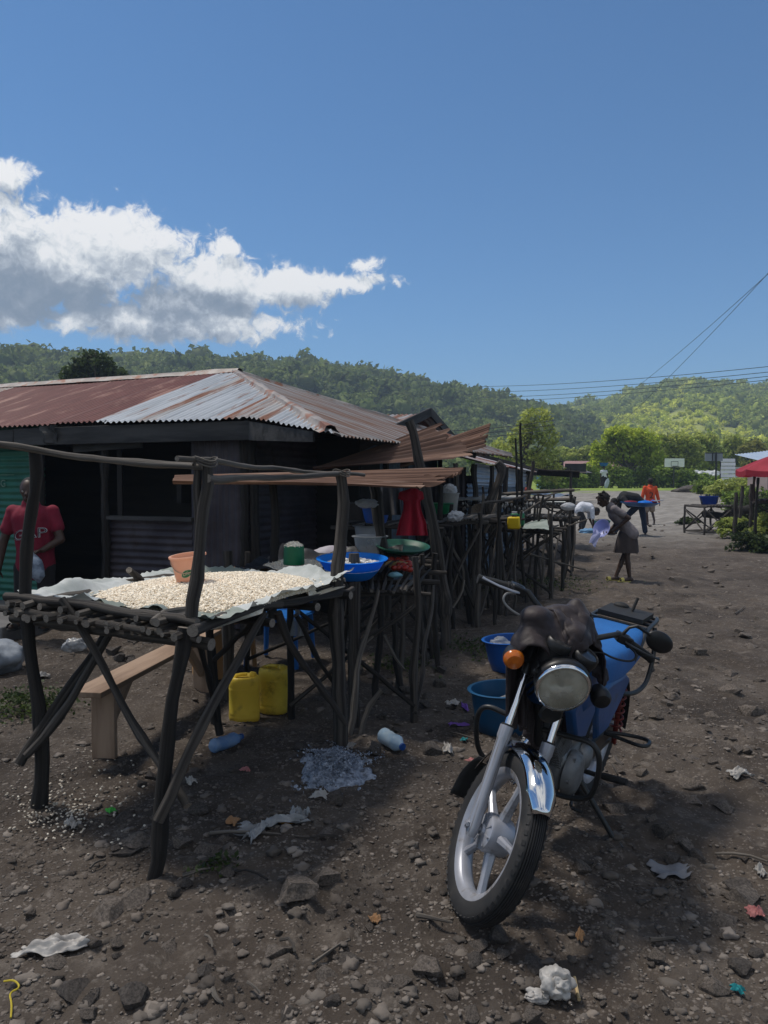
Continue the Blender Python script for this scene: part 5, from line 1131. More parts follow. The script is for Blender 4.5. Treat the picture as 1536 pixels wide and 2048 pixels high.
    for k in range(4):
        mb = MB(); mb.beam([1.05 + .28 * k, 11.55 + .05 * k, 1.30 + .004 * k], [1.22 + .33 * k, 12.6, 1.33 + .004 * k], .26, .02); solo('counter_board', 'grey flat board laid on the shed counter', 'board', mb, mat('grey_board', (.20,.20,.19), (.28,.28,.27), scale=5, rough=.7), group='boards on the shed counter')
    g = rng(60)
    mb = MB()
    for k in range(60): mb.ico([1.1 + 1.3 * g.random(), 11.5 + .12 * g.random() + .05, 1.16 + .09 * g.random()], (.02,.012,.03), 0, rotz(g.random() * 6))
    solo('dried_fish', 'row of small dried fish strung along the shed counter edge', 'dried fish', mb, mat('fish_silver', (.22,.22,.21), (.32,.31,.30), scale=20, rough=.5), kind='stuff', smooth=False)
build_far_stalls()
def build_clutter_poles():
    g = rng(314)
    for i in range(16):
        d = g.uniform(7.6, 14.5); x0 = .34 * d - 2.0 + g.uniform(-.25, .75) + (.12 if d > 9 else -.1) - .35 * max(0, (d - 11) / 3); h = g.uniform(.8, 1.65); b = on(x0, d, -.05); lean = g.normal(size=2) * .10
        mb = MB(); mb.stick([b, b + np.array([lean[0] * .3, lean[1] * .3, h * .5]) + g.normal(size=3) * .04, b + np.array([lean[0], lean[1], h])], g.uniform(.016, .028), g.uniform(.012, .02), 1500 + i, 7, .8)
        solo('crooked_pole', 'thin crooked pole standing in the tangle of sticks along the stall row', 'pole', mb, [M_[['pole', 'pole2', 'pole', 'polepale'][i % 4]], M_['cut']], group='crooked poles along the stall row')
    for i in range(11):
        d = g.uniform(7.8, 13.5); x0 = .34 * d - 1.95 + g.uniform(-.2, .5); z = g.uniform(.5, 1.45); a = np.array([x0, d, z]); b = a + np.array([g.uniform(.3, .8), g.uniform(-.35, .5), g.uniform(-.35, .35)])
        mb = MB(); mb.stick([a, (a + b) / 2 + UP * g.normal() * .03, b], .016, .012, 1600 + i, 6, .7); solo('cross_stick', 'thin stick tied across the tangle of poles along the stall row', 'stick', mb, [M_[['pole', 'polepale'][i % 2]], M_['cut']], group='cross sticks along the stall row')
build_clutter_poles()

# ------------------------------------------------------------------ the motorbike
M_['silver'] = mat('silver_paint', (0.36,0.37,0.41), (0.30,0.31,0.345), scale=9, c3=(0.13,0.115,0.10), s3=13, lo3=.52, hi3=.72, rough=.38, rough2=.8, metal=.35, spec=.5)
M_['alu'] = mat('engine_casting', (0.17,0.175,0.18), (0.23,0.235,0.24), scale=18, c3=(0.07,0.06,0.05), s3=9, lo3=.5, hi3=.7, rough=.55, metal=.5)
M_['tyre'] = mat('tyre_rubber', (0.017,0.017,0.018), (0.026,0.025,0.025), scale=14, c3=(0.060,0.054,0.048), s3=9, lo3=.55, hi3=.78, rough=.72)
M_['bluepaint'] = mat('blue_paint', (0.009,0.068,0.215), (0.008,0.058,0.18), scale=5, c3=(0.07,0.085,0.12), s3=6, lo3=.5, hi3=.75, rough=.42, rough2=.6, coat=.08)
M_['blueseat'] = mat('blue_seat_vinyl', (0.020,0.125,0.37), (0.017,0.105,0.32), scale=6, c3=(0.05,0.13,0.30), s3=7, lo3=.55, hi3=.75, rough=.5, bump=.15, bscale=90)
M_['amber'] = mat('amber_lens', (0.62,0.17,0.015), (0.52,0.12,0.01), scale=40, rough=.2, coat=.6, transl=.25)
M_['lens'] = mat('cloudy_headlamp_glass', (0.42,0.395,0.31), (0.52,0.50,0.42), scale=9, c3=(0.25,0.23,0.18), s3=6, lo3=.54, hi3=.7, rough=.12, coat=.8, spec=.6, alpha=.5, bump=.25, bscale=14)
M_['steelblack'] = mat('black_painted_steel', (0.014,0.015,0.016), (0.024,0.024,0.024), scale=12, c3=(0.06,0.05,0.042), s3=10, lo3=.62, hi3=.75, rough=.4)
M_['shock'] = plain('dark_red_spring', (0.14,0.02,0.015), rough=.5)
def build_bike():
    S = 1.025; ROOT = np.array([1.005, 3.845, 0.0]); YAW, LEAN, STEER = radians(-122.5), radians(-9.6), radians(42.5)
    t = thing('motorbike', 'blue motorbike leaning on its side stand, chrome front mudguard and round headlamp', 'motorbike', (0, 0, 0))
    ROOT[2] = float(gz(.32, 2.76) + gz(ROOT[0], ROOT[1])) / 2 + .004
    t.location = tuple(ROOT); t.rotation_euler = (mathutils.Matrix.Rotation(YAW, 3, 'Z') @ mathutils.Matrix.Rotation(LEAN, 3, 'X')).to_euler()
    RA = .30; AX = np.array([1.235, 0, RA]); AP = np.array([1.19, 0, RA - .023]); SD = np.array([-.454, 0, .891]); RS = rotm(SD, STEER)
    YL = np.array([[1,0,0],[0,0,1],[0,-1,0]], float).T        # lathe axis along the wheel axle
    YL = np.stack([[1,0,0],[0,0,1.],[0,-1.,0]], 1); YL = np.stack([np.array([1.,0,0]), np.array([0,0,1.]), np.array([0,1.,0])], 1)
    def P(name, mb, m, par=t, front=True, **k):
        if front: mb.V = [(v - AP) @ RS.T + AP for v in mb.V]
        mb.V = [v * S for v in mb.V]
        return part(name, mb, m, par, base=(0,0,0), **k)
    WL[t] = np.zeros(3)
    def wheel(c, front, w=1.0):
        pr = [(.222,-.030),(.232,-.036),(.250,-.040*w),(.272,-.041*w),(.286,-.036*w),(.2925,-.029*w)]
        for k in range(-3, 4): y = k * .0078 * w; pr += [(.2995 - .0006*k*k, y - .0026), (.2995 - .0006*k*k, y + .0018), (.2935 - .0006*k*k, y + .0026), (.2935-.0006*k*k, y + .0044)]
        pr += [(.2925,.030*w),(.286,.036*w),(.272,.041*w),(.250,.040*w),(.232,.036),(.222,.030)]
        mb = MB(); mb.lathe(pr, c, YL, 84)
        for s_ in (-1, 1):
            for k in range(56):
                a = 2*pi*(k + .25 * (s_ > 0)) / 56; r_ = .2862; q = c + np.array([r_ * cos(a), s_ * .0345 * w, r_ * sin(a)]); rad = np.array([cos(a), 0, sin(a)]); tg = np.array([-sin(a), 0, cos(a)])
                n_ = rad * .75 + np.array([0, s_ * .66, 0]); n_ /= np.linalg.norm(n_); mb.box(q, (.015, .012, .006), np.stack([tg, np.cross(n_, tg), n_], 1))
        wp = P('wheel', mb, M_['tyre'], front=front, ang=50)
        WL[wp] = np.zeros(3)
        mb = MB(); mb.lathe([(.205,-.022),(.214,-.031),(.231,-.036),(.234,-.032),(.222,-.026),(.212,-.014),(.209,0),(.212,.014),(.222,.026),(.234,.032),(.231,.036),(.214,.031),(.205,.022),(.199,.012),(.199,-.012),(.205,-.022)], c, YL, 72)
        P('rim', mb, M_['silver'], wp, front, ang=50)
        for k in range(5):
            a = 2*pi*k/5 + .35; mb = MB(); rad = np.array([cos(a), 0, sin(a)]); tg = np.array([-sin(a), 0, cos(a)]); V = []
            for r_, w_, th in ((.045,.018,.022),(.09,.0145,.018),(.15,.0115,.014),(.203,.0145,.015)):
                for x, y in ((-1,-.55),(-.45,-1),(.45,-1),(1,-.55),(1,.55),(.45,1),(-.45,1),(-1,.55)): V.append(c + rad * r_ + tg * x * w_ + np.array([0, y * th, 0]))
            mb.add(V, [(i*8+j, i*8+(j+1)%8, (i+1)*8+(j+1)%8, (i+1)*8+j) for i in range(3) for j in range(8)]); P('spoke', mb, M_['silver'], wp, front, ang=25)
        mb = MB(); mb.lathe([(0,-.060),(.018,-.060),(.022,-.052),(.054,-.049),(.064,-.044),(.068,-.034),(.068,.034),(.064,.044),(.054,.049),(.022,.052),(0,.055)], c, YL, 40)
        for k in range(9):
            a = 2*pi*k/9 + .2; mb.beam(c + np.array([.03*cos(a), -.051, .03*sin(a)]), c + np.array([.060*cos(a), -.050, .060*sin(a)]), .005, .004, up=(0,1,0))
        P('hub', mb, M_['silver'], wp, front, ang=35); return wp
    wheel(AX, True); wheel(np.array([0, 0, RA]), False, 1.12)
    def fk(tt, y, dx=0.0): return AX + SD * tt + np.array([dx, y, 0])
    for y in (-.088, .088):
        mb = MB(); sd_ = np.sign(y)
        L = [fk(-.035, y), fk(-.02, y), fk(.0, y), fk(.10, y), fk(.27, y), fk(.315, y), fk(.325, y), fk(.365, y)]; mb.tube(L, [.017,.021,.0235,.0215,.0215,.0225,.0255,.0255], 18)
        mb.tube([fk(.0, y - .028 * sd_), fk(.0, y + .034 * sd_)], .009, 10); mb.tube([fk(.0, y + .022*sd_), fk(.0, y + .030*sd_)], .0145, 6)
        mb.beam(fk(.20, y, .0), fk(.20, y - .02*sd_, -.04), .02, .012)
        sl_ = P('fork_leg', mb, M_['silver'], ang=50); WL[sl_] = np.zeros(3)
        mb = MB(); mb.tube([fk(.362, y), fk(.372, y)], .0225, 16); P('dust_seal', mb, M_['blackrough'], sl_)
        mb = MB(); mb.tube([fk(.35, y), fk(.60, y)], .0158, 18); P('chrome_tube', mb, M_['chrome'], sl_)
        mb = MB(); mb.tube([fk(.565, y), fk(.585, y), fk(.60, y), fk(.76, y)], [.021,.025,.023,.021], 14); P('fork_cover', mb, M_['steelblack'], sl_)
    mb = MB(); mb.beam(fk(.575, -.115, -.03), fk(.575, .115, -.03), .085, .035, up=SD); mb.beam(fk(.755, -.105, -.03), fk(.755, .105, -.03), .08, .03, up=SD); mb.tube([fk(.56, 0, -.04), fk(.80, 0, -.04)], .026, 12)
    P('yoke', mb, M_['steelblack'], bevel=.006)
    # chrome mudguard
    n = 34; m = 15; A = np.radians(np.linspace(50, 168, n)); Y = np.linspace(-1, 1, m); pts = []
    for i, a in enumerate(A):
        e = min(1, .72 + .5 * min(i, n-1-i) / 5.0); wdt = .056 * min(1, .55 + .45 * min(i / 4.0, 1)); row = []
        for y in Y:
            r_ = .332 - .030 * abs(y) ** 2.6 - .006 * (abs(y) > .85); row.append(AX + np.array([r_ * cos(a) , y * wdt, r_ * sin(a)]))
        pts.append(row)
    mb = MB(); pts = np.array(pts); mb.grid(pts); mg = P('mudguard', mb, M_['chrome'], ang=80); WL[mg] = np.zeros(3)
    s_ = mg.modifiers.new('sol', 'SOLIDIFY'); s_.thickness = .002
    mb = MB(); fl = []
    for k, a in enumerate(np.radians(np.linspace(162, 196, 8))): fl.append([AX + np.array([(.331 + .012*k/7) * cos(a), y * (.056 + .022 * sin(pi*min(k,5)/5*.6)), (.331 + .012*k/7) * sin(a)]) for y in np.linspace(-1, 1, 7)])
    mb.grid(np.array(fl)); f_ = P('mud_flap', mb, M_['blackrough'], mg); s_ = f_.modifiers.new('sol', 'SOLIDIFY'); s_.thickness = .004
    mb = MB()
    for y in (-1, 1): mb.tube([fk(.20, y*.075, -.02), fk(.27, y*.062, -.02), fk(.315, y*.04, -.01)], .007, 8); 
    mb.tube([fk(.315, -.05, -.01), fk(.325, 0, -.005), fk(.315, .05, -.01)], .009, 8); P('mudguard_stay', mb, M_['silver'], mg)
    # headlamp
    hc = np.array([1.095, 0, .862]); hx = np.array([.985, 0, -.17]); hx /= np.linalg.norm(hx); HX = np.stack([np.array([0,1.,0]), np.cross(hx, [0,1.,0]), hx], 1)
    mb = MB(); mb.lathe([(0,-.115),(.045,-.11),(.075,-.085),(.094,-.04),(.0965,.005),(.0955,.016)], hc, HX, 48); hl = P('headlamp', mb, M_['black']); WL[hl] = np.zeros(3)
    mb = MB(); mb.lathe([(.0955,.008),(.0985,.012),(.0985,.022),(.094,.030),(.0885,.031),(.087,.026)], hc, HX, 56); P('headlamp_ring', mb, M_['chrome'], hl, ang=60)
    mb = MB(); mb.lathe([(.086,.024),(.078,-.005),(.062,-.032),(.04,-.050),(.016,-.057),(0,-.058)], hc, HX, 40); P('reflector', mb, mat('lamp_reflector', (.62,.60,.54), (.45,.42,.36), scale=18, rough=.28, metal=.9), hl)
    mb = MB(); mb.tube([hc - hx*.055, hc - hx*.01], [.016,.011], 12); mb.ico(hc - hx*.005, .012, 2); P('bulb', mb, M_['steelblack'], hl)
    mb = MB(); mb.lathe([(.0882,.027),(.075,.033),(.05,.040),(.025,.043),(0,.044)], hc, HX, 48); P('headlamp_glass', mb, M_['lens'], hl)
    mb = MB(); mb.lathe([(.0975,-.02),(.104,-.012),(.104,.012),(.0985,.018)], hc, HX, 40, .25, pi - .25); P('lamp_cowl', mb, M_['black'], hl, ang=60)
    for y in (-1, 1):
        mb = MB(); mb.beam(hc + np.array([-.03, y*.098, 0]), fk(.66, y*.088), .045, .01, up=(0,1,0)); mb.tube([hc + np.array([-.02,y*.092,0]), hc + np.array([-.02,y*.115,0])], .011, 8); P('lamp_bracket', mb, M_['steelblack'], hl, bevel=.003)
    mb = MB(); mb.lathe([(0,-.02),(.03,-.02),(.045,-.008),(.045,.004),(.036,.012),(0,.010)], hc + np.array([-.06,.05,-.135]), HX, 24); mb.beam(hc + np.array([-.08,.05,-.135]), hc + np.array([-.10,.03,-.06]), .02, .004); P('horn', mb, M_['steelblack'])
    g_ = rng(3)
    for k in range(7):
        y0 = g_.uniform(-.06,.06); mb = MB(); mb.tube(_arc([hc + np.array([-.10, y0*.6, g_.uniform(-.05,.05)]), hc + np.array([-.13, y0*1.4, -.09 + g_.uniform(-.05,.02)]), hc + np.array([-.17, y0*1.2, -.16]), hc + np.array([-.25, y0*.3, -.17 + g_.uniform(-.06,.06)])]), .0052, 6); P('wiring', mb, M_['black'])
    # instruments
    for y in (-.056, .056):
        c = np.array([1.02, y, .925]); ax_ = np.array([.10, 0, 1.0]) if y < 0 else np.array([.22, 0, 1.0]); ax_ /= np.linalg.norm(ax_); X, Y_, Z = frame(ax_)
        mb = MB(); mb.lathe([(0,-.06),(.036,-.055),(.047,-.02),(.049,.035),(.0515,.037),(.0515,.046),(.050,.062),(.044,.068),(.040,.064)], c, np.stack([X, Y_, Z], 1), 32); gp = P('gauge', mb, M_['black'], ang=45); WL[gp] = np.zeros(3)
        mb = MB(); mb.lathe([(.041,.063),(0,.066)], c, np.stack([X, Y_, Z], 1), 24); P('gauge_glass', mb, mat('gauge_glass', (.03,.03,.032), (.02,.02,.02), rough=.08), gp)
    # bars
    hbp = [(.90,-.385,1.045),(.905,-.30,1.062),(.925,-.20,1.085),(.955,-.12,1.045),(.965,-.06,.985),(.965,.06,.985),(.955,.12,1.045),(.925,.20,1.085),(.905,.30,1.062),(.90,.385,1.045)]
    hbp = [(x - .035, y, z - .012) for x, y, z in hbp]
    mb = MB(); mb.tube(hbp, .0112, 12); hb = P('handlebar', mb, M_['steelblack']); WL[hb] = np.zeros(3)
    for y in (-1, 1):
        a = np.array([.866, y*.388, 1.033]); b = np.array([.870, y*.268, 1.055]); mb = MB(); d = b - a
        mb.tube([a, a + d*.04, a + d*.06, a + d * .5, a + d*.93, a + d*.95, b], [.018,.019,.0165,.0172,.0165,.021,.021], 14); P('grip', mb, M_['blackrough'], hb)
        mb = MB(); c = np.array([.876, y*.235, 1.062]); mb.ico(c, (.026,.034,.022), 2); mb.beam(c + np.array([.0, -y*.03, 0]), c + np.array([0, y*.03, 0]), .05, .035); P('switch_housing', mb, M_['black'], hb, bevel=.006)
        mb = MB(); mb.tube([c + np.array([.025, 0, -.004]), c + np.array([.045, y*.03, -.004]), c + np.array([.052, y*.09, -.006]), c + np.array([.035, y*.14, -.008]), c + np.array([.03, y*.152, -.008])], [.008,.0085,.0075,.007,.009], 8, flat=.6); P('lever', mb, M_['steelblack'] if y > 0 else M_['silver'], hb)
        mb = MB(); mb.tube(_arc([c + np.array([.03, y*.01, -.01]), c + np.array([.05, y*.055, -.02]), c + np.array([.06, y*.05, -.055]), c + np.array([.055, -y*.02, -.075]), c + np.array([.05, -y*.09, -.07]), np.array([.95, y*.07, .93])]), .0042, 8); P('cable', mb, mat('grey_cable', (.22,.22,.22), rough=.4) if y < 0 else M_['black'], hb)
    mb = MB(); mb.tube([(.89,.215,1.075),(.895,.222,1.115),(.90,.245,1.135),(.895,.30,1.125),(.89,.325,1.118)], [.007,.0065,.006,.006,.008], 8); ms = P('mirror_stem', mb, M_['black']); WL[ms] = np.zeros(3)
    mb = MB(); mc = np.array([.887,.365,1.112]); mb.ico(mc, (.020,.060,.041), 3, rotm((1,0,0), -.12)); P('mirror', mb, M_['black'], ms)
    for y, mm in ((-1, 'amber'), (1, 'black')):
        c = np.array([1.04, y*.185, .862]); mb = MB(); mb.tube([(.99, y*.10, .865), (1.02, y*.15, .865)], .010, 8); mb.lathe([(0,-.055),(.024,-.05),(.036,-.02),(.038,.004)], c, HX, 24); ti = P('indicator', mb, M_['black']); WL[ti] = np.zeros(3)
        mb = MB(); mb.lathe([(.038,.004),(.0365,.018),(.028,.030),(.0,.036)], c, HX, 24)
        P('indicator_lens', mb, M_[mm], ti)
    # ---- the part that does not steer
    F = dict(front=False)
    def sweep(name, secs, m, **k):                            # (x, half width, z bottom, z top, roundness)
        rows = []
        for x, w, z0, z1, e in secs:
            th = np.linspace(0, 2*pi, 32, endpoint=False); c, s = np.cos(th), np.sin(th); rows.append(np.stack([np.full(32, x), np.sign(c)*np.abs(c)**e*w, (z0+z1)/2 + np.sign(s)*np.abs(s)**e*(z1-z0)/2], 1))
        P_ = np.array(rows).transpose(1, 0, 2); mb = MB(); mb.grid(P_, closeu=True)
        for r_ in (rows[0], rows[-1]): mb.add(np.concatenate([r_, r_.mean(0)[None]]), [(i, (i+1) % 32, 32) for i in range(32)])
        return P(name, mb, m, **{**F, **k})
    sweep('fuel_tank', [(.50,.07,.72,.80,.7),(.56,.13,.66,.87,.6),(.66,.16,.63,.905,.6),(.78,.16,.63,.92,.6),(.87,.125,.67,.91,.65),(.93,.09,.70,.88,.7),(.955,.05,.74,.84,.8)], M_['bluepaint'])
    sweep('seat', [(.60,.075,.70,.80,.6),(.52,.12,.68,.83,.5),(.40,.145,.67,.835,.45),(.25,.152,.67,.83,.42),(.12,.154,.68,.85,.42),(-.03,.148,.70,.86,.42),(-.12,.13,.72,.855,.5),(-.15,.09,.75,.835,.6)], M_['blueseat'])
    for y in (-1, 1):
        pl = [(.58,.60),(.60,.70),(.42,.715),(.18,.70),(.10,.66),(.22,.56),(.36,.47),(.50,.47)]; V = [np.array([x, y*.128, z]) for x, z in pl] + [np.array([x*.97+.01, y*.150, .6 + (z-.6)*.86]) for x, z in pl]; k = len(pl)
        mb = MB(); mb.add(V, [(i, (i+1) % k, k+(i+1) % k, k+i) for i in range(k)]); mb.more([(k, k+i, k+i+1) for i in range(1, k-1)]); P('side_panel', mb, M_['bluepaint'], bevel=.008, **F)
        pl = [(.90,.70),(.86,.78),(.64,.74),(.58,.62),(.66,.52),(.80,.56)]; V = [np.array([x, y*.105, z]) for x, z in pl] + [np.array([x*.96+.03, y*.142, .65 + (z-.65)*.88]) for x, z in pl]; k = len(pl)
        if y < 0: continue
        mb = MB(); mb.add(V, [(i, (i+1) % k, k+(i+1) % k, k+i) for i in range(k)]); mb.more([(k, k+i, k+i+1) for i in range(1, k-1)]); P('tank_shroud', mb, M_['bluepaint'], bevel=.012, **F)
    mb = MB()
    for y in (-.06, .06): mb.tube([(.93,y*.4,.80),(.60,y,.66),(.25,y*1.6,.68),(-.2,y*1.6,.72)], .014, 8); mb.tube([(.45,y,.66),(.40,y,.40),(.38,y,.28)], .014, 8); mb.tube([(.38,y,.32),(0,y*1.3,RA)], .015, 8)
    mb.tube([(.93,0,.80),(.86,0,.60),(.76,0,.36),(.70,0,.26),(.40,0,.24)], .018, 10); P('frame', mb, M_['steelblack'], **F)
    # engine
    eg = MB(); eg.box((.56,0,.36), (.30,.17,.17)); 
    en = P('engine', eg, M_['alu'], bevel=.03, **F); WL[en] = np.zeros(3)
    for y in (-1, 1):
        mb = MB(); mb.lathe([(0,.052),(.05,.050),(.082,.040),(.095,.018),(.098,0)], (.62, y*.085, .345), np.stack([[1.,0,0],[0,0,1.],[0,float(y),0]], 1), 30); mb.lathe([(0,.045),(.04,.04),(.062,.02),(.064,0)], (.47, y*.085, .37), np.stack([[1.,0,0],[0,0,1.],[0,float(y),0]], 1), 24)
        for a in np.linspace(0, 2*pi, 6, endpoint=False): mb.tube([(.62 + .085*cos(a), y*.09, .345 + .085*sin(a)), (.62 + .085*cos(a), y*.118, .345 + .085*sin(a))], .010, 6)
        P('engine_cover', mb, M_['alu'], en, False, ang=50)
    cd = np.array([.62,0,.785]); cd /= np.linalg.norm(cd); mb = MB(); X, Y_, Z = frame(cd)
    for k in range(9): c = np.array([.66,0,.43]) + cd * (.018 * k); mb.box(c, (.135,.15,.007), np.stack([np.cross([0,1.,0], cd), [0,1.,0], cd], 1))
    mb.tube([np.array([.65,0,.41]), np.array([.65,0,.41]) + cd * .19], .052, 16); mb.box(np.array([.66,0,.43]) + cd * .185, (.12,.13,.05), np.stack([np.cross([0,1.,0], cd), [0,1.,0], cd], 1)); P('cylinder_fins', mb, M_['alu'], en, False)
    mb = MB(); mb.tube([(.80,-.02,.52),(.86,-.05,.46),(.84,-.10,.32),(.70,-.13,.23),(.45,-.14,.22),(.20,-.15,.27)], .019, 10); mb.tube([(.22,-.15,.265),(.18,-.15,.27),(-.25,-.16,.36),(-.30,-.16,.37)], [.03,.042,.045,.035], 14); P('exhaust', mb, M_['chrome'], **F)
    mb = MB(); mb.tube([(.60,.09,.62),(.66,.03,.58),(.70,.0,.52)], [.03,.028,.02], 10); mb.box((.58,.06,.58), (.08,.06,.09)); P('carburettor', mb, M_['alu'], bevel=.01, **F)
    # crash guards: a bent tube loop each side
    for y in (-1, 1):
        mb = MB(); mb.tube(_arc([(.845,y*.02,.575),(.86,y*.14,.59),(.865,y*.215,.60),(.865,y*.25,.57),(.85,y*.26,.50),(.825,y*.25,.40),(.80,y*.22,.345),(.76,y*.12,.30),(.73,y*.03,.29)]), .0108, 10); P('crash_guard', mb, M_['steelblack'], **F)
    # pegs, levers, stands
    for y in (-1, 1):
        mb = MB(); mb.tube([(.44,y*.08,.295),(.44,y*.18,.30)], .011, 8); fp = P('footpeg', mb, M_['steelblack'], **F); WL[fp] = np.zeros(3)
        mb = MB(); mb.tube([(.44,y*.175,.305),(.44,y*.185,.305),(.44,y*.285,.315)], [.014,.019,.018], 10, flat=.8); P('peg_rubber', mb, M_['blackrough'], fp, False)
        mb = MB(); mb.tube(_arc([(.20,y*.10,.40),(.20,y*.17,.40),(.24,y*.27,.41),(.20,y*.30,.41),(.13,y*.29,.41),(.11,y*.22,.40),(.15,y*.10,.39)]), .009, 8); P('passenger_peg', mb, M_['steelblack'], **F)
    mb = MB(); mb.tube([(.47,.09,.27),(.46,.17,.18),(.45,.285,.052)], [.013,.012,.011], 10); mb.tube([(.45,.28,.058),(.47,.32,.042)], .012, 8); P('side_stand', mb, M_['steelblack'], **F)
    mb = MB(); mb.tube([(.62,.12,.27),(.74,.15,.27),(.78,.17,.28),(.78,.21,.28)], .007, 8); P('gear_lever', mb, M_['steelblack'], **F)
    for y in (-.11, .11):
        mb = MB(); mb.tube([(.02,y,RA),(.10,y,.66)], .012, 8); h_ = np.linspace(0,1,90); mb.tube([np.array([.03 + .06*q + .026*cos(q*44), y + .026*sin(q*44), .36 + .25*q]) for q in h_], .0055, 6); P('rear_shock', mb, M_['shock'], **F)
    n = 22; pts = [[np.array([.345*cos(a) , yy*.075, RA + .345*sin(a) - .02*yy*yy]) for yy in np.linspace(-1,1,9)] for a in np.radians(np.linspace(55, 185, n))]; mb = MB(); mb.grid(np.array(pts)); P('rear_mudguard', mb, M_['black'], **F)
    mb = MB(); mb.box((.20,.075,.33), (.46,.02,.10)); P('chain_guard', mb, M_['black'], bevel=.02, **F)
    # carrier and side rail
    mb = MB(); mb.tube(_arc([(.10,-.145,.74),(.02,-.15,.80),(-.06,-.14,.852),(-.34,-.135,.862),(-.36,-.11,.862),(-.36,.11,.862),(-.34,.135,.862),(-.06,.14,.852),(.02,.15,.80),(.10,.145,.74)]), .011, 10)
    for x in (-.08, -.18, -.27): mb.beam((x,-.138,.858), (x,.138,.858), .03, .012)
    mb.tube([(-.36,-.1,.862),(-.37,0,.872),(-.36,.1,.862)], .011, 8); rk = P('carrier', mb, M_['steelblack'], **F)
    mb = MB(); mb.box((-.21,.0,.882), (.22,.22,.022)); mb.tube([(-.24,.02,.89),(-.27,.03,.96)], .008, 8); mb.ico((-.30,-.05,.895), (.03,.04,.018), 2); P('carrier_strap', mb, M_['blackrough'], **F)
    for y in (-1, 1):
        mb = MB(); mb.tube(_arc([(-.20,y*.15,.85),(-.18,y*.175,.74),(-.13,y*.18,.62),(-.05,y*.18,.585),(.10,y*.17,.585),(.2,y*.12,.60)]), .011, 8); P('side_rail', mb, M_['steelblack'], **F)
    mb = MB(); mb.box((-.33,0,.70), (.05,.12,.09)); P('tail_light', mb, mat('tail_red', (.3,.01,.01), rough=.3), bevel=.01, **F)
    return t
def _arc(pts, it=3):
    P = np.array(pts, float)
    for _ in range(it):
        Q = [P[0]]
        for i in range(len(P) - 1): Q += [P[i] * .75 + P[i+1] * .25, P[i] * .25 + P[i+1] * .75]
        Q.append(P[-1]); P = np.array(Q)
    return P[::2] if len(P) > 60 else P
build_bike()

# the dark jacket thrown over tank and handlebar
M_['jacket'] = mat('dark_brown_jacket', (0.018,0.0115,0.0122), (0.026,0.0172,0.018), scale=14, rough=.6, bump=.55, bscale=22, bdist=.008, sheen=.05)
def drape(center, ax, ay, size, n, comp, balls, h0, seed, steps=150, drop=.006):
    """let a square of cloth fall and crumple over a set of ellipsoids (position based)"""
    g = rng(seed); r0 = size / (n - 1); u = np.linspace(-.5, .5, n); U, V = np.meshgrid(u, u, indexing='ij'); q = np.stack([U.ravel()*7 + seed, V.ravel()*7, U.ravel()*0], 1)
    P = center + ax * (U * size * comp)[:,:,None] + ay * (V * size * comp)[:,:,None]; P[:,:,2] = h0 + .05 * fbm(q, 2).reshape(n, n); P[:,:,0] += .02 * fbm(q + 9, 2).reshape(n, n)
    O = P.copy(); prs = []
    for d, k in (((1,0),1), ((0,1),1), ((2,0),2), ((0,2),2), ((1,1),2**.5), ((1,-1),2**.5)): prs.append((d, k * r0))
    for it in range(steps):
        vel = (P - O) * .90; O = P.copy(); P = P + vel; P[:,:,2] -= drop * .12
        for _ in range(7):
            for (di, dj), L in prs:
                for ph in ((0, 1) if max(abs(di), abs(dj)) == 1 else (0,)):
                    a = (slice(0, n - di), slice(max(0, -dj), n - max(0, dj))); b = (slice(di, n), slice(max(0, dj), n - max(0, -dj)))
                    D = P[b] - P[a]; l = np.linalg.norm(D, axis=2); s = .45 * (l - L) / (l + 1e-9) * np.where(l > L, 1, .35 if L < 1.3 * r0 else .12)
                    D = D * (s * .5)[:,:,None]; P[a] = P[a] + D; P[b] = P[b] - D
            for c, R, rad in balls:
                Q = (P - c) @ R / rad; l = np.linalg.norm(Q, axis=2); m = l < 1
                if m.any():
                    Q2 = Q[m] / (l[m][:,None] + 1e-9) * 1.0; P[m] = (Q2 * rad) @ R.T + c; O[m] = P[m] * .85 + O[m] * .15
    return P
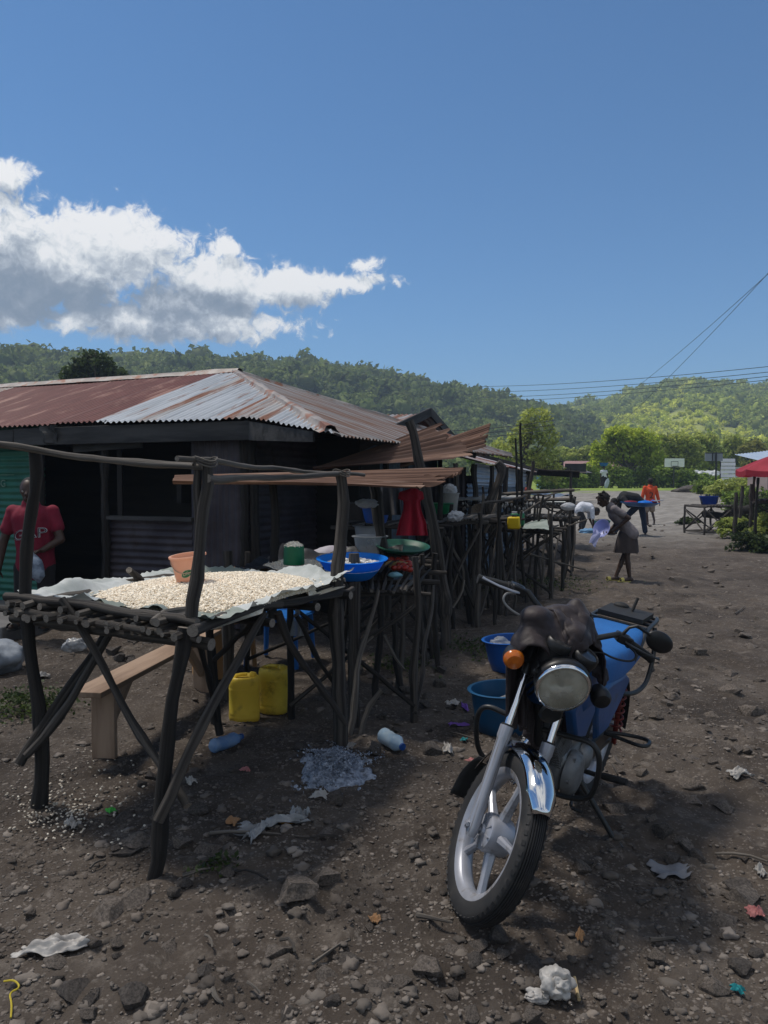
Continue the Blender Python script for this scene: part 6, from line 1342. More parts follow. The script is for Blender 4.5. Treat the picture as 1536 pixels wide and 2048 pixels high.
def build_jacket():
    R = rotz(.5); L = [(1092,1293,2.955,.085,.08,.055),(1060,1308,2.90,.055,.07,.05),(1135,1284,2.98,.075,.08,.055),(1168,1314,3.05,.055,.08,.045),(1042,1340,2.90,.030,.05,.05),(1095,1252,2.99,.085,.065,.036),(1150,1254,3.04,.065,.06,.040),(1070,1236,2.95,.05,.05,.034),
         (1125,1262,3.06,.09,.07,.04),(1180,1337,3.12,.04,.07,.04),(1078,1328,2.93,.05,.06,.045)]
    balls = [(W(px, py - 4, d - .03), R, np.array([a*1.06, b*1.05, c*1.05])) for px, py, d, a, b, c in L]
    balls += [(W(1121,1318,2.90), np.eye(3), np.array([.045,.045,.04])), (W(1182,1345,2.95), np.eye(3), np.array([.045,.045,.04])), (W(1137,1396,2.88), np.eye(3), np.array([.10,.10,.09])), (W(1190,1330,3.3), np.eye(3), np.array([.18,.25,.10]))]
    balls += [(W(1108, 1268, 2.98), R, np.array([.115,.09,.075])), (W(1062, 1290, 2.90), R, np.array([.066,.07,.062])), (W(1150, 1275, 3.02), R, np.array([.08,.08,.06])), (W(1042, 1330, 2.86), R, np.array([.045,.05,.06]))]
    fw = np.array([-.537, -.843, 0]); sd = np.array([-.843, .537, 0]); c = W(1098, 1268, 2.98)
    mb = MB(); P1 = drape(c - fw * .02 + sd * .02, sd, fw, .60, 70, .58, balls, c[2] + .20, 3); mb.grid(P1)
    top = [(W(px, py, d), np.eye(3), np.array(r)) for px, py, d, r in ((1075,1228,2.95,(.06,.05,.034)), (1120,1238,3.0,(.08,.05,.035)), (1152,1232,3.04,(.03,.03,.05)))]
    c2 = W(1108, 1235, 3.0); P2 = drape(c2, sd, fw, .40, 48, .56, balls + top, c2[2] + .12, 8); mb.grid(P2 + UP * .010)
    c3 = W(1066, 1222, 2.97); P3 = drape(c3, sd, fw, .16, 24, .6, [(c3 - UP * .02, np.eye(3), np.array([.04,.045,.026]))] + balls, c3[2] + .08, 12); mb.grid(P3 + UP * .006)
    for k in range(len(mb.V)):
        V = mb.V[k]; r1 = 1 - np.clip(np.abs(vnoise(V * [30, 22, 30] + 5)) * 4, 0, 1); r2 = 1 - np.clip(np.abs(vnoise(V * [60, 44, 60] + 15)) * 4, 0, 1); mb.V[k] = V + np.array([-.3, -.6, .6]) * (.012 * vnoise(V * 14) - .008 * r1 - .003 * r2)[:,None]
    o = solo('jacket', 'dark brown padded jacket bunched over the motorbike tank and handlebar', 'jacket', mb, M_['jacket'], ang=180)
    s = o.modifiers.new('sol', 'SOLIDIFY'); s.thickness = .010; s.offset = 1; b = o.modifiers.new('sub', 'SUBSURF'); b.levels = 1; b.render_levels = 1
build_jacket()

# basins behind the motorbike
def build_bike_basins():
    c = on(*HZ(1020, 1352, 0)[:2], .01); t, R = basin('basin', 'blue basin holding a water bag, the farther of two behind the motorbike', c, .15, .20, .255, M_['bluebasin'] if False else mat('mid_blue_plastic', (.012,.11,.42), (.01,.09,.36), scale=6, rough=.4, transl=.15), ((0,1,0), -.06))
    mb = MB(); mb.ico(c + np.array([-.09,-.04,.20]), (.085,.07,.07), 3, None, .35, 3, 7); solo('water_bag', 'clear wrinkled plastic bag in the farther basin', 'bag', mb, M_['clear'], ang=180)
    mb = MB(); mb.ico(c + np.array([.05,.02,.15]), (.11,.10,.06), 3, None, .45, 3, 17); solo('dark_bundle', 'dark bundle lying inside the farther basin', 'bundle', mb, M_['blacktarp'], ang=180)
    c = on(*HZ(1008, 1462, 0)[:2], .01); t, R = basin('basin', 'dark teal blue basin, the nearer of two behind the motorbike', c, .165, .205, .27, M_['teal'], ((0,1,0), -.04))
    mb = MB(); mb.ico(c + np.array([.07,.02,.17]), (.11,.09,.05), 3, None, .5, 4, 3); solo('crumpled_bags', 'grey crumpled plastic bags inside the nearer basin', 'bags', mb, mat('grey_film', (.12,.13,.14), (.30,.31,.33), scale=9, rough=.35), ang=180)
build_bike_basins()

# ------------------------------------------------------------------ people
def hand_shape(mb, wrist, d, palm_n, size=1.0, curl=.5, side=1):
    """palm, four unequal curled fingers and a thumb that leaves the side of the palm"""
    d = np.array(d, float); d /= np.linalg.norm(d); n = np.array(palm_n, float); n -= d * (n @ d); n /= np.linalg.norm(n); s = np.cross(d, n) * side; w = np.array(wrist, float); k = size
    mb.ico(w + d*.045*k, (1,1,1), 2, np.stack([d*.050*k, s*.040*k, n*.017*k], 1))
    for i, (off, L) in enumerate(((-.030,.068),(-.010,.080),(.011,.075),(.030,.058))):
        p = w + d*.082*k + s*off*k; a = curl * (.7 + .15*i); d1 = d*cos(a*.5) + n*sin(a*.5); d2 = d*cos(a*1.4) + n*sin(a*1.4); d3 = d*cos(a*2.2) + n*sin(a*2.2)
        q = p + d1*L*.45*k; r = q + d2*L*.32*k; e = r + d3*L*.25*k; mb.tube([p - d*.02*k, p, q, r, e], [.0095*k,.0092*k,.0088*k,.008*k,.0065*k], 8); mb.ico(e, .0065*k, 1)
    p = w + d*.025*k - s*.034*k; q = p + (d*.6 - s*.75 + n*.25)*.038*k; e = q + (d*.9 - s*.15 + n*.4)*.034*k; mb.tube([w + d*.02*k - s*.02*k, p, q, e], [.013*k,.012*k,.0105*k,.008*k], 8); mb.ico(e, .008*k, 1)
def head_shape(mb, c, f, up, r, hair=None):
    """skull, jaw, brow, nose, lips, ears around centre c looking along f"""
    f = np.array(f, float); f /= np.linalg.norm(f); u = np.array(up, float); u -= f*(u @ f); u /= np.linalg.norm(u); s = np.cross(u, f); c = np.array(c, float); A = np.stack([f, s, u], 1)
    mb.ico(c + u*r*.12, (r*.98, r*.80, r*.98), 3, A); mb.ico(c + f*r*.30 - u*r*.50, (r*.58, r*.55, r*.62), 3, A); mb.ico(c + f*r*.55 - u*r*.95, (r*.26,r*.3,r*.2), 2, A)
    mb.tube([c + f*r*.86 + u*r*.10, c + f*r*1.12 - u*r*.28], [r*.10, r*.19], 8); mb.ico(c + f*r*1.06 - u*r*.30, (r*.17, r*.22, r*.13), 2, A)
    mb.ico(c + f*r*.88 - u*r*.58, (r*.14, r*.27, r*.08), 2, A); mb.ico(c + f*r*.86 - u*r*.70, (r*.14, r*.24, r*.09), 2, A); mb.tube([c + f*r*.84 + s*r*.45 + u*r*.16, c + f*r*.93 + u*r*.18, c + f*r*.84 - s*r*.45 + u*r*.16], r*.09, 8)
    for k in (-1, 1): mb.ico(c + s*k*r*.80 - u*r*.08 - f*r*.05, (r*.18, r*.07, r*.28), 2, A)
    return A, f, s, u
def eyes(par, c, f, s, u, r, name='eye'):
    for k in (-1, 1):
        mb = MB(); mb.ico(c + f*r*.80 + s*k*r*.33 + u*r*.02, r*.14, 2); part(name, mb, M_['eyewhite'], par)
M_['eyewhite'] = plain('eye_white', (.30,.28,.26), rough=.2)
def person(label, base, J, R_, cloth, voxel=.009, look=(0,-1,0), hup=(0,0,1), hr=.105, hands=None, group=None, hair='crop', shoes=None, skinm=None, bare=True):
    """J: joints in metres from the base (x to the right, y away, z up)"""
    base = np.array(base, float); t = thing('person', label, 'person', base, group); j = {k: base + np.array(v, float) for k, v in J.items()}
    q = dict(neck=.052, chest=.125, waist=.11, hip=.12, sh=.058, el=.042, wr=.028, th=.082, kn=.052, an=.036); q.update(R_)
    mb = MB(); A, f, s, u = head_shape(mb, j['head'], look, hup, hr)
    mb.cap(j['neck'], j['head'] - u*hr*.5, q['neck'], q['neck']*.95)
    side = j['shR'] - j['shL']; side /= np.linalg.norm(side)
    def torso(m, e):
        m.chain([j['hips'], j['waist'], j['chest']], [q['hip']+e, q['waist']+e, q['chest']+e])
        for k, nm in ((-1,'L'), (1,'R')):
            m.cap(j['chest'] + side*k*.05, j['sh'+nm], q['chest']*.75+e, q['sh']+e); m.cap(j['waist'] + side*k*.05, j['chest'] + side*k*.07, q['waist']*.85+e, q['chest']*.85+e); m.cap(j['hips'] + side*k*.06, j['waist'] + side*k*.04, q['hip']*.85+e, q['waist']*.85+e)
        m.cap(j['neck'] - (j['neck']-j['chest'])*.2, j['chest'], q['neck']+.02+e, q['chest']*.8+e)
    torso(mb, 0)
    for nm in 'LR':
        mb.chain([j['sh'+nm], j['el'+nm], j['wr'+nm]], [q['sh'], q['el'], q['wr']])
        mb.cap(j['sh'+nm]*.62 + j['el'+nm]*.38, j['el'+nm], q['sh']*.95, q['el'])
        if 'hd'+nm in j: dd = j['hd'+nm] - j['wr'+nm]
        else: dd = j['wr'+nm] - j['el'+nm]
        hn = (hands or {}).get(nm, ((0,1,0), .6)); hand_shape(mb, j['wr'+nm], dd, hn[0], hr/.105, hn[1], 1 if nm == 'R' else -1)
        mb.chain([j['hip'+nm], j['kn'+nm], j['an'+nm]], [q['th'], q['kn'], q['an']]); mb.cap(j['kn'+nm]*.7 + j['an'+nm]*.3, j['an'+nm]*.55 + j['kn'+nm]*.45, q['kn'], q['kn']*.92)
        toe = j['toe'+nm]; mb.cap(j['an'+nm] - [0,0,.03], toe, .034, .024); mb.cap(j['an'+nm] - [0,0,.035] - (toe - j['an'+nm])*.25*np.array([1,1,0]), toe, .03, .024)
    part('body', melt(mb, voxel, 4), skinm or M_['skin'], t, ang=180)
    mb = MB(); e = hr
    if hair == 'tufts':
        mb.ico(j['head'] + u*e*.25 - f*e*.12, (e*.98, e*.86, e*.92), 3, A, .12, 4, 2); g = rng(5)
        for k in range(16):
            d = g.normal(size=3); d = d + u*1.2 - f*.5; d /= np.linalg.norm(d); p = j['head'] + u*e*.2 - f*e*.1 + d*e*.80; mb.tube([p, p + d*e*.28, p + d*e*.42 + g.normal(size=3)*e*.12], [e*.19, e*.16, e*.06], 7)
    else: mb.ico(j['head'] + u*e*.24 - f*e*.14, (e*.97, e*.835, e*.94), 3, A, .04, 5, 2)
    part('hair', mb, M_['hair'], t, ang=180); eyes(t, j['head'], f, s, u, hr)
    folds = lambda a, sc, sd: (lambda V, N: V + N * (a * fbm(V * np.array([sc, sc, sc*.6]) + sd, 3))[:,None])
    if 'shirt' in cloth:
        m_, sl = cloth['shirt']; mb = MB(); torso(mb, .016)
        for nm in 'LR': 
            E_ = j['sh'+nm] + (j['el'+nm] - j['sh'+nm]) * min(sl, 1); mb.cap(j['sh'+nm], E_, q['sh']+.014, q['el']+.024 if sl <= 1 else q['el']+.014)
            if sl > 1: mb.cap(j['el'+nm], j['wr'+nm], q['el']+.014, q['wr']+.014)
        c = melt(mb, voxel, 5, fn=folds(.016, 7, 2)); part('shirt', c, m_, t, ang=180)
    if 'skirt' in cloth:
        m_, zb, wtop, wbot = cloth['skirt']; n = 36; k = 14; rows = []
        top = j['hips'] + (j['waist'] - j['hips'])*.5
        for i in range(k):
            x = i/(k-1); c = top*(1-x) + np.array([(j['knL'][0]+j['knR'][0])/2, (j['knL'][1]+j['knR'][1])/2, base[2]+zb])*x; th = np.linspace(0, 2*pi, n, endpoint=False)
            r_ = (wtop + (wbot-wtop)*x**.7) * (1 + .07*x*np.sin(th*7+1) + .05*x*np.sin(th*4)); tilt = (1-x) * .5 * (j['chest'] - j['hips'])[:1]
            rows.append(c + np.stack([r_*np.cos(th), r_*.85*np.sin(th), -r_*np.cos(th)*tilt*.9 + 0*th], 1))
        mb = MB(); mb.grid(np.array(rows).transpose(1,0,2), closeu=True); part('skirt', mb, m_, t, ang=180)
    if 'trousers' in cloth:
        m_, ln_, ex = cloth['trousers']; mb = MB(); mb.cap(j['hips'], j['hips'] + (j['waist']-j['hips'])*.35, q['hip']+.012, q['hip']+.008)
        for nm in 'LR':
            mb.cap(j['hips'], j['hip'+nm], q['hip']*.9+.01, q['th']+.018)
            if ln_ <= 1: mb.cap(j['hip'+nm], j['hip'+nm] + (j['kn'+nm]-j['hip'+nm])*ln_, q['th']+.018, q['th']*.85+ex)
            else: mb.chain([j['hip'+nm], j['kn'+nm], j['kn'+nm] + (j['an'+nm]-j['kn'+nm])*(ln_-1)], [q['th']+.016, q['kn']+ex, q['an']+ex])
        part('trousers', melt(mb, voxel, 4, fn=folds(.012, 8, 5)), m_, t, ang=180)
    if shoes:
        for nm in 'LR':
            a, b = j['an'+nm], j['toe'+nm]; d = (b-a)*np.array([1,1,0]); d /= np.linalg.norm(d); c = (a*.42+b*.58); z = min(a[2]-.075, b[2]-.025); sd = np.cross([0,0,1.], d)
            mb = MB(); th = np.linspace(0, 2*pi, 24, endpoint=False)
            for zz in (0, .022): pass
            L0 = [np.array([c[0], c[1], z]) + d*(.112*cos(x)) + sd*(.04*sin(x)*(1+.2*cos(x))) for x in th]; L1 = [p + np.array([0,0,.022]) for p in L0]
            mb.grid(np.array([L0, L1]).transpose(1,0,2), closeu=True); mb.add(L0 + [sum(L0)/24], [(i, (i+1) % 24, 24) for i in range(24)]); mb.add(L1 + [sum(L1)/24], [(i, (i+1) % 24, 24) for i in range(24)])
            strap = [[c + d*(.02 + .05*v) + sd*.048*cos(x) + np.array([0,0,z - c[2] + .02 + .055*sin(x)]) for v in (0,.5,1)] for x in np.linspace(0, pi, 14)]; mb.grid(np.array(strap)); part('sandal', mb, shoes, t, ang=60)
    return t, j
C_ = {k: mat(k + '_cloth', c, tuple(x*.8 for x in c), scale=14, rough=.85, bump=.15, bscale=200, bdist=.002) for k, c in
      dict(grey=(.19,.165,.17), brown=(.050,.038,.036), white=(.62,.64,.70), navy=(.022,.034,.065), black=(.012,.012,.014), orange=(.62,.075,.02), khaki=(.24,.19,.15), red=(.17,.006,.024), palecloth=(.45,.52,.60), darkgrey=(.03,.03,.034)).items()}

def lie(nrm):                                              # rotation that turns +z to nrm
    x, y, z = frame(nrm); return np.stack([x, y, z], 1)
def build_people():
    # girl bending forward with a pale basin
    p = G(1244, 1164); b = p
    J = dict(head=(-.30,0,1.275), neck=(-.215,0,1.19), chest=(-.11,0,1.05), waist=(.03,0,.87), hips=(.13,0,.74), shL=(-.165,-.125,1.13), shR=(-.165,.125,1.13), elL=(.03,-.20,1.00), elR=(-.02,.16,.93), wrL=(-.17,-.10,.80), wrR=(-.19,.03,.80), hdL=(-.23,-.07,.765), hdR=(-.25,.02,.765),
             hipL=(.11,-.07,.70), hipR=(.11,.07,.70), knL=(.05,-.07,.42), knR=(.06,.07,.43), anL=(.09,-.08,.085), anR=(-.075,.06,.085), toeL=(-.045,-.10,.03), toeR=(-.20,.05,.03))
    person('girl in grey shirt and dark skirt bending over a pale basin, yellow sandals', b, J, dict(chest=.098, waist=.088, hip=.098, sh=.046, el=.034, wr=.024, th=.065, kn=.043, an=.029, neck=.042), dict(shirt=(C_['grey'], .6), skirt=(C_['brown'], .46, .125, .19)), .008, look=(-.9,0,-.42), hup=(-.35,0,.9), hr=.095, hair='tufts', shoes=mat('yellow_foam', (.46,.40,.11), (.38,.33,.09), rough=.6), hands=dict(L=((0,.6,.5), .7), R=((0,-.6,.5), .7)))
    lil = mat('lilac_plastic', (.46,.50,.85), (.40,.44,.76), rough=.35, transl=.4); c = b + np.array([-.33,-.02,.83]); R = lie((-.72,-.60,.35))
    t = thing('basin', 'pale lilac basin tipped over in the hands of the bending girl', 'basin', c); mb = MB(); mb.lathe([(0,-.075),(.085,-.07),(.10,-.06),(.135,0),(.148,.003),(.148,.008),(.131,.005),(.096,-.055),(0,-.066)], c, R, 36); part('shell', mb, lil, t, ang=60)
    mb = MB(); U, V = np.meshgrid(np.linspace(0,1,10), np.linspace(0,1,12), indexing='ij'); P = np.stack([c[0] - .12 - .085*V + .10*U, c[1] - .05 + .03*np.sin(U*6+V*3), c[2] - .02 - .20*V - .05*U + .02*np.sin(U*5)], 2); mb.grid(P); solo('cloth', 'pale lilac wet cloth hanging from the tipped basin', 'cloth', mb, mat('lilac_cloth', (.50,.52,.78), (.42,.45,.70), rough=.8, transl=.3), ang=180)
    # red shirt, behind the near post
    b = on(*HZ(78, 1322, 0)[:2]); b = np.array([-3.38, 7.40, .18])
    J = dict(head=(-.02,0,1.50), neck=(-.02,.01,1.37), chest=(0,.02,1.22), waist=(.01,.02,1.0), hips=(.01,.02,.86), shL=(.155,.02,1.265), shR=(-.175,.02,1.265), elL=(.245,-.02,1.06), elR=(-.255,0,1.04), wrL=(.13,-.13,.985), wrR=(-.29,-.03,.80), hdL=(.08,-.16,.97), hdR=(-.295,-.04,.72),
             hipL=(.09,.02,.82), hipR=(-.09,.02,.82), knL=(.10,0,.46), knR=(-.10,0,.46), anL=(.11,.02,.085), anR=(-.12,.02,.085), toeL=(.13,-.14,.03), toeR=(-.15,-.14,.03))
    J = {k: np.array([v[0]*1.12, v[1], np.interp(v[2], [0,.46,.86,1.22,1.27,1.37,1.5,1.62], [0,.34,.60,1.05,1.12,1.21,1.32,1.43])]) for k, v in J.items()}
    t, j = person('person in a red lettered shirt standing behind the near stall post', b, J, dict(chest=.135, waist=.13, hip=.13, sh=.05), dict(shirt=(C_['red'], .55), trousers=(C_['black'], 1.9, .022)), .009, look=(.15,-1,-.1), hr=.108, hands=dict(L=((0,-.3,-1), .9), R=((1,0,0), .5)), shoes=M_['blackrough'])
    V, F = text_mesh('GAP', .135, .003, 'CENTER'); V2 = V*np.array([1.25,1,1]); arc = lambda V: np.stack([V[:,0]*1.0, V[:,1] - 1.1*V[:,0]**2*.6 + .14*V[:,0], V[:,2]], 1)
    def onchest(V, off):
        V = arc(V); x = V[:,0]; out = []
        for a, z, k in zip(x, V[:,1], V[:,2]): out.append([b[0] + .02 + a, b[1] - .140 - off + 2.0*a*a - k, b[2] + .87 + z])
        return np.array(out)
    def outline(V, F): return V
    mb = MB(); mb.add(onchest(V2*np.array([1.0,1.0,1]), .006), F); part('lettering', mb, mat('white_print', (.50,.50,.52), (.42,.42,.44), rough=.7), t, smooth=False)
    Vn, Fn = text_mesh('GAP', .135, .004, 'CENTER'); 
    # dark red inside of the letters: the same letters, thinned
    c_ = bpy.data.curves.new('t', 'FONT'); c_.body = 'GAP'; c_.size = .135; c_.extrude = .004; c_.align_x = 'CENTER'; c_.offset = -.0035; o = bpy.data.objects.new('t', c_); COL.objects.link(o); dg = bpy.context.evaluated_depsgraph_get(); dg.update(); me = bpy.data.meshes.new_from_object(o.evaluated_get(dg)); Vt = np.array([v.co[:] for v in me.vertices]); me.calc_loop_triangles(); Ft = np.array([x.vertices[:] for x in me.loop_triangles]); bpy.data.objects.remove(o); bpy.data.curves.remove(c_); bpy.data.meshes.remove(me)
    mb = MB(); mb.add(onchest(Vt*np.array([1.25,1,1]), .009), Ft); part('letter_fill', mb, mat('navy_print', (.02,.022,.035), rough=.8), t, smooth=False)
    c = b + np.array([.11,-.20,.60]); mb = MB()
    V, F = ICO[3]; k = 1 + .18*fbm(V*2.2, 3) + .07*fbm(V*7, 2); Z = V[:,2]; w = np.where(Z > .5, 1 - (Z-.5)*1.1, 1) * np.where(Z < -.6, 1 - (-Z-.6)*1.3, 1); mb.add(np.stack([V[:,0]*.072*k*w + .03*(-Z), V[:,1]*.05*k*w, Z*.15], 1) + c, F)
    solo('carried_bag', 'wrinkled bluish plastic bag held by the person in red', 'bag', mb, mat('bluish_film', (.10,.13,.18), (.24,.29,.36), scale=16, lo=.4, hi=.62, rough=.35, bump=.5, bscale=40), ang=180)
    # man in white bending over a teal basin
    b = G(1172, 1063)
    J = dict(head=(.30,-.05,.62), neck=(.20,-.02,.66), chest=(.07,0,.72), waist=(-.12,0,.76), hips=(-.22,0,.66), shL=(.14,.16,.68), shR=(.14,-.16,.68), elL=(.14,.18,.42), elR=(.15,-.20,.42), wrL=(.20,.08,.22), wrR=(.20,-.12,.22), hipL=(-.22,.09,.62), hipR=(-.22,-.09,.62), knL=(-.10,.10,.34), knR=(-.08,-.11,.34), anL=(-.16,.11,.085), anR=(-.14,-.12,.085), toeL=(.02,.12,.03), toeR=(.04,-.13,.03))
    person('man in white shirt crouched over washing at the stalls, head down', b, J, dict(chest=.145, waist=.15, hip=.14), dict(shirt=(C_['white'], .95), trousers=(C_['darkgrey'], 1.7, .025)), .012, look=(.75,-.1,-.65), hup=(.5,0,.6), hr=.105, hands=dict(L=((0,0,-1), .4), R=((0,0,-1), .4)), shoes=M_['blackrough'])
    c = G(1203, 1056); basin('basin', 'teal basin of washing beside the man in white', c, .20, .28, .24, mat('sea_teal', (.015,.20,.20), (.012,.16,.16), rough=.4, transl=.2)); mb = MB(); mb.ico(c + UP*.2, (.24,.2,.09), 3, None, .5, 3, 5); solo('washing', 'dark washing heaped in the teal basin', 'washing', mb, M_['blacktarp'], ang=180)
    c = G(1177, 1066); mb = MB(); mb.ico(c + UP*.05 + np.array([0,-.15,0]), (.30,.16,.10), 3, None, .5, 3, 6); solo('blue_washing', 'pale blue wet cloth on the ground at the feet of the man in white', 'cloth', mb, mat('pale_blue_cloth', (.12,.26,.42), (.09,.2,.34), rough=.7), ang=180)
    # man in black bending, legs astride
    b = G(1262, 1071)
    J = dict(head=(-.50,-.02,.95), neck=(-.36,0,1.02), chest=(-.20,0,1.10), waist=(.10,0,1.05), hips=(.26,0,.92), shL=(-.28,-.17,1.05), shR=(-.28,.17,1.05), elL=(-.18,-.34,.86), elR=(-.30,.2,.78), wrL=(.02,-.36,.90), wrR=(-.3,.12,.56), hdL=(.10,-.38,.92), hipL=(.25,-.09,.86), hipR=(.22,.10,.86), knL=(.32,-.10,.48), knR=(-.18,.12,.46), anL=(.38,-.08,.085), anR=(-.42,.14,.085), toeL=(.34,-.24,.03), toeR=(-.60,.10,.03))
    person('man in black jacket and blue jeans stooping with legs astride on the road', b, J, dict(chest=.155, waist=.15, hip=.135, el=.05, sh=.07), dict(shirt=(C_['black'], 1.5), trousers=(C_['navy'], 1.9, .03)), .012, look=(-.8,-.1,-.5), hup=(-.5,0,.8), hr=.108, hands=dict(L=((0,0,1), .4), R=((0,0,-1), .4)), shoes=mat('grey_shoe', (.10,.10,.11), rough=.7))
    c = b + np.array([.10,-.42,.84]); t = thing('wide_basin', 'wide blue basin on the arm of the stooping man, filled with small bowls', 'basin', c); mb = MB(); mb.lathe([(0,0),(.30,0),(.42,.05),(.50,.10),(.53,.105),(.53,.12),(.50,.118),(.41,.065),(0,.012)], c, rotm((0,1,0), .04), 44); part('shell', mb, mat('strong_blue', (.012,.13,.38), (.01,.10,.31), rough=.35, transl=.15), t, ang=50)
    for x, y, r, h, m, nm, lab in ((.14,-.05,.20,.14,'bluebasin','lidded_bowl','bright blue lidded bowl in the wide basin'), (.38,.05,.11,.15,'bluebasin','small_bowl','small pale blue bowl at the rim of the wide basin')):
        cc = c + np.array([x,y,.03]); t = thing(nm, lab, 'bowl', cc); mb = MB(); mb.lathe([(0,0),(r*.8,0),(r,h*.6),(r*1.05,h*.62)], cc, None, 30); part('body', mb, M_[m], t); mb = MB(); mb.lathe([(r*1.05,h*.62),(r*.95,h*.85),(r*.4,h),(r*.12,h*1.02),(r*.1,h*1.15),(0,h*1.16)], cc, None, 30); part('lid', mb, M_[m], t)
    for x, r, lab in ((-.28,.13,'red cloth folded at the left of the wide basin'), (.30,.11,'red cloth between the bowls in the wide basin')):
        mb = MB(); mb.ico(c + np.array([x,-.08,.13]), (r*1.4,r,.045), 2, None, .2, 2, 3); solo('red_cloth', lab, 'cloth', mb, C_['red'], ang=180)
    mb = MB(); mb.beam(c + np.array([.30,-.12,.15]), c + np.array([.60,-.14,.19]), .10, .02); solo('white_board', 'white flat board laid across the rim of the wide basin', 'board', mb, M_['whitep'])
    # boy in orange walking away
    b = G(1299, 1050); s_ = 1.0
    J = dict(head=(.01,0,1.38), neck=(.01,0,1.25), chest=(0,0,1.10), waist=(.01,0,.92), hips=(.01,0,.78), shL=(-.16,0,1.18), shR=(.17,0,1.18), elL=(-.235,.0,.94), elR=(.245,.02,.95), wrL=(-.25,.02,.74), wrR=(.30,.0,.74), hipL=(-.08,0,.74), hipR=(.08,0,.74), knL=(-.09,.03,.42), knR=(.10,.06,.43), anL=(-.06,.0,.085), anR=(.10,-.16,.16), toeL=(-.08,.15,.03), toeR=(.11,-.10,.03))
    J = {k: np.array(v) * [1.06, 1, 1.08] for k, v in J.items()}
    t, j = person('boy in a bright orange long sleeved jersey and khaki shorts walking away', b, J, dict(chest=.115, waist=.105, hip=.11, th=.07, kn=.046), dict(shirt=(C_['orange'], 1.6), trousers=(C_['khaki'], .85, .03)), .011, look=(0,1,0), hr=.105, hands=dict(L=((1,0,0), .5), R=((-1,0,0), .5)), shoes=M_['blackrough'])
    V, F = text_mesh('2', .30, .004, 'CENTER'); mb = MB(); mb.add(np.stack([b[0] + .0 + V[:,0]*1.1, b[1] - .152 + .9*V[:,0]**2 - V[:,2], b[2] + .92 + V[:,1]], 1), F); part('back_number', mb, mat('dark_print', (.05,.02,.02), rough=.8), t, smooth=False)
    # woman carrying a basin on her head, far off
    d = 52; b = at(1207, d)
    J = dict(head=(0,0,1.36), neck=(0,0,1.23), chest=(0,0,1.08), waist=(.01,0,.90), hips=(.02,0,.78), shL=(-.17,0,1.16), shR=(.17,0,1.16), elL=(-.22,0,.93), elR=(.25,0,.93), wrL=(-.22,-.05,.72), wrR=(.27,-.03,.72), hipL=(-.08,0,.74), hipR=(.09,0,.74), knL=(-.09,-.05,.42), knR=(.10,.05,.42), anL=(-.11,-.05,.085), anR=(.10,.1,.085), toeL=(-.11,-.2,.03), toeR=(.10,-.05,.03))
    person('distant woman in a white top and dark skirt with a basin on her head', b, J, dict(chest=.125, waist=.11, hip=.13), dict(shirt=(C_['white'], .5), skirt=(C_['black'], .14, .16, .25)), .014, look=(0,-1,0), hr=.108, shoes=M_['blackrough'])
    c = b + np.array([0,0,1.485]); basin('basin', 'bright blue basin balanced on the head of the distant woman', c, .19, .30, .22, mat('vivid_blue', (.01,.15,.50), (.01,.12,.42), rough=.4, transl=.2))
    mb = MB(); mb.ico(b + np.array([.16,-.20,.32]), (.14,.08,.34), 3, rotm((0,1,0), .25), .25, 2, 4); solo('pale_wrap', 'pale blue cloth wrap hanging at the side of the distant woman', 'cloth', mb, C_['palecloth'], ang=180)
build_people()

